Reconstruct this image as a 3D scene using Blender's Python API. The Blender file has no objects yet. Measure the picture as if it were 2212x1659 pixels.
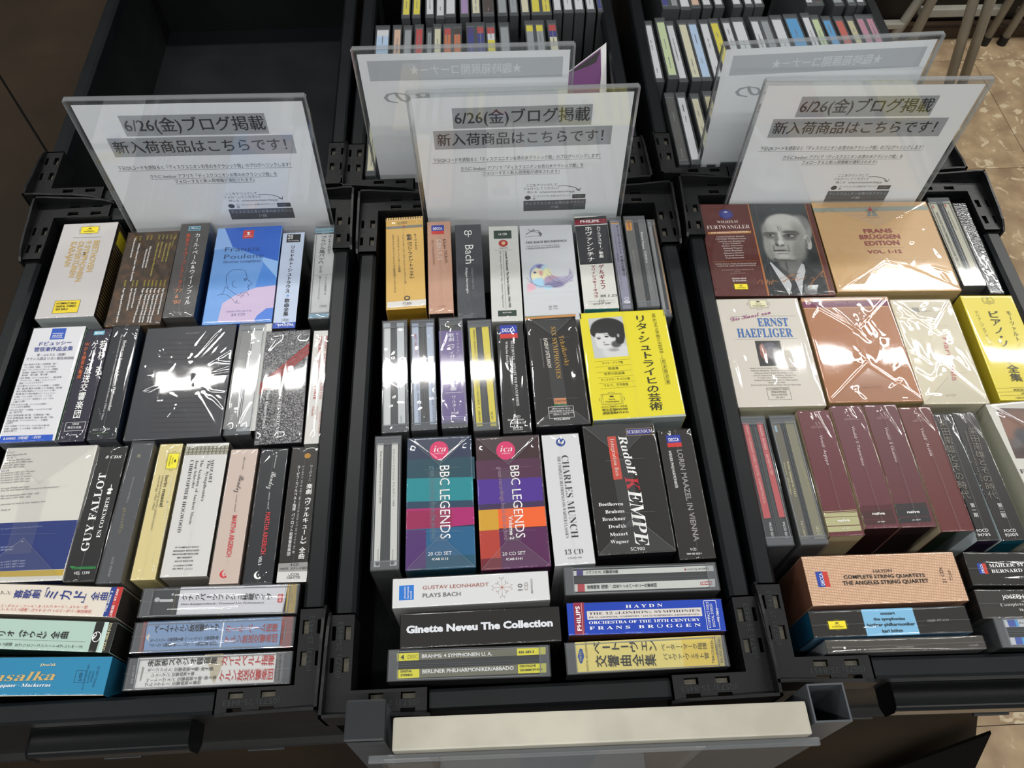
import bpy, bmesh, math, random
import numpy as np
from mathutils import Vector, Matrix, noise

sc = bpy.context.scene
COL = sc.collection
S = 0.001
Z0 = 0.865          # height of the box tops above the shop floor
# ---------------------------------------------------------------- camera
cam_d = bpy.data.cameras.new('camera')
cam = bpy.data.objects.new('camera', cam_d); COL.objects.link(cam)
cam_d.sensor_width = 36.0
cam_d.lens = 1717.8 / 2212 * 36.0
cam_d.clip_start = 0.02
cam.matrix_world = (Matrix.Translation((-8.25*S, -357.3*S, Z0+632.06*S)) @ Matrix.Rotation(-0.0565332, 4, 'Z')
                    @ Matrix.Rotation(0.5595976, 4, 'X') @ Matrix.Rotation(0.0109550, 4, 'Z'))
sc.camera = cam
# ---------------------------------------------------------------- world, light, exposure
w = bpy.data.worlds.new('shop_ambient'); sc.world = w; w.use_nodes = True
w.node_tree.nodes['Background'].inputs[0].default_value = (0.93, 0.97, 1.0, 1)
w.node_tree.nodes['Background'].inputs[1].default_value = 0.88
def tube(x, y, rz=0, p=68, L=1.15):
    l = bpy.data.lights.new('fluorescent_tube', 'AREA'); l.shape = 'RECTANGLE'; l.size = L; l.size_y = 0.055
    l.energy = p; l.color = (1.0, 0.985, 0.95)
    o = bpy.data.objects.new('fluorescent_tube', l); COL.objects.link(o)
    o.location = (x, y, Z0+1.65); o.rotation_euler = (0, 0, rz)
for x in (-2.6, -0.56, 1.55, 2.85):     # the tubes leave a gap above the centre crate
    tube(x, 1.13)
tube(1.75, 1.46)
for x in (-1.5, 0.2, 1.7):
    tube(x, 2.9)
for x in (-1.6, -0.1, 1.4):
    tube(x, -0.75)
for x in (-1.6, 0.0, 1.5):
    tube(x, -2.4)
vs = sc.view_settings
sc.display_settings.display_device = 'sRGB'
vs.view_transform = 'Standard'; vs.look = 'None'; vs.gamma = 1.0; vs.use_curve_mapping = False
vs.exposure = -2.32
sc.cycles.transparent_max_bounces = 24
sc.cycles.max_bounces = 8
sc.cycles.sample_clamp_indirect = 6.0

# ---------------------------------------------------------------- materials
MC = {}
def lin(h):
    c = [int(h[i:i+2], 16)/255 for i in (0, 2, 4)]
    return tuple(x/12.92 if x <= .04045 else ((x+.055)/1.055)**2.4 for x in c) + (1,)
def nt(name):
    m = bpy.data.materials.new(name); m.use_nodes = True
    return m, m.node_tree.nodes, m.node_tree.links, m.node_tree.nodes['Principled BSDF']
def ink(h, rough=.42, spec=.4, metal=0):
    k = ('ink', h, rough, spec, metal)
    if k not in MC:
        m, n, l, b = nt('print_'+h)
        b.inputs['Base Color'].default_value = lin(h); b.inputs['Roughness'].default_value = rough
        b.inputs['Specular IOR Level'].default_value = spec; b.inputs['Metallic'].default_value = metal
        MC[k] = m
    return MC[k]
def mottled(h, h2, scale=40, rough=.5, spec=.4, bump=0, bscale=200, detail=4, name='mottled', lo=.4, hi=.65):
    k = (name, h, h2, scale, rough, bump)
    if k not in MC:
        m, n, l, b = nt(name+'_'+h)
        tc = n.new('ShaderNodeTexCoord'); nz = n.new('ShaderNodeTexNoise'); nz.inputs['Scale'].default_value = scale; nz.inputs['Detail'].default_value = detail
        cr = n.new('ShaderNodeValToRGB'); cr.color_ramp.elements[0].position = lo; cr.color_ramp.elements[1].position = hi
        cr.color_ramp.elements[0].color = lin(h); cr.color_ramp.elements[1].color = lin(h2)
        l.new(tc.outputs['Object'], nz.inputs['Vector']); l.new(nz.outputs['Fac'], cr.inputs['Fac']); l.new(cr.outputs['Color'], b.inputs['Base Color'])
        b.inputs['Roughness'].default_value = rough; b.inputs['Specular IOR Level'].default_value = spec
        if bump:
            n2 = n.new('ShaderNodeTexNoise'); n2.inputs['Scale'].default_value = bscale; bp = n.new('ShaderNodeBump'); bp.inputs['Strength'].default_value = bump; bp.inputs['Distance'].default_value = .0006
            l.new(tc.outputs['Object'], n2.inputs['Vector']); l.new(n2.outputs['Fac'], bp.inputs['Height']); l.new(bp.outputs['Normal'], b.inputs['Normal'])
        MC[k] = m
    return MC[k]
def clear_mat(name, rough=.05, tint=(1, 1, 1), mult=1.0, diff=0.0, ior=1.45, bump=0, bscale=60, dcol=(.8, .82, .85)):
    """thin clear plastic: see-through with a real specular film on it"""
    if name in MC: return MC[name]
    m = bpy.data.materials.new(name); m.use_nodes = True; n = m.node_tree.nodes; l = m.node_tree.links; n.clear()
    out = n.new('ShaderNodeOutputMaterial'); tr = n.new('ShaderNodeBsdfTransparent'); tr.inputs[0].default_value = tint+(1,)
    gl = n.new('ShaderNodeBsdfGlossy'); gl.inputs['Roughness'].default_value = rough
    # Schlick reflectance from the facing angle, the same on both sides of the sheet
    lw = n.new('ShaderNodeLayerWeight'); lw.inputs[0].default_value = .5
    pw = n.new('ShaderNodeMath'); pw.operation = 'POWER'; pw.inputs[1].default_value = 5.0; l.new(lw.outputs['Facing'], pw.inputs[0])
    f0 = ((ior-1)/(ior+1))**2
    fr = n.new('ShaderNodeMath'); fr.operation = 'MULTIPLY_ADD'; fr.inputs[1].default_value = 1-f0; fr.inputs[2].default_value = f0; l.new(pw.outputs[0], fr.inputs[0])
    mu = n.new('ShaderNodeMath'); mu.operation = 'MULTIPLY'; mu.use_clamp = True; mu.inputs[1].default_value = mult
    mx = n.new('ShaderNodeMixShader'); l.new(fr.outputs[0], mu.inputs[0]); l.new(mu.outputs[0], mx.inputs[0])
    base = tr.outputs[0]
    if diff:
        df = n.new('ShaderNodeBsdfDiffuse'); df.inputs[0].default_value = dcol+(1,)
        m2 = n.new('ShaderNodeMixShader'); m2.inputs[0].default_value = diff; l.new(tr.outputs[0], m2.inputs[1]); l.new(df.outputs[0], m2.inputs[2]); base = m2.outputs[0]
    l.new(base, mx.inputs[1]); l.new(gl.outputs[0], mx.inputs[2]); l.new(mx.outputs[0], out.inputs[0])
    if bump:
        tc = n.new('ShaderNodeTexCoord'); nz = n.new('ShaderNodeTexNoise'); nz.inputs['Scale'].default_value = bscale; nz.inputs['Detail'].default_value = 1
        bp = n.new('ShaderNodeBump'); bp.inputs['Strength'].default_value = bump; bp.inputs['Distance'].default_value = .002
        l.new(tc.outputs['Object'], nz.inputs['Vector']); l.new(nz.outputs['Fac'], bp.inputs['Height'])
        l.new(bp.outputs[0], gl.inputs['Normal']); l.new(bp.outputs[0], lw.inputs['Normal'])
    MC[name] = m; return m
def corrugated(name, h, fx, fy, rough=.38):
    if name in MC: return MC[name]
    m, n, l, b = nt(name); b.inputs['Base Color'].default_value = lin(h); b.inputs['Roughness'].default_value = rough
    tc = n.new('ShaderNodeTexCoord'); mp = n.new('ShaderNodeMapping'); mp.inputs['Scale'].default_value = (fx, fy, 0)
    wv = n.new('ShaderNodeTexWave'); wv.inputs['Scale'].default_value = 1.0; wv.bands_direction = 'DIAGONAL' if fx and fy else ('X' if fx else 'Y')
    bp = n.new('ShaderNodeBump'); bp.inputs['Strength'].default_value = .35; bp.inputs['Distance'].default_value = .001
    nz = n.new('ShaderNodeTexNoise'); nz.inputs['Scale'].default_value = 14
    mr = n.new('ShaderNodeMapRange'); mr.inputs[3].default_value = rough-.08; mr.inputs[4].default_value = rough+.2
    l.new(tc.outputs['Object'], mp.inputs[0]); l.new(mp.outputs[0], wv.inputs[0]); l.new(wv.outputs['Fac'], bp.inputs['Height']); l.new(bp.outputs[0], b.inputs['Normal'])
    l.new(tc.outputs['Object'], nz.inputs[0]); l.new(nz.outputs['Fac'], mr.inputs[0]); l.new(mr.outputs[0], b.inputs['Roughness'])
    MC[name] = m; return m
def vcol_mat():
    if 'photo' in MC: return MC['photo']
    m, n, l, b = nt('printed_photo'); a = n.new('ShaderNodeVertexColor'); a.layer_name = 'Col'
    l.new(a.outputs[0], b.inputs['Base Color']); b.inputs['Roughness'].default_value = .4
    MC['photo'] = m; return m
def foil_mat():
    if 'foil' in MC: return MC['foil']
    m, n, l, b = nt('crinkled_foil'); b.inputs['Base Color'].default_value = (.035, .035, .04, 1); b.inputs['Roughness'].default_value = .12; b.inputs['Specular IOR Level'].default_value = 1.0
    tc = n.new('ShaderNodeTexCoord'); nz = n.new('ShaderNodeTexNoise'); nz.inputs['Scale'].default_value = 420; bp = n.new('ShaderNodeBump'); bp.inputs['Strength'].default_value = .5; bp.inputs['Distance'].default_value = .0015
    l.new(tc.outputs['Object'], nz.inputs[0]); l.new(nz.outputs['Fac'], bp.inputs['Height']); l.new(bp.outputs[0], b.inputs['Normal'])
    MC['foil'] = m; return m
def weave_mat():
    if 'weave' in MC: return MC['weave']
    m, n, l, b = nt('woven_paper'); tc = n.new('ShaderNodeTexCoord'); mp = n.new('ShaderNodeMapping'); mp.inputs['Scale'].default_value = (420, 300, 1); mp.inputs['Rotation'].default_value = (0, 0, .1)
    br = n.new('ShaderNodeTexBrick'); br.inputs['Scale'].default_value = 1; br.inputs['Color1'].default_value = lin('DDBB9F'); br.inputs['Color2'].default_value = lin('D0AC8F'); br.inputs['Mortar'].default_value = lin('AF8A6C'); br.inputs['Mortar Size'].default_value = .12; br.inputs['Brick Width'].default_value = .55; br.inputs['Row Height'].default_value = .7
    l.new(tc.outputs['Object'], mp.inputs[0]); l.new(mp.outputs[0], br.inputs[0]); l.new(br.outputs['Color'], b.inputs['Base Color']); b.inputs['Roughness'].default_value = .55
    MC['weave'] = m; return m
BLACK = mottled('090B0D', '111417', 30, .42, .45, .15, 300, name='black_plastic')
RAILM = mottled('080B0E', '0E1215', 12, .4, .35, .05, 300, name='rail_plastic')
BRKT = mottled('060708', '111213', 25, .42, .4, .25, 260, name='bracket_plastic', lo=.35, hi=.75)
FLUTE = corrugated('fluted_wall', '090B0D', 700, 700)
FLUTEF = corrugated('fluted_floor', '121518', 420, 0)
FILM = clear_mat('shrink_film', .05, mult=1.5, bump=.05, bscale=20)
SEAM = clear_mat('film_fold', .12, mult=4.0, diff=.22)
FLAP = clear_mat('film_flap', .07, mult=2.2, diff=.025)
FILMC = clear_mat('crinkled_film', .045, mult=2.0, bump=.16, bscale=24)
SHELL = clear_mat('jewel_shell', .06, (.93, .94, .95), 1.7, .05)
ACRYL = clear_mat('acrylic_sheet', .02, (.97, .98, .98), 1.3, .015, 1.49)

# ---------------------------------------------------------------- object helpers
def link(name, me, mats=(), parent=None, loc=None, rz=None):
    o = bpy.data.objects.new(name, me)
    if me is not None:
        for m in mats: me.materials.append(m)
    COL.objects.link(o)
    if parent: o.parent = parent
    if loc is not None: o.location = loc
    if rz is not None: o.rotation_euler = (0, 0, rz)
    return o
def empty(name, loc=(0, 0, 0), rz=0):
    o = link(name, None, loc=loc, rz=rz); o.empty_display_size = .02; return o
def tag(o, label, cat, group=None, kind=None):
    if label: o['label'] = label
    if cat: o['category'] = cat
    if group: o['group'] = group
    if kind: o['kind'] = kind
    return o
class MB:
    """collects polygons of several materials (coordinates in mm) into one mesh"""
    def __init__(s): s.v = []; s.f = []; s.mi = []; s.mats = []; s.smooth = False
    def m(s, mat):
        if mat not in s.mats: s.mats.append(mat)
        return s.mats.index(mat)
    def poly(s, pts, mat):
        b = len(s.v); s.v += [tuple(p) for p in pts]; s.f.append(tuple(range(b, b+len(pts)))); s.mi.append(s.m(mat))
    def add(s, V, F, mat):
        b = len(s.v); s.v += [tuple(p) for p in V]; i = s.m(mat)
        for f in F: s.f.append(tuple(k+b for k in f)); s.mi.append(i)
    def box(s, x0, x1, y0, y1, z0, z1, mat, M=None):
        V = [(x, y, z) for z in (z0, z1) for y in (y0, y1) for x in (x0, x1)]
        if M is not None: V = [tuple(M @ Vector(p)) for p in V]
        s.add(V, [(0, 2, 3, 1), (4, 5, 7, 6), (0, 1, 5, 4), (2, 6, 7, 3), (0, 4, 6, 2), (1, 3, 7, 5)], mat)
    def cyl(s, a, b, r, mat, n=12, r2=None):
        a = Vector(a); b = Vector(b); d = (b-a).normalized(); u = d.orthogonal().normalized(); q = d.cross(u); r2 = r if r2 is None else r2
        V = [tuple(a+(u*math.cos(t)+q*math.sin(t))*r) for t in [2*math.pi*i/n for i in range(n)]]+[tuple(b+(u*math.cos(t)+q*math.sin(t))*r2) for t in [2*math.pi*i/n for i in range(n)]]
        F = [(i, (i+1) % n, n+(i+1) % n, n+i) for i in range(n)]+[tuple(range(n))[::-1], tuple(range(n, 2*n))]
        s.add(V, F, mat)
    def mesh(s, name):
        me = bpy.data.meshes.new(name); me.from_pydata([(x*S, y*S, z*S) for x, y, z in s.v], [], s.f)
        if s.mi: me.polygons.foreach_set('material_index', s.mi)
        for m in s.mats: me.materials.append(m)
        me.update(); return me
    def obj(s, name, parent=None, loc=None, rz=None, bevel=0, smooth=False):
        me = s.mesh(name)
        if bevel:
            bm = bmesh.new(); bm.from_mesh(me); bmesh.ops.remove_doubles(bm, verts=bm.verts, dist=1e-6)
            bmesh.ops.bevel(bm, geom=[e for e in bm.edges if e.is_manifold and e.calc_face_angle(0) > .6], offset=bevel*S, segments=2, profile=.6, affect='EDGES', clamp_overlap=True)
            bm.to_mesh(me); bm.free()
        if smooth:
            for p in me.polygons: p.use_smooth = True
        o = bpy.data.objects.new(name, me); COL.objects.link(o)
        if parent: o.parent = parent
        if loc is not None: o.location = loc
        if rz is not None: o.rotation_euler = (0, 0, rz)
        return o
# ---------------------------------------------------------------- lettering
GC = {}
SER = {'b': (0x1D400, 0x1D41A, 0x1D7CE), 'r': (0x1D400, 0x1D41A, 0x1D7CE), 'i': (0x1D400, 0x1D41A, 0x1D7CE), 'B': (0x1D400, 0x1D41A, 0x1D7CE), 's': (0x1D4D0, 0x1D4EA, None)}
def styl(t, st):
    if st not in SER: return t
    A = SER[st]; o = ''
    for c in t:
        if 'A' <= c <= 'Z': o += chr(A[0]+ord(c)-65)
        elif 'a' <= c <= 'z': o += chr(A[1]+ord(c)-97)
        elif c.isdigit() and A[2]: o += chr(A[2]+ord(c)-48)
        else: o += c
    return o
TCU = bpy.data.curves.new('type', 'FONT'); TOB = bpy.data.objects.new('type', TCU)
def convert(body, off, res):
    TCU.body = body; TCU.size = 1; TCU.resolution_u = res; TCU.offset = off; TCU.space_line = 4
    me = bpy.data.meshes.new_from_object(TOB)
    n = len(me.vertices); co = np.empty(n*3); me.vertices.foreach_get('co', co); co = co.reshape(-1, 3)[:, :2]
    F = [tuple(p.vertices) for p in me.polygons]; bpy.data.meshes.remove(me); return co, F
c_, f_ = convert('H\nH', 0, 1); PITCH = float(c_[:, 1].max()-c_[:, 1].min()-.682)
def prefetch(keys):
    """convert many lines of type at once: fonts are loaded per conversion"""
    gr = {}
    for k in keys:
        if k not in GC: gr.setdefault(k[1:], set()).add(k[0])
    for (off, res), ts in gr.items():
        ts = sorted(ts)
        for q in range(0, len(ts), 250):
            tt = ts[q:q+250]; co, F = convert('\n'.join(tt), off, res)
            li = np.round((-(co[:, 1]-.3))/PITCH).astype(int) if len(co) else np.zeros(0, int)
            fs = [[] for _ in tt]
            for f in F: fs[min(max(li[f[0]], 0), len(tt)-1)].append(f)
            for i, t in enumerate(tt):
                idx = np.nonzero(li == i)[0]; mp = {int(v): j for j, v in enumerate(idx)}
                c2 = co[idx].copy()
                if len(c2): c2[:, 1] += i*PITCH
                GC[(t, off, res)] = (c2, [tuple(mp[v] for v in f) for f in fs[i] if all(v in mp for v in f)])
def glyph(t, off=0.0, res=2):
    k = (t, off, res)
    if k not in GC: prefetch([k])
    return GC[k]
OFF = {'w': .022, 'W': .05, 'n': -.014, 'r': -.012, 'b': 0., 'i': -.012, 'B': 0., 's': 0.004, '': 0.}
def put(mb, co, F, o, ux, uy, mat, z):
    P = o[None, :]+co[:, :1]*ux[None, :]+co[:, 1:]*uy[None, :]
    b = len(mb.v); mb.v += [(float(x), float(y), z) for x, y in P]; i = mb.m(mat)
    for f in F: mb.f.append(tuple(q+b for q in f)); mb.mi.append(i)
def text(mb, t, x, y, L, ang, h, col, st, z):
    cjk = any(ord(c) > 0x2FFF for c in t)
    co, F = glyph(styl(t, st), 0 if cjk else OFF.get(st, 0), 1 if h < 1.3 else 2)
    if not len(co): return
    x0, x1 = co[:, 0].min(), co[:, 0].max(); a = math.radians(ang); u = np.array([math.cos(a), math.sin(a)]); v = np.array([-u[1], u[0]])
    H = .86 if cjk else .69
    c2 = co.copy(); c2[:, 0] -= x0
    if cjk: c2[:, 1] += .06
    if st in ('i', 'B'): c2[:, 0] += c2[:, 1]*.22
    for dx in ((-.016, .016) if cjk and st == 'w' else (0,)):
        put(mb, c2+np.array([dx, dx*.5]), F, np.array([x, y]), u*(L/max(1e-6, x1-x0)), v*(h/H), ink(col), z+(.02 if dx > 0 else 0))
ROTC = 'ー（）《》〈〉「」()－=:：~'
def vtext(mb, t, x, y, L, ang, wd, col, st, z):
    wts = [.55 if (c in ' 　' or c in '0123456789') else (.6 if c in '（）()・「」：、' else 1.) for c in t]
    adv = L/sum(wts); a = math.radians(ang); dn = np.array([math.cos(a), math.sin(a)]); rt = np.array([-dn[1], dn[0]]); up = -dn
    p = 0.
    for c, wt in zip(t, wts):
        cell = adv*wt; cen = np.array([x, y])+dn*(p+cell/2); p += cell
        if c in ' 　': continue
        co, F = glyph(c, 0, 1 if wd < 2.2 else 2)
        if not len(co): continue
        half = ord(c) < 0x2FFF
        cx = .28 if half and c not in 'φ' else .5
        if half: cx = (co[:, 0].min()+co[:, 0].max())/2
        c2 = co-np.array([cx, .36])
        hy = min(adv, adv)*.98
        if c in ROTC: c2 = np.stack([c2[:, 1], -c2[:, 0]], 1)
        if c in '、。': c2 = c2+np.array([.5, .45])
        for dx in ((-.02, .02) if st == 'w' else (0,)):
            put(mb, c2+np.array([dx, dx*.6]), F, cen, rt*wd*1.04, up*hy, ink(col), z+(.02 if dx > 0 else 0))
def strokes(mb, pts, wd, mat, z):
    for (ax, ay), (bx, by) in zip(pts, pts[1:]):
        d = math.hypot(bx-ax, by-ay)
        if d < 1e-4: continue
        nx, ny = -(by-ay)/d*wd/2, (bx-ax)/d*wd/2; ex, ey = (bx-ax)/d*wd*.3, (by-ay)/d*wd*.3
        mb.poly([(ax-nx-ex, ay-ny-ey, z), (bx-nx+ex, by-ny+ey, z), (bx+nx+ex, by+ny+ey, z), (ax+nx-ex, ay+ny-ey, z)], mat)
def rect(mb, cx, cy, hw, hh, mat, z): mb.poly([(cx-hw, cy-hh, z), (cx+hw, cy-hh, z), (cx+hw, cy+hh, z), (cx-hw, cy+hh, z)], mat)
def ell(mb, cx, cy, rx, ry, mat, z, n=28): mb.poly([(cx+rx*math.cos(2*math.pi*i/n), cy+ry*math.sin(2*math.pi*i/n), z) for i in range(n)], mat)
def image(mb, q, n, bg, blobs, z, parent_list):
    """a printed photograph: fine grid whose corner colours carry the printed tones"""
    nx, ny = n; (a, b, c, d) = [np.array(p) for p in q]
    U, Vv = np.meshgrid(np.linspace(0, 1, nx+1), np.linspace(0, 1, ny+1))
    P = (a*(1-U[..., None])*(1-Vv[..., None])+b*U[..., None]*(1-Vv[..., None])+c*U[..., None]*Vv[..., None]+d*(1-U[..., None])*Vv[..., None])
    C = np.tile(np.array([int(bg[i:i+2], 16) for i in (0, 2, 4)], float), (ny+1, nx+1, 1))
    for (cx, cy, rx, ry, col, soft) in blobs:
        cc = np.array([int(col[i:i+2], 16) for i in (0, 2, 4)], float)
        D = np.sqrt(((P[..., 0]-cx)/max(rx, .1))**2+((P[..., 1]-cy)/max(ry, .1))**2)
        t = np.clip((1+soft/2-D)/max(soft, .08), 0, 1); t = t*t*(3-2*t)
        C = C*(1-t[..., None])+cc*t[..., None]
    me = bpy.data.meshes.new('photo'); Vt = [(float(p[0])*S, float(p[1])*S, z*S) for p in P.reshape(-1, 2)]
    F = [(r*(nx+1)+k, (r+1)*(nx+1)+k, (r+1)*(nx+1)+k+1, r*(nx+1)+k+1) for r in range(ny) for k in range(nx)]
    me.from_pydata(Vt, [], F); at = me.color_attributes.new('Col', 'FLOAT_COLOR', 'POINT')
    l = C.reshape(-1, 3)/255; l = np.where(l <= .04045, l/12.92, ((l+.055)/1.055)**2.4); at.data.foreach_set('color', np.concatenate([l, np.ones((len(l), 1))], 1).ravel())
    me.materials.append(vcol_mat()); parent_list.append(me)

# ---------------------------------------------------------------- clear wrap
def film_mesh(w, l, H, kind, seed, ztop, along_x=False):
    rs = np.random.RandomState(seed)
    st = 1.0 if w*l < 5000 else 1.25
    nx, ny = max(8, int(w/st)), max(8, int(l/st)); e = .35
    xs = np.linspace(-w/2-e, w/2+e, nx+1); ys = np.linspace(-l/2-e, l/2+e, ny+1); X, Y = np.meshgrid(xs, ys)
    Z = np.zeros_like(X)
    for _ in range(5):     # soft undulation of stretched film
        kx, ky, ph = rs.uniform(-.09, .09), rs.uniform(-.05, .05), rs.uniform(0, 6.3); Z += .05*np.sin(kx*X+ky*Y+ph)
    def cr(x0, y0, x1, y1, h, wd, tap=True):
        nonlocal Z
        d = np.array([x1-x0, y1-y0]); L = math.hypot(*d)
        if L < .5: return
        d = d/L; t = ((X-x0)*d[0]+(Y-y0)*d[1]); D = np.abs(-(X-x0)*d[1]+(Y-y0)*d[0]); tt = np.clip(t/L, 0, 1)
        D = np.sqrt(D**2+(t-tt*L)**2); f = np.sin(np.pi*np.clip(tt, .04, .96))**.5 if tap else 1
        Z = Z+h*f*np.exp(-(D/wd)**2)
    hw, hl = w/2, l/2
    def rnd(n, h, wd, lx, ly):
        for _ in range(n):
            x, y = rs.uniform(-hw, hw), rs.uniform(-hl, hl); a, b = rs.normal(0, lx), rs.normal(0, ly); cr(x, y, x+a, y+b, rs.uniform(.4, 1)*h, rs.uniform(.7, 1.3)*wd)
    if kind == 's': rnd(4, .12, 1.0, 4, 14)
    elif kind == 'h':
        cr(rs.uniform(-1, 1), -hl, rs.uniform(-1, 1), hl, .28, .8, False)
        for s_ in (-1, 1):
            for k in range(3): cr(rs.uniform(-.2, .2)*w, s_*hl, rs.uniform(-.5, .5)*w, s_*(hl-rs.uniform(12, 38)), .22, 1.3)
        rnd(3, .14, 1.1, 2, 22)
        Z = Z+.8*np.exp(-((hl-6-Y)/4.5)**2)*np.clip(np.cos(X*6.28/(w*.6)+rs.uniform(0, 6)), 0, 1)+.7*np.exp(-((hl-5+Y)/4.5)**2)*np.clip(np.cos(X*6.28/(w*.5)+rs.uniform(0, 6)), 0, 1)
    elif kind == 'w':
        cr(-hw, rs.uniform(-2, 2), hw, rs.uniform(-2, 2), .3, .8, False)
        for q in (-.32, .12, .42): cr(-hw*rs.uniform(.8, 1), q*l+rs.uniform(-1, 1), hw*rs.uniform(.5, 1), q*l+rs.uniform(-1, 1), .62, 1.9)
        for k in range(4): cr(rs.uniform(-.5, 0)*w, rs.uniform(-.45, .45)*l, rs.uniform(.1, .5)*w, rs.uniform(-.45, .45)*l, .18, 1.2)
    elif kind == 'e':
        for s_ in (-1, 1):
            yy = s_*(hl-min(hl*.55, hw*.9)); cr(-hw, s_*hl, rs.uniform(-2, 2), yy, .34, .7, False); cr(hw, s_*hl, rs.uniform(-2, 2), yy, .34, .7, False); cr(-hw*.55, yy-s_*3, hw*.6, yy-s_*2, .16, .8)
        Z = Z+.7*np.exp(-((hl*.75-Y)/6)**2)*np.exp(-((np.abs(X)-hw*.8)/(hw*.12))**2)+.6*np.exp(-((-hl*.2-Y)/14)**2)*np.exp(-((X-hw*.7)/3)**2)
        cr(-hw*.93, hl*.7, -hw*.9, -hl*.8, .3, 1.2); cr(hw*.93, hl*.8, hw*.88, -hl*.6, .3, 1.2); rnd(4, .15, 1.0, 8, 10)
    elif kind == 'x':
        for k in range(46):
            t = rs.uniform(0, 6.283); r0 = rs.uniform(.45, .75); x0, y0 = r0*hw*math.cos(t), r0*hl*math.sin(t); x1, y1 = max(-hw, min(hw, 1.4*hw*math.cos(t+rs.normal(0, .12)))), max(-hl, min(hl, 1.4*hl*math.sin(t+rs.normal(0, .12)))); cr(x0, y0, x1, y1, rs.uniform(.1, .32), rs.uniform(.7, 1.2))
        rnd(16, .22, .8, 6, 9)
    elif kind == 'c': rnd(22, .26, 1.2, 2.5, 9)
    elif kind == 'g':
        for s_ in (-1, 1):
            cr(-hw, s_*hl, rs.uniform(-8, 8), s_*hl*.3, .35, .9, False); cr(hw, s_*hl, rs.uniform(-8, 8), s_*hl*.3, .35, .9, False)
        rnd(16, .45, 2.4, 12, 18); rnd(10, .25, 1.0, 10, 20)
    elif kind == 'k':
        rnd(9, .32, 1.5, 3, 30); cr(-hw*.9, hl*.9, -hw*.8, -hl*.9, .35, 1.2); cr(hw*.9, hl*.9, hw*.85, -hl*.9, .3, 1.5)
    elif kind == 'v':
        Z = Z+.95*np.exp(-((hl-9-Y)/6)**2)*np.clip(np.cos(X*6.28/(w*.55)+rs.uniform(0, 6)), 0, 1)
        cr(0, -hl, 0, hl, .25, .7, False)
        for a in (-.42, -.28, -.12, .14, .3, .44): cr(rs.uniform(-.06, .06)*w, hl, a*w, hl-rs.uniform(26, 48), .3, 1.5)
    fr = np.minimum(np.minimum(X+hw+e, hw+e-X), np.minimum(Y+hl+e, hl+e-Y)); Z = Z*np.clip(fr/1.5, 0, 1)+.45*(1-np.clip(1-fr/2.6, 0, 1)**2)
    Z = Z+ztop
    V = [(float(a)*S, float(b)*S, float(c)*S) for a, b, c in zip(X.ravel(), Y.ravel(), Z.ravel())]
    F = [(r*(nx+1)+k, r*(nx+1)+k+1, (r+1)*(nx+1)+k+1, (r+1)*(nx+1)+k) for r in range(ny) for k in range(nx)]
    ring = [k for k in range(nx+1)]+[(r)*(nx+1)+nx for r in range(1, ny+1)]+[ny*(nx+1)+k for k in range(nx-1, -1, -1)]+[r*(nx+1) for r in range(ny-1, 0, -1)]
    for k in ring: V.append((V[k][0], V[k][1], -H*S))
    b = (nx+1)*(ny+1); m = len(ring)
    nsm = len(F)
    for i in range(m): F.append((ring[i], b+i, b+(i+1) % m, ring[(i+1) % m]))
    me = bpy.data.meshes.new('shrink_wrap'); me.from_pydata(V, [], F)
    sm = np.zeros(len(F), bool); sm[:nsm] = True; me.polygons.foreach_set('use_smooth', sm)
    me.materials.append(FILMC if kind in 'xcg' else FILM); return me

def seam_mesh(w, l, kind, seed, z):
    """welded seams and folded flaps of the wrap: thin raised strips"""
    rs = np.random.RandomState(seed+5); mb = MB(); hw, hl = w/2, l/2
    def line(x0, y0, x1, y1, wd=.32):
        d = math.hypot(x1-x0, y1-y0); n = max(2, int(d/4)); P = []
        for i in range(n+1):
            t = i/n; P.append((x0+(x1-x0)*t+rs.normal(0, .12), y0+(y1-y0)*t+rs.normal(0, .12)))
        for (ax, ay), (bx, by) in zip(P, P[1:]):
            L = math.hypot(bx-ax, by-ay) or 1; nx, ny = -(by-ay)/L*wd/2, (bx-ax)/L*wd/2
            mb.poly([(ax-nx, ay-ny, z), (bx-nx, by-ny, z), (bx, by, z+.3), (ax, ay, z+.3)], SEAM); mb.poly([(ax, ay, z+.3), (bx, by, z+.3), (bx+nx, by+ny, z), (ax+nx, ay+ny, z)], SEAM)
    if kind in 'hv': line(rs.uniform(-1, 1), hl, rs.uniform(-1, 1), -hl, .26)
    elif kind == 'w': line(-hw, rs.uniform(-1, 1), hw, rs.uniform(-1, 1), .26)
    elif kind in 'eg':
        for s_ in (-1, 1):
            yy = s_*(hl-min(hl*.6, hw*1.0)); q = rs.uniform(-2, 2)
            line(-hw+.5, s_*(hl-.5), q, yy, .34); line(hw-.5, s_*(hl-.5), q, yy, .34); line(-hw*.5, yy-s_*4, hw*.62, yy-s_*3, .2)
            mb.poly([(-hw+.5, s_*(hl-.5), z+.05), (hw-.5, s_*(hl-.5), z+.05), (q, yy, z+.05)], FLAP)
        if kind == 'e': mb.poly([(-hw*.35, hl*.45, z+.1), (hw*.18, hl*.45, z+.1), (hw*.22, -hl*.62, z+.1), (-hw*.3, -hl*.62, z+.1)], FLAP)
    return mb
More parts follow.
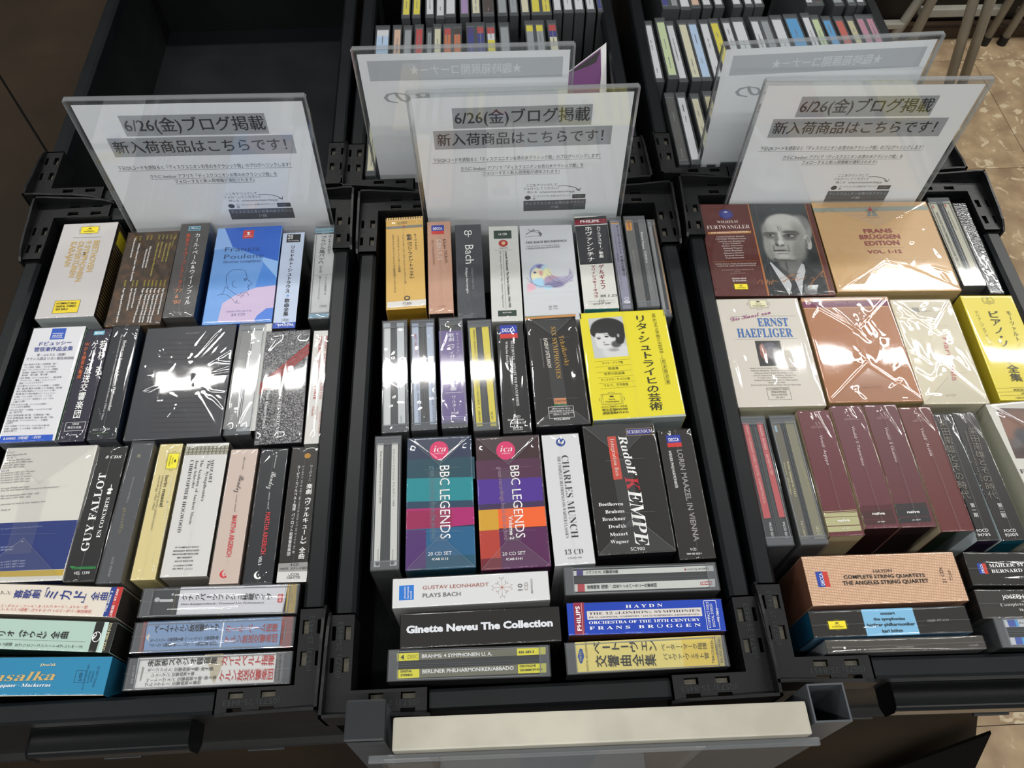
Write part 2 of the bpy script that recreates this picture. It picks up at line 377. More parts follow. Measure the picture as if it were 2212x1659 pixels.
BOXES=[
('L1a', -424.6, 197.5, 57.0, 125.9, 1.02,'silver boxed set with yellow cartouche and gold capitals, rear left corner of left crate','C4C1C0','9FA8A6','STR','s', 0, [('DG', 0.4, 53.0, 8.9, 4.6,'F0DC2A', 0),('PL', [(-14.7, 42.8),(14.7, 42.2)],'40404A', 0.35),('T','BEETHOVEN', 8.5, 37.2, 42.7, -89.1, 5.89,'C9AC74','w'),('T','9 SYMPHONIEN', 0.2, 37.1, 54.9, -89.6, 5.5,'C9AC74','w'),('T','OUVERTÜREN', -7.1, 37.2, 49.0, -90.0, 5.5,'C9AC74','w'),('T','KARAJAN', -14.9, 36.9, 33.7, -90.3, 5.8,'C9AC74','w'),('R', -0.7, -49.6, 12.3, 7.8,'E8CF2E'),('T','6 COMPACT DISCS', -11.2, -46.3, 19.5, -2.3, 2.28,'1C1C1C','w'),('T','DIGITAL  STEREO', -10.9, -50.1, 19.3, -0.9, 2.19,'1C1C1C','w'),('T','439 200-2', -10.6, -53.9, 12.1, -0.9, 2.29,'1C1C1C','w'),('O', -0.7, -49.6, 12.3, 7.8,'1C1C1C', 0.4)]),
('L1b', -355.5, 183.4, 53.6, 123.9, 0.85,'mottled brown box set covered in columns of white and yellow names','4A3B2D','4A3B2D','3A2F25','s', 0, [('N',),('T','ƒl Flute', -18.1, 56.1, 6.8, -85.0, 1.78,'A99B3E','w'),('T','William Bennett Susan Milan Ensemble', -18.9, 53.9, 27.6, -89.4, 1.8,'ECECEA','w'),('T','ƒl Flute', -13.9, 56.2, 6.8, -85.0, 1.88,'A99B3E','w'),('T','William Bennett Susan Milan Ensemble', -13.2, 46.1, 51.6, -89.1, 1.9,'ECECEA','w'),('T','ƒl Flute', -6.2, 56.5, 6.7, -85.7, 1.79,'A99B3E','w'),('T','William Bennett Susan Milan Ensemble', -4.0, 37.5, 25.9, -89.8, 1.8,'ECECEA','w'),('T','ƒl Flute', -2.3, 56.7, 6.8, -85.8, 1.79,'A99B3E','w'),('T','William Bennett Susan Milan Ensemble', -0.7, 41.0, 29.3, -90.0, 1.8,'ECECEA','w'),('T','ƒl Flute', 5.7, 57.0, 6.8, -85.8, 1.89,'A99B3E','w'),('T','William Bennett Susan Milan Ensemble', 6.5, 45.8, 45.4, -90.0, 1.8,'B9A950','w'),('T','ƒl Flute', 9.9, 56.8, 6.8, -85.8, 1.88,'A99B3E','w'),('T','William Bennett Susan Milan Ensemble', 10.5, 46.6, 21.9, -90.8, 1.8,'B9A950','w'),('T','ƒl Flute', 14.1, 56.5, 6.7, -85.7, 1.79,'A99B3E','w'),('T','William Bennett Susan Milan Ensemble', 15.0, 44.2, 25.2, -90.7, 1.8,'B9A950','w'),('T','ƒl Flute', 18.3, 56.3, 6.8, -86.6, 1.79,'A99B3E','w'),('T','William Bennett Susan Milan Ensemble', 19.0, 45.0, 26.2, -90.9, 1.8,'B9A950','w'),('T','ƒl Flute', 22.9, 56.0, 6.7, -86.6, 1.79,'A99B3E','w'),('T','William Bennett Susan Milan Ensemble', 22.1, 53.8, 14.5, -91.6, 1.8,'9A8D48','w'),('T','Violin ', -17.9, -3.4, 8.9, -86.1, 1.79,'A99B3E','w'),('T','Roger Tapping and Lionel Handy quartet', -17.2, -14.3, 43.0, -88.8, 1.8,'ECECEA','w'),('T','Violin ', -10.0, -3.9, 8.8, -86.7, 1.69,'A99B3E','w'),('T','Roger Tapping and Lionel Handy quartet', -9.4, -14.8, 28.2, -89.0, 1.7,'ECECEA','w'),('T','Violin ', -6.0, -4.1, 8.9, -86.8, 1.79,'A99B3E','w'),('T','Roger Tapping and Lionel Handy quartet', -5.4, -15.0, 25.3, -89.1, 1.7,'ECECEA','w'),('T','Violin ', 1.7, -4.6, 8.8, -86.7, 1.79,'A99B3E','w'),('T','Roger Tapping and Lionel Handy quartet', 2.2, -15.5, 42.8, -93.2, 1.8,'ECECEA','w'),('T','Violin ', 5.9, -4.8, 8.8, -86.7, 1.79,'A99B3E','w'),('T','Roger Tapping and Lionel Handy quartet', 6.4, -15.7, 42.9, -90.9, 1.8,'ECECEA','w'),('T','Violin ', 9.8, -5.0, 8.9, -87.4, 1.69,'A99B3E','w'),('T','Roger Tapping and Lionel Handy quartet', 10.2, -15.9, 42.8, -92.1, 1.8,'ECECEA','w'),('T','Violin ', 13.5, -5.2, 8.9, -86.8, 1.79,'A99B3E','w'),('T','Roger Tapping and Lionel Handy quartet', 14.0, -16.1, 42.9, -90.3, 1.8,'ECECEA','w'),('T','Violin ', 18.0, -5.5, 8.8, -87.4, 1.69,'A99B3E','w'),('T','Roger Tapping and Lionel Handy quartet', 18.4, -16.4, 42.9, -92.9, 1.8,'ECECEA','w'),('T','Violin ', 22.0, -5.7, 8.9, -87.4, 1.79,'A99B3E','w'),('T','Roger Tapping and Lionel Handy quartet', 22.4, -16.6, 33.2, -90.2, 1.8,'ECECEA','w')]),
('L1c', -312.9, 192.5, 30.7, 125.5, 1.02,'dark grey boxed set with orange and white vertical Japanese title','4E4C4B','4E4C4B','2C4A70','h', 0, [('R', -0.6, 55.6, 6.2, 3.1,'7FC4DC'),('R', -0.6, 55.5, 5.3, 2.2,'4F6A78'),('T','Altus', -4.6, 54.5, 8.2, -0.7, 2.5,'CDE6EE','w'),('V','カール・ベーム&ウィーンフィル', 4.2, 48.4, 96.4, -88.3, 5.89,'ECECEA','w'),('V','東京ライヴ・コレクション', -5.5, 48.4, 74.5, -89.0, 4.69,'C8532C','w'),('T', "'77", -8.9, -31.4, 8.3, 0.0, 4.5,'D4916C',''),('T','&', -6.6, -38.7, 3.6, 1.6, 4.52,'D4916C',''),('T', "'80", -7.9, -45.6, 8.0, 0.0, 4.4,'D4916C',''),('T','ALT600', -4.8, -57.7, 8.2, 1.4, 1.4,'AAAAAA','')]),
('L1d', -254.1, 183.5, 67.9, 127.5, 1.16,'blue and pink box with line drawing of a head in profile','6B9BD8','2550A8','2C56B4','s', 0, [('Q', [(-26.9, 64.0),(33.1, 64.0),(33.4, 14.5),(16.3, 21.3),(-15.6, 36.8)],'2E63C4'),('Q', [(16.3, 21.3),(33.4, 14.5),(34.0, -7.9),(18.5, 13.6)],'8FB8EA'),('Q', [(-34.2, 63.7),(-26.9, 64.0),(-15.6, 36.8),(-34.2, 33.2)],'8DB2E6'),('Q', [(18.5, 13.6),(34.0, -7.9),(33.9, -17.0),(13.3, -19.3)],'4E88D6'),('Q', [(34.0, -17.5),(14.7, -19.4),(-5.3, -28.0),(-17.2, -37.9),(-19.1, -61.2),(17.7, -62.7),(31.8, -46.3),(34.2, -46.5)],'C3B1CE'),('Q', [(34.2, -46.5),(27.1, -46.8),(19.0, -55.0),(16.3, -61.7),(34.2, -62.0)],'4A7AD0'),('R', -1.1, 53.8, 5.7, 5.8,'C9403C'),('Q', [(-3.0, 57.1),(0.7, 57.1),(0.2, 54.9),(-0.9, 54.3),(1.2, 52.6),(-2.9, 52.6),(-1.6, 54.0)],'ECECEA'),('T','ERATO', -4.7, 49.8, 8.0, -0.7, 1.8,'F2D5D0',''),('T','Francis', -22.9, 30.3, 35.6, -0.2, 6.4,'33406A','n'),('T','Poulenc', -22.6, 20.1, 40.3, 0.0, 6.4,'33406A','n'),('T','Œuvres complètes', -23.0, 14.8, 38.7, -0.4, 3.2,'4A5A86',''),('PL', [(-13.7, -18.4),(-16.7, -11.1),(-17.3, -2.8),(-15.2, 2.6),(-12.0, 5.6),(-4.2, 5.6),(1.0, 3.4),(3.2, -3.2),(4.4, -7.9),(6.8, -10.7),(9.9, -13.7),(9.1, -15.6),(5.9, -15.7),(7.4, -17.6),(5.6, -18.8),(7.2, -19.9),(6.7, -23.0),(4.1, -25.1),(0.0, -25.5),(-1.2, -27.4),(-2.4, -29.1),(-14.7, -18.5),(-17.1, -16.5),(-17.8, -24.6),(-23.4, -27.4)],'2E3B63', 0.35),('PL', [(-19.7, -26.1),(-13.7, -27.1),(-8.2, -32.3),(-4.1, -38.3),(-2.8, -34.4),(-2.7, -38.4),(0.8, -38.6)],'2E3B63', 0.35),('PL', [(-7.1, -9.4),(-10.1, -10.1),(-10.3, -14.2),(-7.8, -18.0),(-5.0, -18.0)],'2E3B63', 0.35),('PL', [(0.8, -7.6),(2.9, -6.8),(3.8, -8.7),(2.1, -9.5),(0.8, -7.6)],'2E3B63', 0.5),('PL', [(-1.2, -27.4),(1.1, -32.0)],'2E3B63', 0.35),('PL', [(0.1, -26.1),(2.6, -30.3),(2.8, -25.9),(6.3, -25.6),(8.1, -29.3)],'2E3B63', 0.35),('T','50999 972165 2 0', -12.0, -49.8, 24.6, -0.2, 2.0,'8A86AE',''),('T','20 CD', -6.6, -54.4, 13.6, 0.8, 2.91,'6C6E9C','')]),
('L1e', -207.3, 175.1, 22.3, 125.6, 0.78,'pale blue slipcase with black vertical Japanese title and blue foot band','1E1E1E','3A3630','171513','h', 0, [('Q', [(-11.4, 62.0),(11.4, 62.6),(11.4, -57.7),(-10.5, -55.8)],'B9C6DC'),('R', 0.2, 54.5, 7.2, 5.7,'1C1C1C'),('T','20', -5.8, 53.3, 5.3, 1.1, 5.31,'ECECEA','b'),('T','Two Preludes', -5.6, 50.5, 11.6, -1.5, 1.4,'ECECEA',''),('V','リヒャルト・シュトラウス', 0.6, 44.6, 64.3, -90.6, 5.1,'1C1C1C','w'),('E', 0.7, -22.7, 1.4, 1.5,'6F93D2'),('V','歌曲全集', 0.5, -26.4, 22.3, -89.0, 5.09,'1C1C1C','w'),('O', 1.0, -53.4, 3.6, 1.8,'5A5A58', 0.25),('T','9枚組', -1.6, -54.3, 5.4, 0.0, 2.0,'5A5A58',''),('Q', [(-10.6, -56.7),(11.4, -55.9),(11.4, -63.1),(-10.7, -63.1)],'2149A8'),('T','TP10393', -6.4, -61.1, 15.5, 1.5, 2.91,'ECECEA','')]),
('L1f', -173.2, 185.0, 23.6, 126.1, 1.28,'clear slipcased disc set, white spine with light blue bands and Japanese title','55585A','55585A','2E3030','h', 1, [('Q', [(-12.1, 59.2),(11.4, 59.6),(12.1, -61.7),(-11.5, -60.9)],'C9C9C8'),('Q', [(-12.1, 59.1),(11.4, 59.6),(11.4, 52.5),(-12.1, 52.6)],'79BBD3'),('T','6 ··', -5.4, 55.1, 7.0, 0.8, 3.6,'A9D9E6',''),('Q', [(-12.1, 52.9),(11.2, 52.7),(11.1, 50.4),(-12.1, 50.6)],'3C3F42'),('T','歌詞対訳', -4.8, 51.0, 8.0, -0.7, 1.4,'CCCCCC',''),('V','ブラジル風バッハ', -2.4, 47.9, 39.1, -91.6, 5.81,'2A2A2A','w'),('V','ヴィラ=ロボス', 3.8, 48.2, 26.0, -89.6, 3.4,'1C1C1C','w'),('V','（全９曲）', -3.4, 7.9, 12.2, -87.7, 2.99,'5A5A58',''),('PL', [(-10.1, -5.7),(10.5, -5.0)],'777777', 0.3),('V','ブラジル交響楽団、他', 2.9, -6.3, 25.7, -89.6, 2.4,'5A5A58',''),('V','指揮：イサーク・カラブチェフスキ', -3.3, -6.9, 31.0, -89.8, 2.4,'5A5A58',''),('O', 2.0, -46.6, 3.8, 1.6,'5A5A58', 0.25),('T','3枚組', -0.7, -47.2, 5.5, 0.0, 1.8,'5A5A58',''),('Q', [(-11.5, -55.8),(12.1, -55.6),(12.1, -59.9),(-11.5, -60.1)],'83BFD6')]),
('L2a', -423.5, 59.5, 50.1, 126.8, 0.72,'white box with blue square logo and long list of Japanese contents','D5D5D9','6E747C','GRN','s', 0, [('Q', [(-6.8, 61.8),(6.8, 61.8),(7.2, 48.6),(-6.6, 48.7)],'2A55B4'),('T','NAXOS', -4.4, 51.6, 9.3, -1.2, 2.29,'ECECEA','w'),('PL', [(-5.1, 55.8),(5.1, 55.7)],'ECECEA', 0.5),('PL', [(-5.3, 50.6),(5.4, 50.5)],'ECECEA', 0.5),('T','ドビュッシー', -14.8, 41.5, 30.3, 0.4, 4.51,'2F3F8E','w'),('T','管弦楽作品全集', -18.1, 35.0, 36.6, -0.8, 4.78,'2F3F8E','w'),('T','準・メルクル（指揮）', -13.9, 29.3, 27.0, -1.3, 2.88,'4A4A60',''),('T','フランス国立リヨン管弦楽団他', -22.7, 25.3, 44.6, -1.7, 2.98,'4A4A60',''),('Q', [(-25.2, -56.5),(22.5, -57.3),(23.1, -63.7),(-25.1, -63.4)],'1F52B8'),('T','8.509002（9枚組）・DDD', -20.4, -61.0, 33.0, 0.0, 3.1,'ECECEA','w'),('T','CD1 牧神の午後への前奏曲／海／', -23.3, 19.3, 31.1, -0.9, 1.99,'55555C',''),('T','バレエ音楽「遊戯」／子どもの領分', -22.3, 16.3, 29.3, -1.0, 1.89,'55555C',''),('T','CD2「ペレアスとメリザンド」交響曲', -23.3, 13.3, 33.0, -1.2, 1.89,'55555C',''),('T','夜想曲／英雄の子守歌／12の練習曲', -22.3, 10.2, 31.2, -0.9, 1.89,'55555C',''),('T','第9番、第10番、第12番', -22.3, 7.2, 23.9, -0.2, 1.9,'55555C',''),('T','CD3 映像／ピアノのために － 第2楽章', -23.3, 4.3, 38.8, -1.5, 1.89,'55555C',''),('T','「サラバンド」／舞曲／スコットランド', -22.3, 1.3, 33.3, -1.2, 1.79,'55555C',''),('T','遁曲／レントよりもおそく', -22.3, -1.7, 22.1, -0.3, 1.9,'55555C',''),('T','CD4 聖セバスティアンの殉教 － 交響断', -23.3, -4.6, 39.0, -1.5, 1.89,'55555C',''),('T','章／第2幕 魔法の部屋 より 前奏曲／第3幕', -22.3, -7.6, 41.0, -1.5, 1.89,'55555C',''),('T','偽りの神の懐柔より ファンファーレ第1', -22.3, -10.5, 35.4, -1.3, 1.89,'55555C',''),('T','第3幕 偽りの神の懐柔より ファンファー', -22.3, -13.4, 37.3, -1.4, 1.79,'55555C',''),('T','レ第2／バレエ音楽「カンマ」／リア王', -22.3, -16.3, 33.6, -1.2, 1.79,'55555C',''),('T','セーヌ・リリック「放蕩息子」より「行列', -22.3, -19.2, 35.6, -1.3, 1.79,'55555C',''),('T','と踊りの歌」', -22.3, -22.0, 11.0, 2.6, 1.82,'55555C',''),('T','CD5 おもちゃ箱／バッカスの勝利／', -23.3, -24.8, 33.8, -1.4, 1.79,'55555C',''),('T','６つの古代の墓碑銘', -22.3, -27.7, 16.8, 0.3, 1.7,'55555C',''),('T','CD6 白と黒で／小組曲／ベルガマスク組', -23.3, -30.5, 37.8, -1.5, 1.79,'55555C',''),('T','曲／喜びの島', -22.3, -33.4, 11.1, 2.6, 1.82,'55555C',''),('T','CD7 前奏曲集 第1集／交響組曲「春」', -23.3, -36.2, 37.9, -1.5, 1.79,'55555C',''),('T','CD8 前奏曲集 第2集／版画 第1番「塔」', -23.3, -39.0, 41.8, -1.6, 1.78,'55555C',''),('T','版画 第2番「グラナダの夕べ」／交響曲', -22.3, -41.8, 36.1, -1.6, 1.69,'55555C',''),('T','ロ短調', -22.3, -44.6, 5.5, 8.4, 1.85,'55555C',''),('T','CD9 幻想曲／クラリネットのための第1狂', -23.3, -47.3, 40.1, -1.7, 1.68,'55555C',''),('T','詩曲／幻想曲／２つの舞曲「神聖な踊りと', -22.3, -50.1, 36.2, -1.6, 1.69,'55555C',''),('T','世俗の踊り」', -22.3, -52.9, 11.2, 2.6, 1.82,'55555C','')]),
('L2b', -384.2, 56.5, 23.8, 124.6, 0.86,'dark purple box, large white vertical Japanese title beside small orange lettering','262233','262233','1A1622','h', 0, [('R', 0.6, 57.5, 5.0, 2.3,'6FB6CF'),('T','Altus', -2.9, 56.5, 7.5, -0.8, 2.29,'ECECEA','w'),('V','若杉\u3000弘、', 6.6, 48.5, 49.2, -85.0, 6.04,'ECECEA','w'),('V','ケルン放送交響楽団', -0.7, 47.6, 86.4, -89.5, 6.7,'ECECEA','w'),('V','WDR録音大集成', -7.9, 47.1, 42.4, -89.2, 3.8,'C9662E','w'),('O', 0.7, -46.6, 8.7, 4.4,'ECECEA', 0.3),('T','7枚組', -2.5, -45.3, 6.4, -0.9, 2.09,'ECECEA',''),('T','限定生産盤', -5.4, -48.8, 12.1, -0.9, 2.19,'ECECEA',''),('T','ALT448', -3.0, -56.1, 7.3, 0.0, 1.2,'ECECEA','')]),
('L2c', -357.9, 58.6, 25.9, 126.9, 1.64,'black box with two thin lines of small white lettering down the spine','1F2126','5A5C62','1B2638','h', 0, [('T','The Concert series for the Complete Symphonies of Beethoven 1966 in Tokyo', -3.4, 52.6, 95.2, -90.3, 1.7,'DDDDDD','r'),('T','Herbert von Karajan & Berliner Philharmoniker', 0.6, 45.1, 78.9, -90.3, 2.6,'ECECEA','b'),('T','KKC 2176/80', -9.4, -54.1, 15.1, 0.0, 2.2,'BDBDBD',''),('T','KING INTERNATIONAL INC.', -9.0, -57.0, 14.3, -1.2, 0.9,'6A8A5A','')]),
('L2d', -294.4, 55.8, 86.0, 124.8, 1.03,'large dark charcoal box under crinkled transparent wrap','33343A','33343A','26262C','x', 0, [('T','PERFORMERS', -4.9, 52.5, 13.0, 1.8, 1.91,'8A8580',''),('T','orchestra conductor soloist recorded remastered stereo edition', -24.6, 46.9, 51.8, -2.1, 1.59,'4E4740',''),('T','orchestra conductor soloist recorded remastered stereo edition', -24.5, 41.1, 52.0, -2.1, 1.69,'4E4740',''),('T','orchestra conductor soloist recorded remastered stereo edition', -24.4, 35.5, 52.2, -2.2, 1.59,'4E4740',''),('T','orchestra conductor soloist recorded remastered stereo edition', -24.3, 29.8, 52.4, -2.1, 1.69,'4E4740',''),('T','orchestra conductor soloist recorded remastered stereo edition', -24.1, 24.2, 52.5, -2.1, 1.69,'4E4740',''),('T','orchestra conductor soloist recorded remastered stereo edition', -24.0, 18.7, 52.8, -2.2, 1.59,'4E4740',''),('T','orchestra conductor soloist recorded remastered stereo edition', -23.9, 13.2, 53.0, -2.2, 1.59,'4E4740',''),('T','orchestra conductor soloist recorded remastered stereo edition', -23.8, 7.7, 53.2, -2.2, 1.59,'4E4740',''),('T','orchestra conductor soloist recorded remastered stereo edition', -23.7, 2.3, 53.4, -2.3, 1.59,'4E4740',''),('T','orchestra conductor soloist recorded remastered stereo edition', -23.6, -3.1, 53.6, -2.2, 1.59,'4E4740',''),('T','orchestra conductor soloist recorded remastered stereo edition', -23.4, -8.4, 53.7, -2.2, 1.49,'4E4740',''),('T','orchestra conductor soloist recorded remastered stereo edition', -23.3, -13.7, 53.9, -2.3, 1.49,'4E4740',''),('T','orchestra conductor soloist recorded remastered stereo edition', -23.2, -19.0, 54.1, -2.3, 1.49,'4E4740',''),('T','orchestra conductor soloist recorded remastered stereo edition', -23.1, -24.2, 54.3, -2.3, 1.49,'4E4740',''),('T','orchestra conductor soloist recorded remastered stereo edition', -23.0, -29.4, 54.5, -2.3, 1.49,'4E4740',''),('T','orchestra conductor soloist recorded remastered stereo edition', -22.9, -34.5, 54.7, -2.4, 1.49,'4E4740',''),('T','orchestra conductor soloist recorded remastered stereo edition', -22.8, -39.6, 54.9, -2.4, 1.39,'4E4740',''),('T','orchestra conductor soloist recorded remastered stereo edition', -22.7, -44.7, 55.0, -2.4, 1.49,'4E4740',''),('T','orchestra conductor soloist recorded remastered stereo edition', -22.6, -49.7, 55.2, -2.4, 1.39,'4E4740',''),('T','orchestra conductor soloist recorded remastered stereo edition', -22.5, -54.7, 55.4, -2.4, 1.39,'4E4740','')]),
('L2e', -236.3, 57.4, 24.4, 125.8, 0.22,'clear jewel case with silver spine, yellow star detail, in middle row of left crate','9A9A98','9A9A98','4A4A48','h', 2, [('R', -1.5, 3.7, 12.2, 59.1,'8B8B88'),('R', 8.6, 2.0, 10.0, 60.2,'C9C9C6'),('T','Vol. 1-6', -8.0, -40.0, 14.5, -92.0, 2.2,'DDDDDD','')]),
('L2f', -199.6, 46.5, 42.4, 125.0, 1.31,'glossy black foil-speckled box crossed by diagonal red bands','16161A','16161A','101014','h', 0, [('FOIL',),('Q', [(-21.5, 3.1),(21.5, 47.1),(21.5, 42.9),(-21.5, -0.9)],'8E2B28'),('Q', [(-21.5, -1.6),(21.5, 42.0),(21.5, 38.3),(-21.5, -5.1)],'8E2B28'),('Q', [(-21.5, -5.8),(21.5, 37.5),(21.5, 33.3),(-21.3, -9.0)],'8E2B28'),('T','DER RING DES NIBELUNGEN', -3.6, 3.6, 60.7, -89.2, 3.1,'D8D8D8','b'),('T','BAYREUTH 1956', -8.5, -14.9, 23.7, -89.5, 2.5,'9A9A9A','r'),('T','Hans Knappertsbusch', -14.3, -6.9, 39.4, -91.2, 2.7,'D8D8D8','b'),('PL', [(-3.9, 4.1),(-4.3, -57.4)],'999999', 0.3)]),
('L2g', -166.9, 45.3, 17.2, 124.8, 0.66,'white box with two rows of red capitals, against right rail of left crate','C9C8C4','8A8A86','9A9894','h', 0, [('T','MOZART THE PIANO CONCERTOS', 3.1, 55.4, 71.7, -90.9, 2.1,'B0403C',''),('T','MITSUKO UCHIDA / ECO / TATE', -2.8, 55.0, 71.0, -90.6, 2.6,'B0403C','w'),('T','PHILIPS', -3.9, -23.9, 10.0, -92.3, 1.6,'B0403C',''),('T','422 DIGITAL', 0.6, -24.2, 14.4, -91.2, 1.2,'B86A66',''),('T','RECORDED 8 CD SET', 3.2, -29.7, 23.2, -89.8, 1.3,'B86A66','')]),
('L3a', -398.0, -71.5, 79.5, 123.5, -0.3,'large cream and navy box with gold foot band under folded clear wrap','C9C7BF','18224A','C2C0B8','e', 0, [('Q', [(40.0, -9.5),(-40.0, -10.2),(-40.0, -52.1),(39.0, -52.2)],'22326F'),('Q', [(39.2, -52.7),(-40.0, -52.0),(-40.0, -56.5),(39.2, -57.8)],'B49A3C'),('T','Vol. 27', -38.4, 56.0, 6.5, 2.6, 1.52,'2A3C80','i'),('T','Famous Organ Works III', -38.7, 53.3, 17.7, 2.6, 1.62,'55555C','i'),('T','Vol. 28', -38.4, 50.7, 6.5, 2.6, 1.52,'2A3C80','i'),('T','Suite for Lute BWV 995 G minor', -38.4, 48.1, 22.9, 2.5, 1.52,'55555C','i'),('T','Fugue for lute BWV 1000 G minor', -38.5, 45.7, 25.1, 2.5, 1.52,'55555C','i'),('T','Sonata BWV 1020 G major', -38.4, 43.3, 19.1, 2.4, 1.52,'55555C','i'),('T','Sonata BWV 1021 E minor', -38.3, 41.1, 19.0, 2.4, 1.52,'55555C','i'),('T','Vol. 29', -38.4, 38.1, 6.5, 2.6, 1.52,'2A3C80','i'),('T','Trio Sonata no. 1 BWV 525 E flat major', -38.2, 35.9, 29.2, 2.5, 1.52,'55555C','i'),('T','Trio Sonata no. 2 BWV 526 C minor', -37.6, 33.8, 25.7, 2.5, 1.42,'55555C','i'),('T','Trio Sonata no. 3 BWV 527 D minor', -36.8, 31.3, 26.0, 2.6, 1.52,'55555C','i'),('T','Trio Sonata no. 5 BWV 529 C major', -36.2, 29.0, 25.3, 2.5, 1.52,'55555C','i'),('T','Trio Sonata no. 6 BWV 530 G major', -35.5, 26.7, 24.8, 2.5, 1.52,'55555C','i'),('T','for organ, Preludes and Fugues', -33.3, 21.3, 24.0, 2.4, 1.52,'55555C','i'),('T','from The Well-Tempered Piano arranged for three instruments', -32.8, 19.2, 49.1, 2.4, 1.42,'55555C','i'),('T','flute and harpsichord BWV 1030 - 1032', -31.6, 14.1, 32.1, 2.5, 1.52,'55555C','i'),('T','flute and b.c. BWV 1034 - 1035', -30.9, 11.8, 24.9, 2.3, 1.41,'55555C','i'),('T','pieces from Note Books for Anna Magdalena Bach', -29.2, 6.2, 37.0, 2.5, 1.42,'55555C','i'),('T','Works IV', -27.7, 1.0, 8.1, 2.1, 1.41,'55555C','i'),('T','the English Partita (in the French Fashion)', -22.6, -16.2, 34.2, 2.3, 1.42,'7D8CB8','i'),('T','no. 2 BWV 1053 E major', -14.1, -45.2, 19.9, 2.3, 1.32,'B9C2DC','i'),('T','no. 4 BWV 1055 A major', -13.4, -47.5, 19.5, 2.3, 1.32,'B9C2DC','i'),('T','no. 6 BWV 1057 F major', -12.8, -49.8, 19.2, 2.4, 1.31,'B9C2DC','i'),('T','BWV 829 C minor', -17.9, -32.4, 10.5, 2.2, 1.31,'B9C2DC','i'),('T','BWV 828 D major', -17.2, -34.8, 10.1, 2.3, 1.41,'B9C2DC','i')]),
('L3b', -343.9, -73.8, 24.8, 123.3, -0.76,'black box with large white slab capitals reading upwards and a cello mark','232323','3A3A38','2A2A28','h', 0, [('T','GUY FALLOT', 0.9, -35.7, 71.3, 91.0, 6.3,'ECECEA','b'),('T','EN CONCERTS', 7.9, -24.2, 36.3, 89.7, 3.1,'ECECEA','b'),('PL', [(5.5, 15.9),(6.8, 19.2),(6.3, 24.3)],'ECECEA', 0.6),('E', 5.9, 16.5, 1.9, 1.5,'ECECEA'),('E', 6.2, 19.6, 2.2, 1.3,'ECECEA'),('T','8 CDS', -5.0, 49.6, 13.4, 0.0, 2.7,'ECECEA','B'),('PL', [(-10.3, -48.6),(-7.1, -48.6)],'2E8A48', 0.7),('PL', [(-9.4, -49.5),(10.5, -49.6)],'2E8A48', 0.7),('PL', [(-8.4, -50.6),(10.7, -50.6)],'2E8A48', 0.5),('T','CASCAVELLE', -6.2, -50.6, 17.2, 0.7, 1.91,'2E8A48','n'),('T','VEL 1599', -5.9, -55.5, 12.8, 0.0, 2.4,'ECECEA','')]),
('L3c', -319.1, -73.6, 18.7, 127.8, -1.33,'smoky grey slipcase with pale olive title letters and small white letters','3D3D40','3D3D40','8A8266','s', 3, [('T','antonio caldara', -1.5, 30.4, 24.3, -90.9, 1.8,'9A9A96',''),('T','gioseffo', -2.8, 2.0, 23.3, -88.5, 3.0,'837B55',''),('T','GCD 923543', -2.1, -41.9, 16.5, -90.0, 1.9,'A5A5A2',''),('T','G', -2.5, 52.6, 3.5, -91.6, 3.2,'B5A88A','s')]),
('L3d', -293.1, -74.0, 20.0, 124.3, -0.66,'pale yellow box with tilted yellow cartouche and tiny sideways lettering','CBBE88','B5A974','8F8560','h', 0, [('DG', 4.0, 45.0, 4.7, 7.3,'E8DC30', 1),('T','ORIGINAL MASTERS', 5.7, 30.8, 42.4, -88.5, 1.6,'DDD6B8','w'),('T','lorin maazel', 0.8, 30.9, 29.3, -89.4, 2.8,'55503A','w'),('T','complete early berlin philharmonic', -2.3, 31.0, 50.3, -89.8, 1.8,'6A6450',''),('T','recordings 1957-1962', -5.1, 31.1, 32.2, -89.5, 1.7,'6A6450',''),('Q', [(10.3, 12.9),(10.3, -7.7),(9.6, -18.8),(10.3, -49.9),(10.3, -49.9),(10.3, -8.6)],'8F9096'),('T','8 CD', 6.2, -50.5, 5.2, -86.7, 2.2,'E5DFC8','w'),('T','4742 mono', 3.9, -36.7, 11.4, -91.0, 1.3,'DED6B4','')]),
('L3e', -260.9, -73.7, 37.8, 122.5, -0.59,'white box with ornamental grey band at top and five lines of spaced grey type','C9C8C5','9A968C','4A4640','h', 0, [('ORN', -19.1, 50.4, 38.3, 8.3),('T','MOZART', 5.7, 44.4, 22.7, -87.2, 2.7,'33333A','r'),('T','The Symphonies', 2.8, 44.5, 39.4, -89.4, 2.7,'33333A','i'),('T','The Academy of Ancient Music', -3.2, 44.5, 60.7, -90.2, 2.4,'33333A','r'),('T','Jaap Schröder', -7.7, 44.4, 27.3, -88.1, 2.4,'33333A','r'),('T','CHRISTOPHER HOGWOOD', -12.4, 44.5, 67.6, -89.5, 3.0,'33333A','r'),('T','19 COMPACT DISCS', -10.7, -36.7, 19.2, -0.3, 1.2,'33333A','w'),('T','BOOKLET ENCLOSED', -11.8, -39.8, 21.2, -0.3, 1.3,'33333A','w'),('T','BROCHURE INCLUSE', -11.8, -42.7, 20.9, -0.3, 1.3,'33333A','w'),('T','MIT BEIHEFT', -7.6, -45.7, 12.4, 0.0, 1.2,'33333A','w'),('T','NOTE INCLUSE', -8.9, -48.7, 14.9, 0.4, 1.2,'33333A','w'),('T', "L'OISEAU-LYRE", -9.1, -52.5, 15.0, 0.4, 1.2,'33333A','w'),('T','452 496-2', -9.8, -55.1, 8.8, 0.7, 1.2,'33333A','w'),('R', 3.4, -54.8, 3.2, 0.9,'AAAAAA')]),
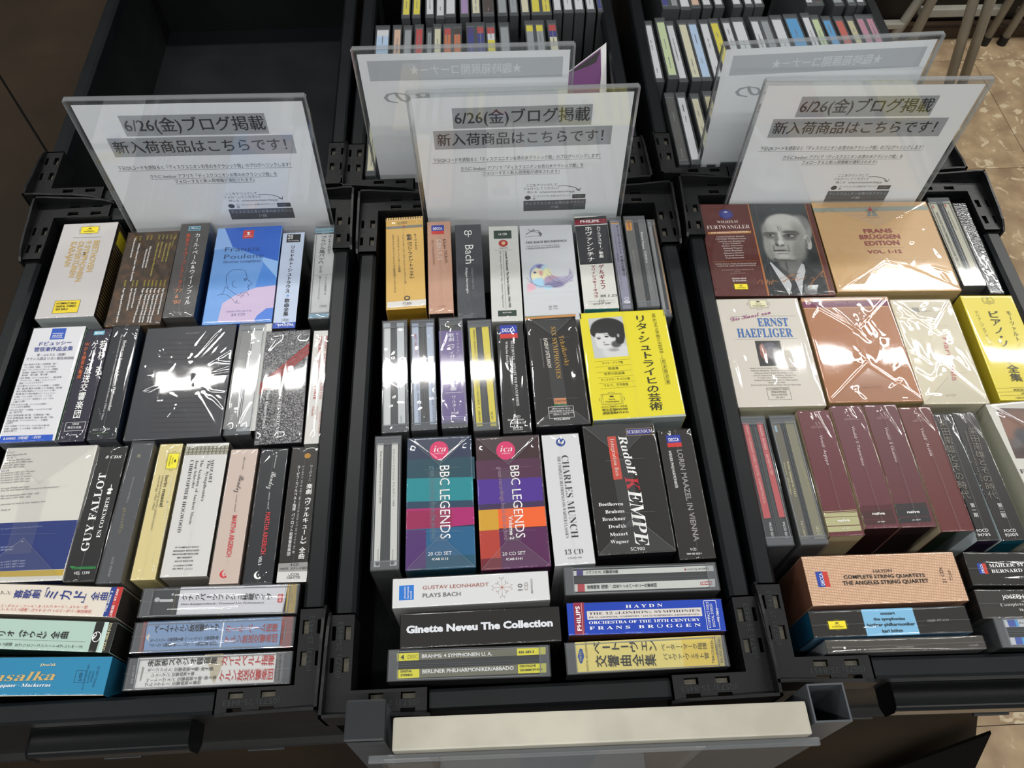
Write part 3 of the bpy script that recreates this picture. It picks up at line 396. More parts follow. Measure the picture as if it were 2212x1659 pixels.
('L3f', -227.4, -81.1, 23.6, 122.2, -0.64,'dusty pink box with thin script and condensed red capitals','BFAEA4','A0948C','8F8078','h', 0, [('T','Friends', 0.5, 53.4, 12.3, -89.1, 1.4,'5A5250','s'),('T','Rendez', -0.8, 35.2, 16.2, -95.3, 4.7,'5A5250','s'),('T','vous and', -0.9, 16.6, 15.7, -88.5, 1.5,'5A5250','s'),('T','MARTHA ARGERICH', -1.2, -2.2, 36.3, -89.8, 3.8,'C43A40','w'),('E', -0.4, -53.0, 3.9, 3.5,'C4303A'),('E', 1.1, -52.5, 3.5, 3.3,'BFAEA4'),('E', -0.3, -53.1, 0.5, 0.6,'C4303A'),('E', 0.7, -55.3, 1.0, 0.9,'C4303A')]),
('L3g', -200.2, -82.1, 23.6, 122.8, -0.37,'black box with thin white script, condensed red capitals and white crescent','25282B','2A3550','1A1C1F','h', 0, [('T','Rachmaninov', 1.6, 54.9, 13.1, -92.2, 1.5,'CFCFCF','s'),('T','Rendez', -0.1, 38.3, 16.2, -96.0, 4.68,'CFCFCF','s'),('T','vous and', -0.1, 18.8, 15.7, -88.5, 1.6,'CFCFCF','s'),('T','MARTHA ARGERICH', -0.5, 0.5, 37.1, -90.0, 3.8,'C43A40','w'),('T','VOL 2', -1.6, -38.7, 7.3, -86.9, 2.49,'ECECEA','w'),('E', 0.0, -54.2, 3.8, 3.4,'ECECEA'),('E', 1.7, -53.6, 3.7, 3.4,'25282B'),('E', 0.0, -54.1, 0.5, 0.6,'ECECEA'),('E', 1.1, -56.5, 0.9, 0.9,'ECECEA')]),
('L3h', -173.0, -81.8, 23.7, 123.3, -0.33,'black box with bold white Japanese title and grey and white foot label','26231F','26231F','1C1A18','h', 0, [('E', 2.3, 52.7, 2.8, 2.5,'A87A2A'),('V','ワーグナー：', 6.7, 43.5, 17.2, -90.7, 2.7,'D5D5D5',''),('V','楽劇《ヴァルキューレ》全曲', 6.8, 25.5, 68.3, -90.6, 5.1,'ECECEA','w'),('V','ヴァルナイ（S）ホッター（B）ブラウエンスティン（S）ヴィナイ（T）他', -0.3, 42.9, 80.5, -90.4, 2.1,'CCCCCC',''),('V','ヨーゼフ・カイルベルト指揮 バイロイト祝祭管弦楽団', -4.2, 43.5, 82.9, -90.3, 2.8,'D5D5D5','w'),('Q', [(-12.1, -45.5),(11.7, -45.2),(12.1, -52.9),(-12.1, -52.7)],'8E8D8B'),('Q', [(-12.1, -52.7),(12.1, -52.9),(12.0, -61.8),(-12.1, -61.6)],'C9C8C6'),('T','4 CD', -2.2, -48.2, 6.7, 0.0, 2.3,'1C1C1C',''),('T','1955年  ステレオ録音', -10.4, -51.3, 22.7, 0.3, 2.0,'1C1C1C',''),('T','UCCN', -2.9, -56.4, 8.2, -0.7, 2.2,'1C1C1C',''),('T','1067/70', -3.8, -59.0, 10.3, -0.6, 2.3,'1C1C1C','')]),
('L4a', -371.3, -148.8, 125.5, 24.0, -4.4,'cream boxed set lying sideways with bold blue Japanese title and red price band','D8CFC2','B5AC9C','3A3632','s', 0, [('V','喜歌劇', -23.1, 3.8, 21.7, 1.8, 7.38,'24357E','w'),('V','「', -1.0, 4.2, 3.9, 1.5, 11.09,'24357E','n'),('V','ミカド', 2.0, 4.3, 33.3, 0.2, 9.11,'24357E','w'),('V','」', 33.7, 3.7, 4.3, -1.3, 10.92,'24357E','n'),('V','全曲', 38.8, 3.9, 14.2, 1.6, 7.06,'24357E','w'),('V','アン：', -34.3, 4.4, 10.3, 1.7, 3.64,'1C1C1C',''),('V','ン／ライト／リード／サンドフォード／レイナー他', -30.7, -5.9, 69.8, 0.9, 2.82,'C0453F',''),('V','ン・ナッシュ指揮／ロイヤル・フィルハーモニー管弦楽団', -29.7, -8.5, 72.9, 0.2, 2.7,'C0453F',''),('Q', [(53.1, 12.0),(57.6, 12.2),(57.8, -11.8),(53.1, -11.6)],'263C86'),('Q', [(57.6, 12.2),(63.0, 12.2),(62.7, -12.0),(57.5, -11.8)],'B5302E'),('T','F70L-50354  5', 54.8, -7.7, 16.4, 87.2, 1.49,'ECECEA','w'),('T','2枚組・¥7,000', 60.3, -11.1, 21.5, 90.8, 2.1,'ECECEA','w')]),
('L4b', -370.0, -176.3, 125.5, 23.3, -4.5,'pale mint boxed set lying sideways with black Japanese title and black round emblem band','A9C2B7','2A4A44','22221F','s', 0, [('V','リオ', -27.3, 0.0, 12.7, 0.9, 5.23,'202020','w'),('V','《サウル》', -14.2, 0.5, 27.6, -1.9, 5.43,'202020','w'),('V','全曲', 13.7, -0.1, 14.2, 2.0, 5.87,'202020','w'),('PL', [(-26.3, -4.3),(41.8, -4.2)],'55665F', 0.25),('V','シュ指揮', -24.8, -8.2, 11.4, 1.0, 2.62,'1C1C1C',''),('V','ガブリエリ・コンソート＆プレイヤーズ', -11.5, -8.4, 53.1, 0.3, 2.61,'1C1C1C',''),('Q', [(46.0, 11.4),(52.8, 11.5),(52.4, -11.9),(46.5, -11.9)],'1E1E1C'),('Q', [(52.7, 11.6),(56.2, 11.6),(57.4, -11.9),(54.2, -11.9)],'BCD2CB'),('Q', [(56.2, 11.6),(63.0, 11.5),(62.7, -11.9),(57.3, -11.9)],'1E1E1C'),('E', 49.6, -0.1, 3.3, 4.0,'ECECEA'),('E', 49.6, -0.1, 2.7, 3.5,'1E1E1C'),('T','4D', 48.7, -2.7, 5.7, 77.9, 2.81,'ECECEA','w'),('T','UCCA-1036/8 (3CD)', 59.0, -10.3, 21.1, 90.5, 1.8,'CFC9A0','w')]),
('L4c', -368.0, -207.5, 125.5, 28.0, -2.2,'bright blue boxed set lying sideways with gold italic title','2A7FA6','22201C','1B5C7A','s', 0, [('T','Dvořák', 9.2, 7.0, 12.0, 1.0, 2.01,'E0CF9A','B'),('T','Rusalka', -36.1, -4.0, 58.8, 0.9, 6.53,'C2A56A','B'),('T','Heppner · Mackerras', -22.3, -7.9, 43.6, 0.1, 2.4,'ECECEA','B'),('O', 41.9, -0.6, 3.7, 4.3,'173A5A', 0.3),('T','3 CD', 43.7, -3.8, 6.1, 96.5, 1.99,'173A5A','w'),('T','BOOKLET ENCLOSED', 46.7, -10.0, 18.3, 89.4, 1.1,'173A5A',''),('T','DIGITAL', 49.3, -5.4, 9.0, 90.0, 1.1,'173A5A',''),('T','STEREO', 51.9, -4.8, 8.3, 90.7, 1.2,'173A5A',''),('T','POCL-1661/3', 54.6, -8.2, 14.8, 88.5, 1.4,'173A5A',''),('PL', [(-36.0, -14.2),(63.0, -14.2)],'D8CDB8', 0.5)]),
('L4d', -229.1, -156.0, 125.9, 24.0, -1.06,'sideways disc set with white label, gold stripe and black Japanese title','4A4A48','4A4A48','2A2A28','w', 1, [('Q', [(-54.0, 12.2),(-33.5, 12.2),(-33.0, -10.5),(-51.6, -11.3)],'2A2A2C'),('Q', [(-33.5, 12.2),(52.6, 12.2),(50.9, -11.1),(-33.0, -10.5)],'D5D4D8'),('Q', [(52.6, 12.2),(60.0, 12.2),(60.8, -10.7),(53.2, -11.0)],'C4A22E'),('PL', [(51.4, 12.2),(50.6, -10.9)],'777777', 0.3),('V','クナッパーツブッシュ秘蔵ライヴ', -31.1, 3.9, 72.6, -1.0, 5.68,'1C1C1C','w'),('T','Hans Knappertsbusch / Treasured Live Performances', -30.9, -2.4, 66.1, -0.3, 1.6,'1C1C1C','i'),('R', 47.8, 1.1, 2.0, 3.4,'C0302E'),('T','6CD', 48.7, -1.5, 5.3, 93.2, 1.8,'ECECEA','w'),('E', -50.6, 2.6, 2.1, 1.9,'B5B5B5'),('PL', [(-47.7, 1.8),(-38.4, 1.6)],'C5C5C5', 2.2),('E', -39.2, 1.8, 1.1, 1.3,'CCCCCC'),('E', -38.9, 6.6, 1.0, 1.1,'AAAAAA'),('T','HANS KNAPPERTSBUSCH', -36.3, -8.8, 18.6, 88.5, 0.8,'8A8040',''),('T','KICC 42915', 57.5, -2.3, 6.8, 90.0, 1.2,'7A6A20','')]),
('L4e', -229.7, -182.8, 126.0, 23.8, -0.43,'sideways disc set with grey-blue label, rust end bands and red and black Japanese title','55575A','55575A','2A2A28','w', 1, [('Q', [(-57.2, 12.1),(-54.2, 12.1),(-53.4, -11.6),(-56.4, -11.5)],'9A4038'),('Q', [(-54.1, 12.1),(51.5, 12.1),(51.6, -11.5),(-52.9, -11.6)],'7C97BB'),('Q', [(51.5, 12.1),(60.1, 12.1),(60.7, -11.9),(52.3, -11.6)],'9A443A'),('V','ベーム＋ケルン放送響ライヴ', -47.8, 6.4, 51.2, -0.3, 6.29,'1C1C1C','w'),('V','モーツァルト 交響曲第29番・ベートーヴェン 交響曲第7番', -49.0, -2.3, 52.7, 0.3, 3.4,'1C1C1C',''),('V','ブラームス 交響曲第1番・ドヴォルザーク 交響曲第9番「新世界」', -48.9, -6.1, 53.0, -0.4, 3.39,'1C1C1C',''),('PL', [(5.9, 10.3),(5.9, -9.2)],'ECECEA', 0.9),('V','カール・ベーム指揮', 8.0, 4.3, 41.2, -0.4, 6.59,'A34A40','w'),('V','ケルン放送交響楽団', 8.2, -3.8, 41.6, -0.4, 6.79,'A34A40','w'),('Q', [(-53.1, 0.5),(-51.1, 3.6),(-50.8, 1.7),(-49.1, 1.3),(-50.8, 0.4),(-50.4, -3.2)],'D0C8B8'),('T','WEITBLICK', 54.2, -5.6, 11.1, 94.1, 1.3,'4A2A28','')]),
('L4f', -229.3, -210.0, 126.0, 24.3, -0.24,'sideways disc set with stained white label, black and large red Japanese titles','777774','777774','2A2A28','w', 1, [('Q', [(-56.2, 12.1),(49.6, 11.8),(49.9, -10.2),(-55.5, -11.3)],'D8D7D3'),('Q', [(49.6, 11.8),(55.7, 11.5),(56.2, -10.5),(50.2, -10.4)],'6A6A68'),('Q', [(-5.5, 12.4),(8.7, 12.4),(9.3, 6.2),(7.6, -1.7),(5.0, -9.3),(1.9, -5.8),(-0.7, 2.9)],'B9AF96'),('V','未発表スタジオ録音集', -48.4, 8.0, 53.6, 0.0, 6.0,'1C1C1C','w'),('V','モーツァルト：交響曲第30番・第40番', -47.3, 2.7, 50.2, -1.0, 3.09,'2A2A2A',''),('V','シューマン：交響曲第４番', -44.0, -1.4, 32.9, 0.2, 3.1,'2A2A2A',''),('V','ベートーヴェン：交響曲第４番・第９番', -47.1, -5.0, 53.3, 0.2, 3.1,'2A2A2A',''),('V','ブルックナー：交響曲第６番他', -47.4, -8.0, 42.4, 0.1, 3.1,'2A2A2A',''),('V','カイルベルト指揮', 7.9, 7.2, 41.0, -1.5, 8.26,'B5302E','w'),('V','ケルン放送交響楽団', 7.9, -3.9, 41.3, -0.3, 8.69,'B5302E','w'),('T','SSS0048-2', 54.5, -9.2, 19.5, 92.6, 1.59,'333333',''),('T','WEITBLICK', 51.0, -6.6, 13.6, 89.6, 1.3,'333333',''),('T','発売元', -56.4, -7.0, 14.2, 93.6, 1.49,'C5C5C2',''),('Q', [(-52.0, -5.4),(-52.0, 5.7),(-50.0, 5.0),(-50.6, -4.5)],'9A9A94')]),
('C1a', -89.5, 193.1, 39.6, 124.7, 2.19,'golden yellow box with ticked top edge and grey band, rear left of centre crate','D0A958','8A6A1C','A8863E','h', 0, [('Q', [(-20.0, 61.1),(19.2, 62.0),(19.1, 56.4),(-20.0, 57.5)],'DDB978'),('PL', [(-19.4, 62.0),(-19.4, 58.7)],'3A2A18', 0.8),('PL', [(-16.8, 62.0),(-16.8, 58.8)],'3A2A18', 0.8),('PL', [(-14.2, 62.1),(-14.2, 58.8)],'3A2A18', 0.8),('PL', [(-11.6, 62.1),(-11.6, 58.8)],'3A2A18', 0.8),('PL', [(-8.9, 62.1),(-9.0, 58.9)],'3A2A18', 0.8),('PL', [(-6.3, 62.2),(-6.3, 58.9)],'3A2A18', 0.8),('PL', [(-3.7, 62.2),(-3.7, 58.9)],'3A2A18', 0.8),('PL', [(-1.1, 62.3),(-1.1, 59.0)],'3A2A18', 0.8),('PL', [(1.6, 62.3),(1.5, 59.0)],'3A2A18', 0.8),('PL', [(4.2, 62.3),(4.1, 59.1)],'3A2A18', 0.8),('PL', [(6.8, 62.4),(6.8, 59.1)],'3A2A18', 0.8),('PL', [(9.4, 62.4),(9.4, 59.1)],'3A2A18', 0.8),('PL', [(12.1, 62.4),(12.0, 59.2)],'3A2A18', 0.8),('PL', [(14.7, 62.5),(14.6, 59.2)],'3A2A18', 0.8),('PL', [(17.3, 62.5),(17.3, 59.2)],'3A2A18', 0.8),('Q', [(-19.4, 49.3),(19.0, 49.8),(19.1, 46.2),(-19.3, 45.8)],'7C7A78'),('Q', [(-0.9, 50.3),(1.3, 48.0),(-2.7, 47.7)],'B5403A'),('T','SUPER', -7.5, 51.4, 10.8, 4.2, 3.39,'8A7B66',''),('V','モーツァルト：', 10.8, 37.4, 25.1, -87.0, 2.98,'3A362C','w'),('V','歌劇《コシ・ファン・トゥッテ》', 4.4, 36.9, 63.2, -88.0, 5.28,'3A362C','w'),('V','アルノンクール／ジグムント・ハンプソン他', -1.8, 36.9, 67.3, -88.6, 2.49,'5A5444',''),('V','ニコラウス・アーノンクール指揮', -7.2, 36.3, 51.4, -88.7, 2.69,'4A4436',''),('V','王立アムステルダム・コンセルトヘボウ管弦楽団（アムステルダム）', -12.3, 37.2, 79.4, -88.8, 2.5,'4A4436',''),('E', 1.3, -48.9, 3.1, 3.1,'4A4436'),('E', 1.3, -48.9, 1.6, 1.5,'D0A958'),('Q', [(-18.9, -52.6),(20.0, -51.8),(20.0, -59.3),(-18.3, -60.1)],'D5D3CE'),('T','¥7,800', -3.3, -57.7, 9.0, 1.3, 3.2,'55504A','')]),
('C1b', -53.4, 185.4, 24.8, 123.7, 1.27,'salmon pink box with blue and red logo square and white condensed capitals','B98F78','2A2220','8F6852','h', 0, [('DE', -1.4, 50.1, 6.7, 6.3, 0),('T','Klaus Mäkelä', 3.7, 36.4, 33.6, -86.9, 3.08,'55302A','r'),('T','SIBELIUS', -3.4, 36.2, 29.1, -86.9, 4.78,'E8DCD4','n'),('T','OSLO PHILHARMONIC', -8.3, 36.0, 35.2, -88.2, 2.2,'8A5A4C',''),('T','4 CDs', -3.6, -54.7, 8.0, 5.0, 2.58,'B0826E','')]),
('C1c', -22.8, 178.9, 27.8, 125.2, 0.88,'dark grey rounded box with white Greek letter and large sideways white word','3C3E44','3C3E44','2A2C30','h', 0, [('E', -2.1, 50.9, 2.1, 3.6,'ECECEA'),('E', 2.0, 50.9, 1.9, 3.4,'ECECEA'),('E', -1.9, 50.8, 1.4, 2.4,'3C3E44'),('E', 1.8, 50.8, 1.3, 2.1,'3C3E44'),('R', 0.1, 48.6, 0.4, 4.0,'ECECEA'),('T','Bach', -3.8, 33.3, 25.6, -90.2, 8.7,'ECECEA',''),('T','Philippe Herreweghe', -4.5, 2.1, 33.6, -89.1, 2.3,'ECECEA',''),('T','Collegium Vocale Gent', 1.5, 2.2, 28.7, -88.8, 2.2,'8A8C92','')]),
('C1d', 13.6, 174.5, 31.1, 126.5, -0.43,'white box with dark green label bands and red oval badge','C6C7C3','9A9A96','8E8F8C','h', 0, [('R', -1.0, 51.0, 9.4, 5.8,'24392F'),('T','14 CD', -5.1, 49.8, 8.7, 0.7, 2.8,'ECECEA','w'),('E', -0.8, 38.7, 4.9, 4.8,'A8302A'),('Q', [(-2.3, 40.6),(-0.6, 41.6),(1.3, 40.7),(1.3, 37.6),(-0.6, 36.5),(-2.5, 37.5)],'D5B890'),('T','MASTERS', -5.2, 31.0, 9.1, 1.9, 1.4,'5A5A58',''),('PL', [(-10.1, 28.8),(8.9, 29.3)],'777777', 0.3),('PL', [(-1.4, 28.0),(-0.9, -47.3)],'777777', 0.3),('T','Leopold Stokowski: The Stereo Collection 1954-1975', 0.9, 27.4, 73.9, -89.2, 2.2,'33332F','w'),('T','Bach · Beethoven · Brahms · Handel · Mahler · Shostakovich · Wagner and more', -4.8, 27.3, 74.0, -89.5, 1.5,'55554F',''),('R', 0.2, -53.6, 9.2, 3.6,'24392F'),('T','88697915852', -4.4, -53.7, 8.9, 1.9, 1.3,'ECECEA','')]),
('C1e', 59.0, 174.0, 56.2, 126.5, -0.47,'wide white box with watercolour bird head and flowing feathers','C3C6CA','C3C6CA','8E9094','s', 0, [('T','THE BACH RECORDINGS', -22.4, 37.2, 43.2, 2.0, 2.99,'44444A','b'),('T','THE ACADEMY OF ANCIENT MUSIC', -22.0, 32.5, 35.0, 2.3, 1.4,'66666C',''),('T','CHRISTOPHER HOGWOOD', -22.2, 29.0, 35.5, 2.7, 2.29,'55555B','r'),('PL', [(-21.8, 50.5),(-15.1, 55.1),(-8.7, 56.0),(-4.9, 51.0),(-6.3, 47.3)],'5A5A5E', 0.8),('PL', [(-19.0, 57.9),(-17.5, 55.2),(-8.8, 53.3),(-5.7, 51.0)],'5A5A5E', 0.6),('PL', [(-16.3, 55.1),(-12.6, 58.0),(-13.1, 56.1)],'5A5A5E', 0.6),('Q', [(-8.8, 52.7),(-5.6, 52.6),(-4.3, 49.9),(-5.8, 49.4),(-6.4, 47.1),(-7.0, 49.4)],'5A5A5E'),('T', "L'OISEAU-LYRE", -22.4, 46.2, 16.2, 4.6, 1.29,'5A5A58',''),('IM', [(-23.3, 11.3),(26.6, 12.7),(25.6, -28.2),(-24.1, -29.4)], (90, 64),'C3C6CA', [(-10.2, -6.3, 10.6, 15.7,'8F9CC8', 0.15),(-10.3, -7.3, 8.5, 12.8,'D3D0B8', 0.35),(-8.4, 5.7, 4.7, 2.6,'6E6A98', 0.6),(-4.6, 3.6, 3.9, 4.0,'A9C4D8', 0.6),(-8.1, -3.3, 4.6, 3.0,'C98A90', 0.8),(-14.5, -6.1, 4.7, 6.0,'E0DBB5', 0.8),(-11.1, -15.2, 7.7, 5.8,'9CC4DC', 0.7),(-2.8, -5.5, 4.6, 8.9,'D8D8A8', 0.7),(1.3, -13.6, 7.7, 6.9,'A08CA8', 0.5),(4.5, -11.7, 4.6, 4.0,'C58A8C', 0.7),(9.0, -13.9, 9.2, 5.4,'9A93AE', 0.5),(16.9, -11.2, 6.2, 3.9,'A5A0B8', 0.6),(21.9, -6.4, 2.3, 5.9,'A9A6BC', 0.7),(4.0, -18.6, 10.0, 4.0,'7E7A9C', 0.5),(-2.3, -22.3, 4.5, 2.6,'A9CCE0', 0.7),(-19.9, -20.8, 4.6, 4.8,'D5A5B5', 0.7),(-22.4, -25.5, 3.0, 2.0,'D9B0BC', 0.8),(-15.0, -2.1, 1.7, 1.4,'5A5A80', 0.5)]),('PL', [(-1.0, -0.6),(3.2, -7.7),(9.0, -13.9),(16.9, -11.2),(21.3, -4.4),(21.1, 2.7)],'5A5478', 0.35),('PL', [(-2.8, -4.5),(1.4, -12.6),(8.8, -16.8),(18.3, -13.2),(24.1, -8.4)],'5A5478', 0.35),('PL', [(-5.3, -20.3),(3.8, -21.6),(13.3, -18.0),(19.8, -14.3),(23.6, -14.4)],'5A5478', 0.35),('PL', [(-18.9, -15.9),(-11.4, -20.1),(-2.3, -22.3),(7.0, -20.7)],'5A5478', 0.35),('PL', [(-18.6, 3.0),(-19.9, -6.9),(-18.1, -15.9),(-13.7, -20.0)],'5A5478', 0.35),('PL', [(-18.8, -15.4),(-23.9, -8.8)],'5A5478', 0.35),('PL', [(-18.8, -15.4),(-23.0, -13.8)],'5A5478', 0.35),('PL', [(0.1, -7.6),(4.4, -13.7),(11.8, -16.9)],'5A5478', 0.35),('PL', [(-5.9, -17.3),(1.0, -18.5),(7.9, -17.8),(15.1, -14.1)],'5A5478', 0.35),('T','20 CD', -3.6, -48.0, 8.9, 3.9, 2.19,'5A5A58',''),('T','482 1736', -3.8, -50.6, 9.5, 3.6, 1.29,'5A5A58','')]),
('C1f', 108.3, 185.7, 34.9, 125.6, -0.43,'tall white box, black upper half with white Japanese title under crimson band','CFCFC9','2F7A72','8A8C88','h', 0, [('Q', [(-17.6, 60.0),(17.2, 62.7),(17.1, -4.3),(-16.8, -5.5)],'26262A'),('Q', [(-17.2, 57.3),(17.2, 58.6),(16.7, 52.1),(-17.6, 49.9)],'7E1F30'),('PL', [(-17.7, 48.9),(16.8, 50.6)],'ECECEA', 0.9),('T','PHILIPS', -11.5, 52.7, 20.2, 1.7, 3.49,'ECECEA','w'),('V','ホヴァンシチナ', -3.8, 47.5, 50.0, -91.1, 7.7,'ECECEA','w'),('V','ムソルグスキー／歌劇', 7.2, 48.2, 45.5, -91.1, 4.4,'ECECEA','w'),('V','ゲルギエフ', 4.7, -5.9, 33.3, -91.2, 5.6,'7E1F30','w'),('V','マリインスキー・オペラ', -3.6, -6.6, 43.0, -90.8, 5.0,'8A2A38','w'),('T','08.1.25', 0.0, -48.8, 16.5, 1.4, 2.89,'1C1C1C','i'),('PL', [(-13.0, -54.0),(14.2, -52.6)],'5A5A58', 0.25),('PL', [(-13.0, -56.7),(14.2, -55.3)],'5A5A58', 0.25),('T','3 CD', -2.1, -55.4, 5.7, 3.0, 1.89,'1C1C1C',''),('T','UCCP-3479/81', -8.1, -58.5, 17.7, 2.6, 2.09,'1C1C1C',''),('O', 0.8, -51.9, 2.1, 1.0,'5A5A58', 0.2)]),
('C1g', 134.0, 183.8, 13.7, 127.6, -0.96,'narrow jewel case with lavender spine strip and dark Japanese lettering','66686C','66686C','3A3A3C','s', 1, [('Q', [(-5.4, 58.2),(4.4, 58.5),(4.7, -61.0),(-3.7, -61.3)],'8E8CA0'),('R', -0.8, 54.9, 4.4, 1.6,'D09A50'),('V','ギュンター・ヴァント 不滅の名盤', 1.6, 51.4, 64.5, -89.6, 2.9,'2A2A38','w'),('O', 2.7, -16.6, 1.8, 2.5,'2A2A38', 0.3),('T','8', 1.5, -17.9, 1.7, 3.4, 2.98,'2A2A38',''),('V','ミュンヘン・フィルハーモニー管弦楽団 シューベルト：ザ・グレート', -2.0, 51.5, 89.3, -90.0, 2.2,'55556A',''),('E', 1.5, -48.1, 2.4, 1.9,'C9C9D2'),('E', 1.5, -48.1, 1.5, 1.2,'8E8CA0'),('E', 1.5, -52.6, 3.3, 1.9,'DDDDE5'),('T','SACD', -0.2, -53.3, 3.1, 3.7, 1.29,'55556A','')]),
('C1h', 155.5, 184.6, 23.5, 125.3, -0.3,'thick double jewel case with grey spines and small orange sticker','505052','505052','2E2E2E','s', 2, [('Q', [(-9.9, 57.3),(-1.3, 57.5),(-1.4, -60.2),(-9.7, -60.4)],'6A6966'),('Q', [(3.7, 57.9),(12.0, 58.1),(11.7, -59.3),(3.2, -59.9)],'6F6F6E'),('Q', [(-9.5, 57.5),(-3.1, 57.6),(-3.7, 42.9),(-10.3, 42.3)],'D9923C'),('T','Penguin', -7.2, 55.6, 11.5, -89.0, 2.1,'6A4A20',''),('T','Hans Knappertsbusch', -7.2, 14.2, 28.2, -90.8, 2.0,'A5A5A2','r'),('T','Richard Wagner', 5.0, 39.8, 24.4, -91.6, 2.1,'ECECEA','b'),('T','PARSIFAL', 5.1, 12.7, 17.0, -90.7, 2.1,'ECECEA','b'),('T','Bayreuther Festspiele 1985', 5.3, -6.9, 33.3, -90.5, 1.8,'A5A5A2','r')]),
('C1i', 172.8, 175.6, 9.6, 131.5, -0.39,'two slim cases with amber and clear edges beside right rail of centre crate','3A3A3A','3A3A3A','6A4A18','s', 1, [('Q', [(2.2, 66.0),(4.0, 66.0),(5.1, -59.3),(3.1, -61.1)],'A87A3C'),('Q', [(-3.2, 66.0),(0.4, 66.0),(-0.3, -60.9),(-3.3, -60.8)],'8A8A8A')]),
('C2a', -95.8, 54.3, 24.8, 126.6, 1.96,'clear double jewel case with two bright silver-white strips','B0B2B5','B0B2B5','4A4C4E','c', 2, [('Q', [(-11.3, 61.4),(-4.4, 61.3),(-4.4, -54.6),(-11.3, -54.5)],'D5D5D5'),('Q', [(1.9, 60.6),(8.9, 60.6),(9.0, -53.7),(2.6, -53.6)],'D0D2D4'),('T','WERGO', 4.2, -45.4, 7.6, -85.5, 1.69,'88A08E','')]),
('C2b', -69.2, 54.9, 24.1, 125.6, 1.47,'clear double jewel case with blue-white strips and crinkled wrap','9FA5B0','9FA5B0','4A4C4E','c', 2, [('Q', [(-10.4, 59.0),(-4.1, 58.8),(-3.0, -56.1),(-8.8, -56.1)],'B9C3D6'),('Q', [(3.6, 58.7),(10.7, 58.5),(11.4, -56.3),(5.3, -56.3)],'B9C3D6'),('T','BEST 1562 (5CD)', -8.3, 45.6, 25.9, -88.0, 2.19,'B8403C',''),('T','LOVRO VON MATAČIĆ', -7.8, 18.4, 37.9, -88.3, 2.1,'44506A',''),('T','ZAGREB PHILHARMONIA', -6.0, -22.0, 32.4, -88.2, 1.59,'44506A',''),('T','LOVRO VON MATAČIĆ BEETHOVEN', 6.3, 19.6, 74.9, -88.7, 2.0,'6A7690','')]),
('C2c', -41.4, 55.8, 23.9, 125.4, 1.39,'jewel case set with mauve spine and vertical white Japanese title','8A8A8C','8A8A8C','2E2E34','h', 1, [('Q', [(-12.2, 47.9),(11.0, 47.2),(12.2, -56.9),(-11.9, -56.4)],'6A5590'),('T','JVO', -3.8, 51.4, 6.4, 0.0, 3.1,'A89A5A',''),('V','モーツァルト：', 5.7, 44.8, 25.9, -88.7, 3.49,'DAD6E4',''),('V','歌劇《フィガロの結婚》全曲', -0.2, 44.3, 66.4, -89.7, 5.7,'E8E6F0','w'),('PL', [(-7.6, -24.0),(8.2, -23.9)],'ECECEA', 0.4),('V','ワルター', 0.1, -27.0, 17.9, -89.7, 4.0,'E8E6F0','w'),('T','3CD', -2.9, -47.1, 6.8, -2.5, 2.1,'ECECEA','w'),('T','EPITA', -3.1, -51.2, 7.4, -0.8, 1.6,'D5D0E0',''),('PL', [(-11.4, -49.3),(12.1, -50.1)],'CFCADF', 0.3),('PL', [(-11.3, -51.7),(12.1, -52.5)],'CFCADF', 0.3)]),
('C2d', -13.0, 52.0, 24.2, 125.4, 1.68,'double jewel case with two yellow strips and dark lettering','505254','505254','2A2A2C','s', 2, [('Q', [(-9.7, 54.9),(-3.9, 54.9),(-3.3, -56.8),(-8.8, -57.2)],'D9C83A'),('Q', [(2.0, 55.0),(8.7, 54.9),(9.4, -57.7),(3.9, -57.7)],'D9C83A'),('T','ARROYO  DOMINGO  COSSOTTO  CAPPUCCILLI  GHIAUROV  C. ABBADO', -6.8, 52.4, 104.6, -89.9, 2.1,'6A6430','r'),('T','VERDI  AIDA', 4.9, 8.9, 18.8, -90.6, 1.9,'6A6430','r'),('T','MYTO', 4.8, -42.3, 8.4, -88.6, 1.99,'6A6430','r')]),
('C2e', 15.7, 47.3, 26.1, 123.2, 1.07,'black box with blue and red logo square and white condensed serif title','1C1C1D','202020','1A1A1A','h', 0, [('DE', -1.1, 51.2, 8.6, 7.8, 0),('T','BEETHOVEN · SONATE PER PIANOFORTE', 0.2, 40.0, 74.0, -89.5, 2.6,'ECECEA','r'),('T','Wilhelm Backhaus', -5.1, 39.4, 32.7, -90.9, 2.3,'ECECEA','r'),('T','5 CD', -2.6, -45.7, 6.2, -1.8, 2.2,'ECECEA',''),('T','libretto incluso', -8.0, -49.0, 14.4, 0.4, 2.1,'ECECEA',''),('T','467 258-2', -6.2, -52.4, 12.4, -0.9, 2.2,'ECECEA',''),('O', 0.5, -56.9, 4.1, 1.5,'ECECEA', 0.3),('T','D H B', -2.9, -57.4, 6.7, 0.0, 1.5,'ECECEA','w')]),
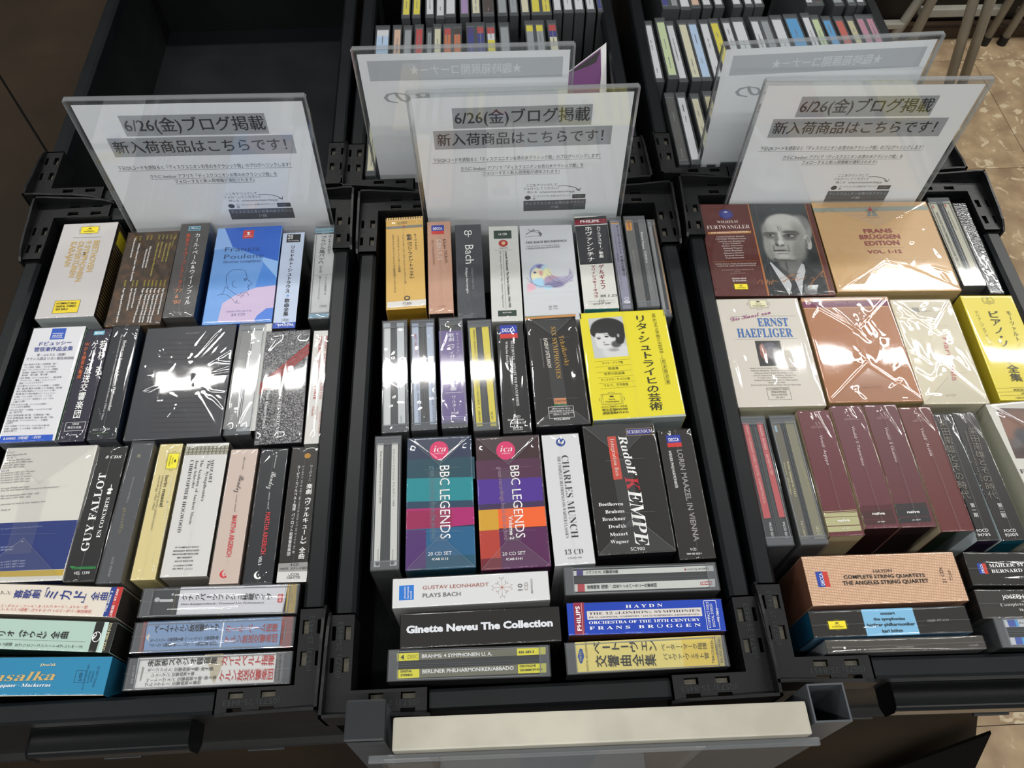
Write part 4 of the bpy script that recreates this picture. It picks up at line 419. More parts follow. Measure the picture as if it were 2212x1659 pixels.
('C2f', 57.4, 53.8, 49.7, 125.0, 1.38,'black box with green and orange top edge and sideways gold capitals','262424','15151A','1C1A1A','e', 0, [('Q', [(-25.1, 62.7),(25.1, 62.7),(25.1, 62.7),(-25.1, 61.9)],'2F6A38'),('Q', [(-25.1, 61.9),(25.1, 62.7),(24.9, 60.0),(-25.1, 59.2)],'C98A3C'),('T','Tchaikovsky', 5.6, 37.2, 35.9, -85.4, 4.96,'B08A3C','r'),('T','SIX SYMPHONIES', -0.9, 48.5, 60.3, -90.3, 4.4,'B08A3C','b'),('T','EVGENY SVETLANOV', -9.4, 35.0, 34.6, -88.2, 3.49,'CFCBBF','w'),('T','State Symphony Orchestra of Russian Federation', -12.9, 35.2, 34.5, -89.5, 1.4,'8A8680',''),('R', -0.4, -36.5, 5.7, 3.4,'C98456'),('Q', [(-6.6, -39.1),(5.3, -39.5),(5.4, -41.4),(-6.7, -41.1)],'2F6A48'),('T','CANYON', -5.3, -37.7, 10.2, 0.0, 2.3,'3A2218',''),('O', -0.7, -48.2, 11.5, 6.0,'ECECEA', 0.35),('PL', [(-12.5, -48.8),(11.3, -49.3)],'ECECEA', 0.3),('T','(再)¥15,000 税込', -9.1, -45.3, 16.9, -1.7, 1.71,'ECECEA',''),('T','(税抜価格 ¥14,563)', -11.4, -48.0, 21.3, -1.1, 1.9,'ECECEA',''),('T','(再)95.11.18まで', -8.2, -51.6, 14.6, -0.8, 1.9,'ECECEA',''),('T','PCCL-00194', -7.8, -56.6, 14.4, -0.8, 2.0,'ECECEA','w')]),
('C2g', 128.0, 57.2, 85.4, 122.5, 0.87,'large yellow box with black and white portrait of a dark-haired woman','D9CD2E','8A9494','9AA09A','h', 0, [('IM', [(-34.4, 54.1),(-0.3, 55.2),(-0.3, 7.7),(-33.5, 6.6)], (64, 76),'B9BCBD', [(-16.3, 41.6, 16.7, 12.2,'1E1E1E', 0.12),(-7.1, 34.7, 6.7, 12.6,'1E1E1E', 0.15),(-28.0, 37.8, 6.0, 6.8,'1E1E1E', 0.2),(-11.5, 13.6, 13.3, 10.3,'C9CBCB', 0.3),(-15.1, 19.6, 6.3, 6.7,'C2C2C2', 0.3),(-20.2, 29.5, 10.1, 11.7,'CFCFCF', 0.15),(-24.2, 23.0, 5.5, 5.7,'CFCFCF', 0.3),(-10.4, 22.2, 4.7, 3.8,'4A4A4A', 0.7),(-22.2, 39.5, 12.0, 3.7,'242424', 0.4),(-12.2, 35.9, 4.8, 5.8,'242424', 0.4),(-6.3, 25.8, 3.9, 3.8,'222222', 0.4),(-26.5, 29.5, 1.9, 0.8,'2A2A2A', 0.4),(-18.7, 31.6, 2.1, 1.0,'2A2A2A', 0.4),(-26.8, 31.1, 2.2, 0.4,'5A5A5A', 0.4),(-18.9, 33.9, 2.4, 0.4,'5A5A5A', 0.4),(-22.0, 24.8, 1.1, 0.9,'8A8A8A', 0.6),(-19.8, 22.0, 3.1, 0.7,'7A7A7A', 0.5),(-7.2, 32.2, 1.2, 2.3,'9A9A9A', 0.4),(-13.3, 15.6, 4.8, 1.9,'9A9A9A', 0.8)]),('Q', [(-40.9, -61.0),(42.5, -59.0),(42.9, -61.5),(-42.8, -61.5)],'A9B0A6'),('V','リタ・シュトライヒの芸術', 17.3, 55.7, 110.2, -90.1, 12.1,'33331C','w'),('T','DIE KUNST VON RITA STREICH', 29.3, 56.5, 47.7, -89.0, 3.5,'44441E','r'),('PL', [(31.5, 7.3),(31.5, 2.6)],'44441E', 0.4),('V','完', 32.1, 1.6, 4.2, -96.8, 3.1,'33331C',''),('V','全', 32.2, -4.3, 4.2, -95.4, 3.1,'33331C',''),('V','限', 32.3, -10.2, 4.1, -95.6, 3.1,'33331C',''),('V','定', 32.5, -16.0, 4.1, -97.0, 3.1,'33331C',''),('V','盤', 32.6, -21.8, 4.1, -97.0, 3.1,'33331C',''),('O', 31.7, -0.1, 2.2, 2.6,'6A6A28', 0.25),('O', 31.8, -6.1, 2.2, 2.6,'6A6A28', 0.25),('O', 31.8, -12.1, 2.2, 2.5,'6A6A28', 0.25),('O', 31.9, -17.9, 2.2, 2.5,'6A6A28', 0.25),('O', 32.0, -23.8, 2.2, 2.5,'6A6A28', 0.25),('PL', [(-33.9, 2.8),(0.2, 4.1)],'8A8428', 0.25),('PL', [(-33.6, -3.5),(0.5, -2.2)],'8A8428', 0.25),('PL', [(-33.2, -9.7),(0.9, -8.4)],'8A8428', 0.25),('PL', [(-32.9, -15.8),(1.2, -14.6)],'8A8428', 0.25),('PL', [(-32.5, -22.0),(1.6, -20.8)],'8A8428', 0.25),('PL', [(-32.2, -28.0),(1.9, -26.9)],'8A8428', 0.25),('T','オペラ・アリア集', -27.0, -1.0, 20.2, 1.1, 2.69,'44441E',''),('T','歌曲集', -21.9, -7.2, 10.2, 0.6, 2.8,'44441E',''),('T','世界の民謡集', -26.5, -13.1, 19.8, 0.6, 2.9,'44441E',''),('T','クリスマス・キャロル集', -30.4, -19.7, 27.7, 1.2, 2.69,'44441E',''),('T','ワルツ、子守歌集', -28.3, -26.0, 23.3, 1.0, 2.89,'44441E',''),('DF', -22.6, -39.5, 9.8, 5.8),('T','POCG-9301/10 10枚組', -33.1, -48.9, 23.5, 0.5, 2.1,'33331C',''),('T','税込定価¥20,000', -33.1, -52.2, 23.6, 0.2, 2.7,'33331C','w'),('T','(税抜価格¥19,417)', -33.2, -55.7, 23.8, 0.7, 2.79,'33331C','w')]),
('C3a', -99.0, -74.4, 24.4, 125.5, 0.63,'double jewel case with two white strips and faint vertical titles, front left of centre crate','8E9090','8E9090','3A3A3C','s', 2, [('Q', [(-9.8, 55.6),(-4.2, 55.8),(-4.3, -58.8),(-9.3, -58.8)],'C9C8C2'),('Q', [(3.1, 55.7),(8.6, 55.7),(9.6, -58.5),(3.9, -58.6)],'C9C8C2'),('T','Hans Knappertsbusch in Dresden 1959', -7.0, 47.7, 50.0, -89.4, 1.7,'55554F','r'),('T','クナッパーツブッシュ ドレスデン  1959', 4.2, 49.4, 55.2, -89.2, 1.8,'66665F',''),('T','DLCA-7001', -6.5, -44.0, 9.1, -90.0, 1.1,'5A5A58',''),('T','DLCA-7001', 5.5, -44.7, 9.1, -90.0, 1.2,'5A5A58',''),('E', -6.3, -56.0, 1.7, 1.9,'33332F'),('E', 5.9, -55.8, 1.6, 2.0,'33332F')]),
('C3b', -53.2, -76.6, 57.3, 122.6, 0.6,'box with teal, magenta and purple bands and pink circle badge','24304A','123A48','1B5560','e', 0, [('R', 1.1, 29.0, 29.6, 10.7,'1E4452'),('Q', [(-28.7, 21.6),(28.9, 20.1),(28.9, -1.8),(-28.8, -0.3)],'1A8089'),('Q', [(-28.8, -0.3),(28.9, -1.8),(28.9, -8.1),(-28.7, -6.8)],'233E55'),('Q', [(-28.7, -6.8),(28.9, -8.1),(28.9, -24.0),(-28.7, -26.8)],'A01F66'),('Q', [(-28.7, -8.9),(9.9, -9.3),(10.0, -27.8),(-28.7, -26.8)],'8E1C4C'),('Q', [(-28.7, -25.7),(28.9, -25.4),(28.9, -50.6),(-28.7, -50.0)],'1C5880'),('Q', [(-28.7, -26.4),(-11.9, -26.6),(-11.9, -58.9),(-28.9, -61.2)],'4A2A66'),('Q', [(-11.9, -49.9),(28.9, -50.6),(28.9, -61.6),(-11.9, -61.6)],'1C4E66'),('E', -0.4, 47.6, 8.4, 9.3,'D81F66'),('T','ica', -5.6, 46.3, 11.0, -0.5, 5.9,'ECECEA','i'),('T','CLASSICS', -4.7, 44.1, 8.3, -0.7, 1.3,'ECECEA',''),('T','BBC LEGENDS', 0.1, 32.3, 67.8, -90.1, 8.5,'ECECEA',''),('T','great recordings from the archive', -8.0, 32.1, 67.2, -89.4, 4.1,'5C8290',''),('T','20 CD SET', -10.3, -49.5, 19.4, -0.6, 3.0,'ECECEA',''),('T','ICAB 5113', -7.0, -53.6, 13.2, -0.9, 1.8,'ECECEA','w')]),
('C3c', 8.1, -78.8, 57.2, 122.5, 0.94,'box with violet, orange and maroon bands and pink circle badge','3A2428','3A1A38','3A1A38','e', 0, [('R', -1.0, 28.1, 28.1, 10.3,'4E2A44'),('Q', [(-28.8, 20.1),(27.6, 19.3),(27.5, -5.6),(-28.8, -5.0)],'4A2C88'),('Q', [(-28.8, -3.5),(27.8, -2.7),(27.6, -8.2),(-28.8, -9.2)],'3A2A50'),('Q', [(-28.8, -8.5),(28.0, -8.2),(28.1, -26.1),(-28.8, -26.1)],'E0602A'),('Q', [(-28.8, -8.5),(-12.1, -8.6),(-12.2, -27.1),(-28.8, -27.2)],'C2942A'),('Q', [(-28.8, -27.2),(28.4, -26.5),(28.8, -61.5),(-28.7, -61.5)],'52204E'),('Q', [(-28.8, -27.2),(-12.2, -27.1),(-11.8, -61.5),(-28.7, -61.5)],'A83A2E'),('Q', [(-28.3, -51.8),(-11.2, -51.5),(-11.8, -61.5),(-28.7, -61.5)],'6A1F2E'),('E', -2.1, 47.2, 8.5, 9.2,'D81F66'),('T','ica', -7.5, 46.0, 11.0, -1.0, 5.9,'ECECEA','i'),('T','CLASSICS', -6.2, 43.7, 8.2, -1.4, 1.3,'ECECEA',''),('T','BBC LEGENDS', 0.6, 31.7, 67.2, -89.1, 7.89,'ECECEA',''),('T','Volume 2', -3.4, -15.4, 21.2, -90.0, 3.4,'ECECEA','w'),('T','great recordings from the archive', -10.4, 31.3, 67.6, -88.1, 3.79,'9A7A8E',''),('T','20 CD SET', -10.6, -50.0, 19.2, -0.3, 2.9,'ECECEA',''),('T','ICAB 5141', -7.6, -54.2, 13.3, -0.4, 1.9,'ECECEA','w')]),
('C3d', 56.2, -78.3, 33.5, 121.9, 1.46,'white box with round navy emblem and sideways black serif title','C9CACC','AEB0B2','9A9B9C','h', 0, [('E', -0.1, 52.8, 4.2, 4.2,'1F3F8A'),('PL', [(-1.2, 55.2),(-2.4, 52.2),(0.2, 52.8),(1.1, 50.4),(2.5, 54.2)],'ECECEA', 1.2),('T','CHARLES MUNCH', -0.9, 39.3, 77.3, -89.7, 6.0,'2E2E32','r'),('T','THE COMPLETE RECORDINGS ON WARNER CLASSICS', -4.7, 38.7, 76.4, -90.4, 2.7,'4A4A4E','r'),('T','13 CD', -7.7, -52.0, 15.5, -0.4, 4.3,'3A3A3E','r'),('T','0190295611989', -5.5, -55.8, 11.5, -0.5, 1.3,'5A5A58','')]),
('C3e', 109.2, -71.0, 65.1, 122.2, 0.82,'black box with bold white and red sideways name and orange label','262423','15151B','1E1C1B','e', 0, [('R', 17.6, 52.8, 10.8, 3.0,'2A2C7C'),('O', 18.2, 52.8, 11.7, 3.5,'B59A5A', 0.35),('T','SCRIBENDUM', 7.0, 51.3, 23.2, -0.2, 3.3,'D5D0E5','b'),('Q', [(-11.5, 49.3),(-3.8, 49.5),(-3.1, 7.0),(-11.0, 6.6)],'C4432F'),('T','Integration Box', -9.2, 46.8, 37.2, -89.1, 3.5,'E5D5CC','r'),('T','Rudolf', -1.6, 49.4, 38.9, -83.7, 7.3,'ECECEA','B'),('T','K', -1.3, 8.6, 12.3, -85.8, 11.22,'B8222E','B'),('T','EMPE', -0.2, -3.7, 49.2, -90.2, 11.6,'ECECEA','B'),('T','Beethoven', -27.0, -17.4, 21.1, -0.8, 3.11,'ECECEA','b'),('T','Brahms', -22.1, -24.5, 16.3, 0.4, 3.1,'ECECEA','b'),('T','Bruckner', -25.5, -31.1, 19.9, 0.0, 3.1,'ECECEA','b'),('T','Dvořák', -21.1, -37.9, 15.3, 0.4, 3.0,'ECECEA','b'),('T','Mozart', -20.7, -44.9, 15.1, 0.8, 2.99,'ECECEA','b'),('T','Wagner', -21.1, -51.3, 15.5, -0.7, 2.9,'ECECEA','b'),('T','SC900', -5.2, -58.5, 11.9, -0.5, 2.9,'ECECEA','')]),
('C3f', 158.9, -77.9, 30.3, 122.1, 0.56,'matt black box with blue and red logo square and grey condensed capitals','282523','141414','1A1A1C','h', 0, [('DE', -1.8, 49.2, 6.4, 5.9, 0),('T','LORIN MAAZEL IN VIENNA', -0.8, 40.0, 85.9, -89.9, 4.6,'8E8C8A','w'),('T','WIENER PHILHARMONIKER', -8.5, 39.5, 36.5, -89.5, 2.5,'ECECEA',''),('T','9 CD', -5.0, -53.9, 5.0, 0.0, 2.4,'ECECEA',''),('T','0289 482 0828 9', -8.6, -57.2, 12.3, -0.9, 1.5,'ECECEA','')]),
('C4a', -28.2, -155.9, 126.2, 23.9, 0.58,'white box lying sideways with small blue logo square and floral ornament','CDCECF','B5B5B3','9A9A98','s', 0, [('R', -51.9, 0.1, 5.9, 6.0,'1F6FC4'),('T','deutsche', -52.4, -4.7, 9.6, 90.6, 1.7,'ECECEA',''),('T','harmonia', -49.9, -4.8, 9.6, 90.6, 1.7,'ECECEA',''),('T','mundi', -47.5, -5.0, 6.1, 90.0, 1.8,'ECECEA',''),('T','GUSTAV LEONHARDT', -38.8, 1.9, 53.3, -0.2, 3.0,'A05A50',''),('T','PLAYS BACH', -38.8, -4.7, 30.3, -0.4, 3.3,'4A4A4C',''),('ORN2', 25.1, 0.2),('T','10', 41.5, -3.2, 5.5, 89.0, 3.7,'3A3A3C',''),('T','CD', 45.9, -3.5, 6.8, 87.5, 2.8,'9A8A88',''),('T','88697953072', 49.8, -6.2, 12.1, 88.6, 1.5,'5A5A58','')]),
('C4b', -21.3, -186.7, 125.8, 26.9, 0.16,'black box lying sideways with heavy silver-white lettering','1E1C1B','262422','151515','s', 0, [('T','Ginette Neveu The Collection', -58.3, -1.7, 115.3, 0.0, 5.3,'D5D8DE','W')]),
('C4c', -30.8, -213.3, 125.7, 24.1, -0.88,'double jewel case lying sideways with olive-grey strips and yellow end labels','55554F','55554F','262624','s', 2, [('Q', [(-56.0, 9.2),(59.5, 10.4),(59.4, 5.0),(-55.7, 3.4)],'6A6856'),('Q', [(-55.4, -3.1),(59.4, -1.6),(59.1, -8.5),(-55.2, -9.6)],'6A6856'),('Q', [(-56.0, 9.2),(-39.0, 9.2),(-38.8, 3.6),(-55.7, 3.4)],'E0D82C'),('Q', [(-55.4, -3.1),(-38.3, -3.0),(-38.0, -9.2),(-55.2, -9.6)],'E0D82C'),('Q', [(37.1, 10.1),(59.5, 10.4),(59.4, 5.0),(37.2, 4.7)],'E0D82C'),('Q', [(37.5, -2.0),(59.4, -1.6),(59.1, -8.5),(37.5, -8.7)],'E0D82C'),('T','4', -52.8, 4.5, 2.7, 2.1, 3.2,'1C1C1C','w'),('T','DISC', -47.4, 4.8, 8.1, 1.4, 3.0,'9A9420',''),('T','BRAHMS: 4 SYMPHONIEN U. A.', -36.5, 5.1, 54.2, 0.3, 2.6,'ECECEA','w'),('T','BERLINER PHILHARMONIKER/ABBADO', -35.8, -6.4, 70.0, 0.5, 2.7,'ECECEA','w'),('T','435 683-2', 38.2, 6.2, 12.4, 0.9, 1.8,'1C1C1C','w'),('T','DIGITAL', -52.4, -5.2, 8.6, 0.7, 1.6,'1C1C1C','w'),('T','STEREO', -52.3, -7.9, 9.1, 0.0, 1.5,'1C1C1C','w'),('T','DEUTSCHE', 39.0, -4.1, 12.3, 0.5, 1.6,'3A3A1A','w'),('T','GRAMMOPHON', 38.9, -7.1, 17.2, 0.7, 1.6,'3A3A1A','w')]),
('C4d', 110.4, -153.2, 126.6, 23.9, -0.66,'double jewel case lying sideways with white strips and small blue and red blocks','6E6F6E','6E6F6E','2E2E2E','s', 2, [('Q', [(-55.2, 8.7),(61.0, 9.4),(60.6, 4.8),(-55.5, 4.5)],'C5C6C0'),('Q', [(-55.3, -2.5),(60.5, -1.9),(59.6, -8.5),(-55.5, -8.7)],'C5C6C0'),('Q', [(-52.0, 9.5),(-46.6, 9.6),(-46.9, 4.5),(-52.4, 4.5)],'33306A'),('Q', [(-52.1, -2.4),(-46.4, -2.3),(-46.6, -8.7),(-52.4, -8.7)],'A8303A'),('V','シベリウス：交響曲全集', -44.6, 6.9, 26.7, 0.0, 3.1,'1C1C1C','w'),('T','COCQ-84285-1', 39.0, 5.8, 17.8, 1.0, 1.6,'1C1C1C',''),('R', 37.5, 6.8, 0.7, 0.8,'7A2226'),('V','渡邉曉雄（指揮）／日本フィルハーモニー交響楽団', -44.5, -5.4, 56.8, -0.1, 3.3,'1C1C1C','w'),('Q', [(48.1, -3.9),(57.6, -3.8),(57.3, -6.7),(47.8, -6.8)],'A82A30'),('T','DENON', 48.6, -6.2, 8.2, 0.7, 1.7,'ECECEA','w')]),
('C4e', 109.8, -184.4, 124.3, 25.4, -0.96,'royal blue box lying sideways with crimson band and white inset panel','1C3FA8','6A4A3C','152E80','s', 0, [('Q', [(-56.8, 12.9),(-48.2, 12.9),(-49.3, -12.2),(-57.0, -12.5)],'8A2A44'),('T','PHILIPS', -51.7, -9.4, 19.4, 90.9, 3.2,'ECECEA','w'),('PL', [(-50.3, 12.6),(-50.6, -12.5)],'C9A08A', 0.4),('T','H A Y D N', -15.2, 7.4, 29.7, 0.4, 2.5,'ECECEA','b'),('Q', [(-46.5, 5.8),(45.3, 6.2),(45.1, -0.6),(-46.4, -1.0)],'CFC9C4'),('T','THE 12 «LONDON» SYMPHONIES', -44.8, 2.8, 88.4, 0.1, 1.9,'2A2A3A','r'),('T','DIE 12 «LONDONER» SYMPHONIEN = LES 12 SYMPHONIES «LONDONIENNES»', -45.0, 0.2, 88.4, 0.0, 1.2,'2A2A3A','r'),('T','ORCHESTRA OF THE 18TH CENTURY', -45.5, -4.5, 88.3, 0.0, 2.2,'ECECEA','b'),('T','F R A N S   B R Ü G G E N', -45.5, -8.9, 88.2, 0.1, 2.4,'ECECEA','b'),('O', 52.6, 0.0, 4.9, 11.5,'ECECEA', 0.35),('T','4 COMPACT DISCS', 50.6, -10.4, 20.8, 87.8, 2.0,'ECECEA',''),('T','DIGITAL STEREO', 54.1, -9.3, 18.2, 89.7, 2.0,'ECECEA',''),('T','442 788-2', 58.0, -5.8, 11.0, 87.4, 1.9,'ECECEA','')]),
('C4f', 106.7, -213.3, 126.4, 24.4, 0.26,'yellow-labelled disc set lying sideways with large black Japanese title','88867A','88867A','2E2E2C','s', 1, [('Q', [(-54.8, 12.4),(60.5, 12.2),(59.3, -11.3),(-55.1, -10.9)],'DCCB74'),('Q', [(29.1, 12.4),(60.5, 12.2),(59.3, -11.3),(27.7, -11.2)],'D9BE50'),('V','ベートーヴェン', -41.5, 7.4, 50.8, -1.1, 9.62,'211F18','w'),('V','交響曲全集', -40.3, -2.8, 47.7, -1.6, 9.12,'211F18','w'),('V','ペーター・マーク指揮', 12.0, 5.0, 36.2, -0.9, 5.41,'33301F',''),('V','パドヴァ・ヴェネト管', 12.6, -2.3, 35.8, -1.0, 5.31,'33301F',''),('T','DIGITAL RECORDING', -46.0, -9.6, 22.1, 88.4, 1.5,'33301F',''),('Q', [(-53.5, 1.6),(-51.3, 7.5),(-49.4, 6.9),(-48.3, 1.4),(-50.6, -3.9),(-52.2, -3.5)],'2A4A8E'),('T','ARTS', -50.9, -2.0, 7.0, 85.1, 1.3,'C9CFA0',''),('T','TBRCD0039-2', 51.9, -9.0, 20.0, 84.8, 1.9,'33301F',''),('T','(5CD)', 55.8, -2.9, 8.2, 87.2, 1.7,'33301F',''),('T','¥3,300 (税抜)', 58.4, -9.0, 19.3, 86.7, 2.21,'33301F','')]),
('R1a', 287.5, 195.1, 122.1, 127.6, -2.01,'maroon leather-look box with black and white portrait of a man in shirt and tie','54241F','2A1815','3A1815','h', 0, [('IM', [(-6.4, 64.0),(56.1, 64.0),(55.2, -62.1),(-6.9, -63.3)], (96, 130),'323638', [(61.0, 2.2, 24.8, 45.3,'242729', 1),(37.5, 62.6, 44.1, 13.0,'3E4244', 1),(49.7, 26.1, 5.7, 14.3,'8E8F8D', 0.5),(49.3, 34.8, 5.1, 9.7,'7A7B7A', 0.7),(45.0, 41.7, 6.5, 5.9,'6E6F6E', 0.8),(27.0, -26.0, 9.7, 16.9,'5E5E5C', 0.3),(23.0, -21.4, 11.8, 10.8,'6A6A68', 0.4),(25.9, 24.3, 22.3, 24.1,'A2A29E', 0.1),(22.1, 8.1, 20.7, 20.4,'A2A29E', 0.12),(20.4, -5.8, 15.2, 12.4,'A0A09C', 0.14),(27.5, 37.9, 18.1, 10.7,'BABAB6', 0.5),(18.6, 29.2, 6.5, 5.8,'B2B2AE', 0.8),(35.6, 31.0, 6.4, 6.8,'B5B5B1', 0.8),(4.6, 19.6, 3.3, 14.1,'868682', 1),(38.9, 11.8, 6.4, 22.4,'8E8E89', 1),(35.0, -6.9, 6.4, 11.0,'80807B', 1),(4.0, 0.8, 4.3, 13.0,'92928D', 1),(5.7, -9.4, 3.5, 7.4,'868682', 1),(47.7, 8.0, 3.9, 10.5,'B4B4B0', 0.15),(45.7, 6.1, 1.5, 6.5,'6E6E6B', 0.5),(48.8, 11.7, 1.9, 4.7,'8A8A86', 0.5),(9.8, 20.4, 7.5, 2.3,'4E4E4B', 0.5),(4.4, 18.7, 4.3, 1.9,'5A5A58', 0.6),(31.7, 22.3, 8.4, 2.3,'52524F', 0.5),(37.6, 19.9, 3.6, 2.1,'5A5A57', 0.6),(10.5, 16.7, 6.3, 3.2,'605F5C', 0.5),(30.1, 16.4, 7.8, 3.8,'5E5D5A', 0.5),(10.5, 12.9, 5.7, 1.7,'8A8A86', 0.6),(29.6, 11.9, 6.8, 1.9,'7E7E7A', 0.6),(10.4, 14.1, 5.0, 0.8,'6A6A67', 0.5),(29.8, 12.8, 6.4, 0.7,'626260', 0.5),(12.2, 17.5, 3.0, 1.2,'B5B5B1', 0.3),(9.8, 17.7, 1.3, 1.3,'181818', 0.3),(31.4, 16.6, 3.3, 1.2,'A5A5A1', 0.3),(29.3, 17.0, 1.5, 1.3,'181818', 0.3),(11.0, 19.2, 5.0, 0.7,'2E2E2D', 0.4),(30.9, 18.5, 6.1, 0.8,'2E2E2D', 0.4),(19.9, 26.3, 0.7, 4.8,'7A7A76', 0.6),(22.2, 27.2, 0.6, 3.8,'86867F', 0.6),(14.8, 12.0, 2.4, 9.0,'72726F', 0.6),(19.6, 15.7, 1.7, 8.5,'BEBEBA', 0.6),(18.8, 7.7, 3.3, 3.6,'C4C4C0', 0.5),(13.9, 5.2, 1.9, 1.9,'666663', 0.5),(14.3, 4.1, 2.0, 0.9,'2E2E2D', 0.4),(20.0, 3.7, 2.1, 0.9,'3A3A39', 0.4),(16.7, 2.1, 4.2, 1.1,'7E7E7B', 0.6),(10.2, -0.2, 0.9, 4.6,'6E6E6B', 0.6),(25.7, -0.8, 0.8, 5.5,'7A7A76', 0.6),(17.7, -1.9, 6.3, 1.0,'8E8E8A', 0.6),(17.3, -4.0, 9.0, 0.8,'2C2C2B', 0.35),(10.3, -3.5, 1.4, 0.9,'3A3A39', 0.5),(17.6, -6.0, 6.5, 1.2,'B0B0AC', 0.5),(17.9, -7.9, 6.4, 0.7,'6A6A67', 0.6),(18.7, -11.4, 5.6, 3.1,'B4B4B0', 0.8),(17.5, -17.3, 14.0, 1.6,'5A5A58', 0.6),(18.8, -25.0, 1.1, 7.2,'4A4A48', 0.7)]),('Q', [(1.9, -20.4),(3.2, -19.0),(11.7, -33.1),(17.0, -41.1),(19.7, -48.2),(14.2, -63.7)],'B5B8BA'),('Q', [(34.8, -21.5),(37.3, -22.9),(36.8, -32.3),(31.1, -46.5),(26.8, -63.8),(23.5, -63.4),(22.8, -46.4),(28.5, -32.3)],'B0B3B5'),('Q', [(17.9, -42.0),(23.4, -42.0),(24.5, -48.2),(26.1, -63.8),(14.6, -63.7),(19.2, -50.8)],'26272B'),('Q', [(-0.0, -21.3),(1.9, -20.4),(14.2, -63.7),(-6.7, -63.4),(-6.5, -33.8)],'25272A'),('Q', [(37.7, -22.9),(52.0, -38.7),(54.9, -62.1),(26.9, -63.8),(31.4, -46.5),(37.1, -32.3)],'25272A'),('Q', [(-7.2, 64.0),(-6.0, 64.0),(-6.0, -63.1),(-7.9, -63.6)],'A86A38'),('Q', [(55.7, 64.0),(56.6, 64.0),(56.5, -61.9),(54.9, -62.1)],'8A5A32'),('Q', [(56.6, 64.0),(61.3, 64.0),(61.3, -61.5),(56.5, -61.9)],'5A2A24'),('E', -33.1, 48.6, 7.6, 7.4,'2E3070'),('E', -33.1, 48.6, 5.5, 5.2,'3A3F80'),('Q', [(-35.9, 51.9),(-32.8, 52.8),(-30.1, 51.8),(-33.1, 50.9)],'C9C9D9'),('T','WILHELM', -44.5, 35.2, 22.6, 2.0, 3.48,'DDD5D0','r'),('T','FURTWANGLER', -56.5, 26.6, 46.1, 1.6, 5.18,'DDD5D0','r'),('T','¨', -33.3, 33.9, 1.9, 0.0, 0.9,'DDD5D0','w'),('Q', [(-56.5, 22.9),(-9.9, 24.5),(-10.4, 20.9),(-56.6, 19.6)],'B07A3C'),('T','THE ORIGINALS COLLECTION', -53.4, 20.5, 40.3, 2.0, 1.89,'E5DCCB','w'),('T','Georg Friedrich Händel', -48.2, 14.8, 29.6, 1.4, 1.89,'C9BEB8','b'),('T','Christoph Willibald Gluck', -49.7, 11.7, 32.7, 1.2, 1.79,'C9BEB8','b'),('T','Ludwig van Beethoven', -47.2, 8.1, 27.8, 1.6, 1.89,'C9BEB8','b'),('T','Franz Schubert', -42.9, 5.0, 19.3, 2.4, 1.89,'C9BEB8','b'),('T','Robert Schumann', -44.5, 1.9, 22.5, 1.8, 1.79,'C9BEB8','b'),('T','Richard Wagner', -43.4, -1.5, 20.3, 2.3, 1.89,'C9BEB8','b'),('T','Anton Bruckner', -43.4, -4.8, 19.9, 2.0, 1.79,'C9BEB8','b'),('T','Johannes Brahms', -44.1, -8.2, 21.6, 2.1, 1.89,'C9BEB8','b'),('T','Richard Strauss', -43.3, -11.5, 19.9, 2.3, 1.89,'C9BEB8','b'),('T','Paul Hindemith', -43.0, -14.8, 19.4, 2.4, 1.79,'C9BEB8','b'),('PL', [(-56.9, -18.9),(-10.1, -17.1)],'A86A38', 0.4),('T','BERLINER PHILHARMONIKER', -54.9, -23.1, 42.9, 1.6, 1.79,'B8A8A2','b'),('T','WIENER PHILHARMONIKER', -53.6, -25.9, 40.4, 1.8, 1.79,'B8A8A2','b'),('T','33 COMPACT DISCS+BONUS CD', -50.0, -31.0, 33.4, 1.7, 1.39,'A8938E','b'),('T','MONO', -36.7, -32.9, 6.5, 2.6, 1.09,'A8938E',''),('T','POCG-9437/76', -41.0, -35.3, 15.3, 2.2, 1.19,'A8938E',''),('T','ORIGINAL IMAGE', -40.9, -42.4, 14.7, 2.3, 1.69,'D5CBC8','w'),('T','BIT PROCESSING', -40.5, -45.5, 14.1, 2.4, 1.69,'D5CBC8','w'),('DG', -33.1, -51.8, 6.7, 3.4,'F0DC2A', 0),('PL', [(-16.2, -47.9),(-12.0, -43.1),(-10.4, -44.0),(-10.8, -48.1)],'B5763A', 0.45),('PL', [(-7.7, -48.1),(-4.2, -42.3),(-5.5, -47.1),(-2.8, -44.0),(-4.4, -50.6),(-1.6, -44.9),(-0.8, -45.8),(-1.8, -49.7),(1.5, -42.7),(1.3, -45.8),(3.7, -44.1),(4.0, -45.8),(6.3, -45.0)],'B5763A', 0.4),('PL', [(8.2, -41.9),(17.7, -37.6),(29.7, -34.5),(25.0, -35.8),(17.2, -40.2),(11.8, -46.3),(10.0, -45.0),(18.2, -42.0),(20.2, -44.2),(22.4, -41.6),(23.3, -44.2),(25.8, -38.5),(26.4, -44.2),(29.2, -42.1),(32.1, -41.6),(34.9, -41.2)],'B5763A', 0.45),('PL', [(35.4, -39.0),(35.6, -38.6)],'B5763A', 0.5),('PL', [(39.6, -41.7),(42.1, -39.9),(44.0, -40.8),(40.5, -47.4),(37.8, -51.8),(38.9, -48.3),(45.1, -42.2),(49.7, -36.9),(55.4, -31.1),(51.3, -38.7),(53.9, -39.6),(57.1, -39.2)],'B5763A', 0.42)]),
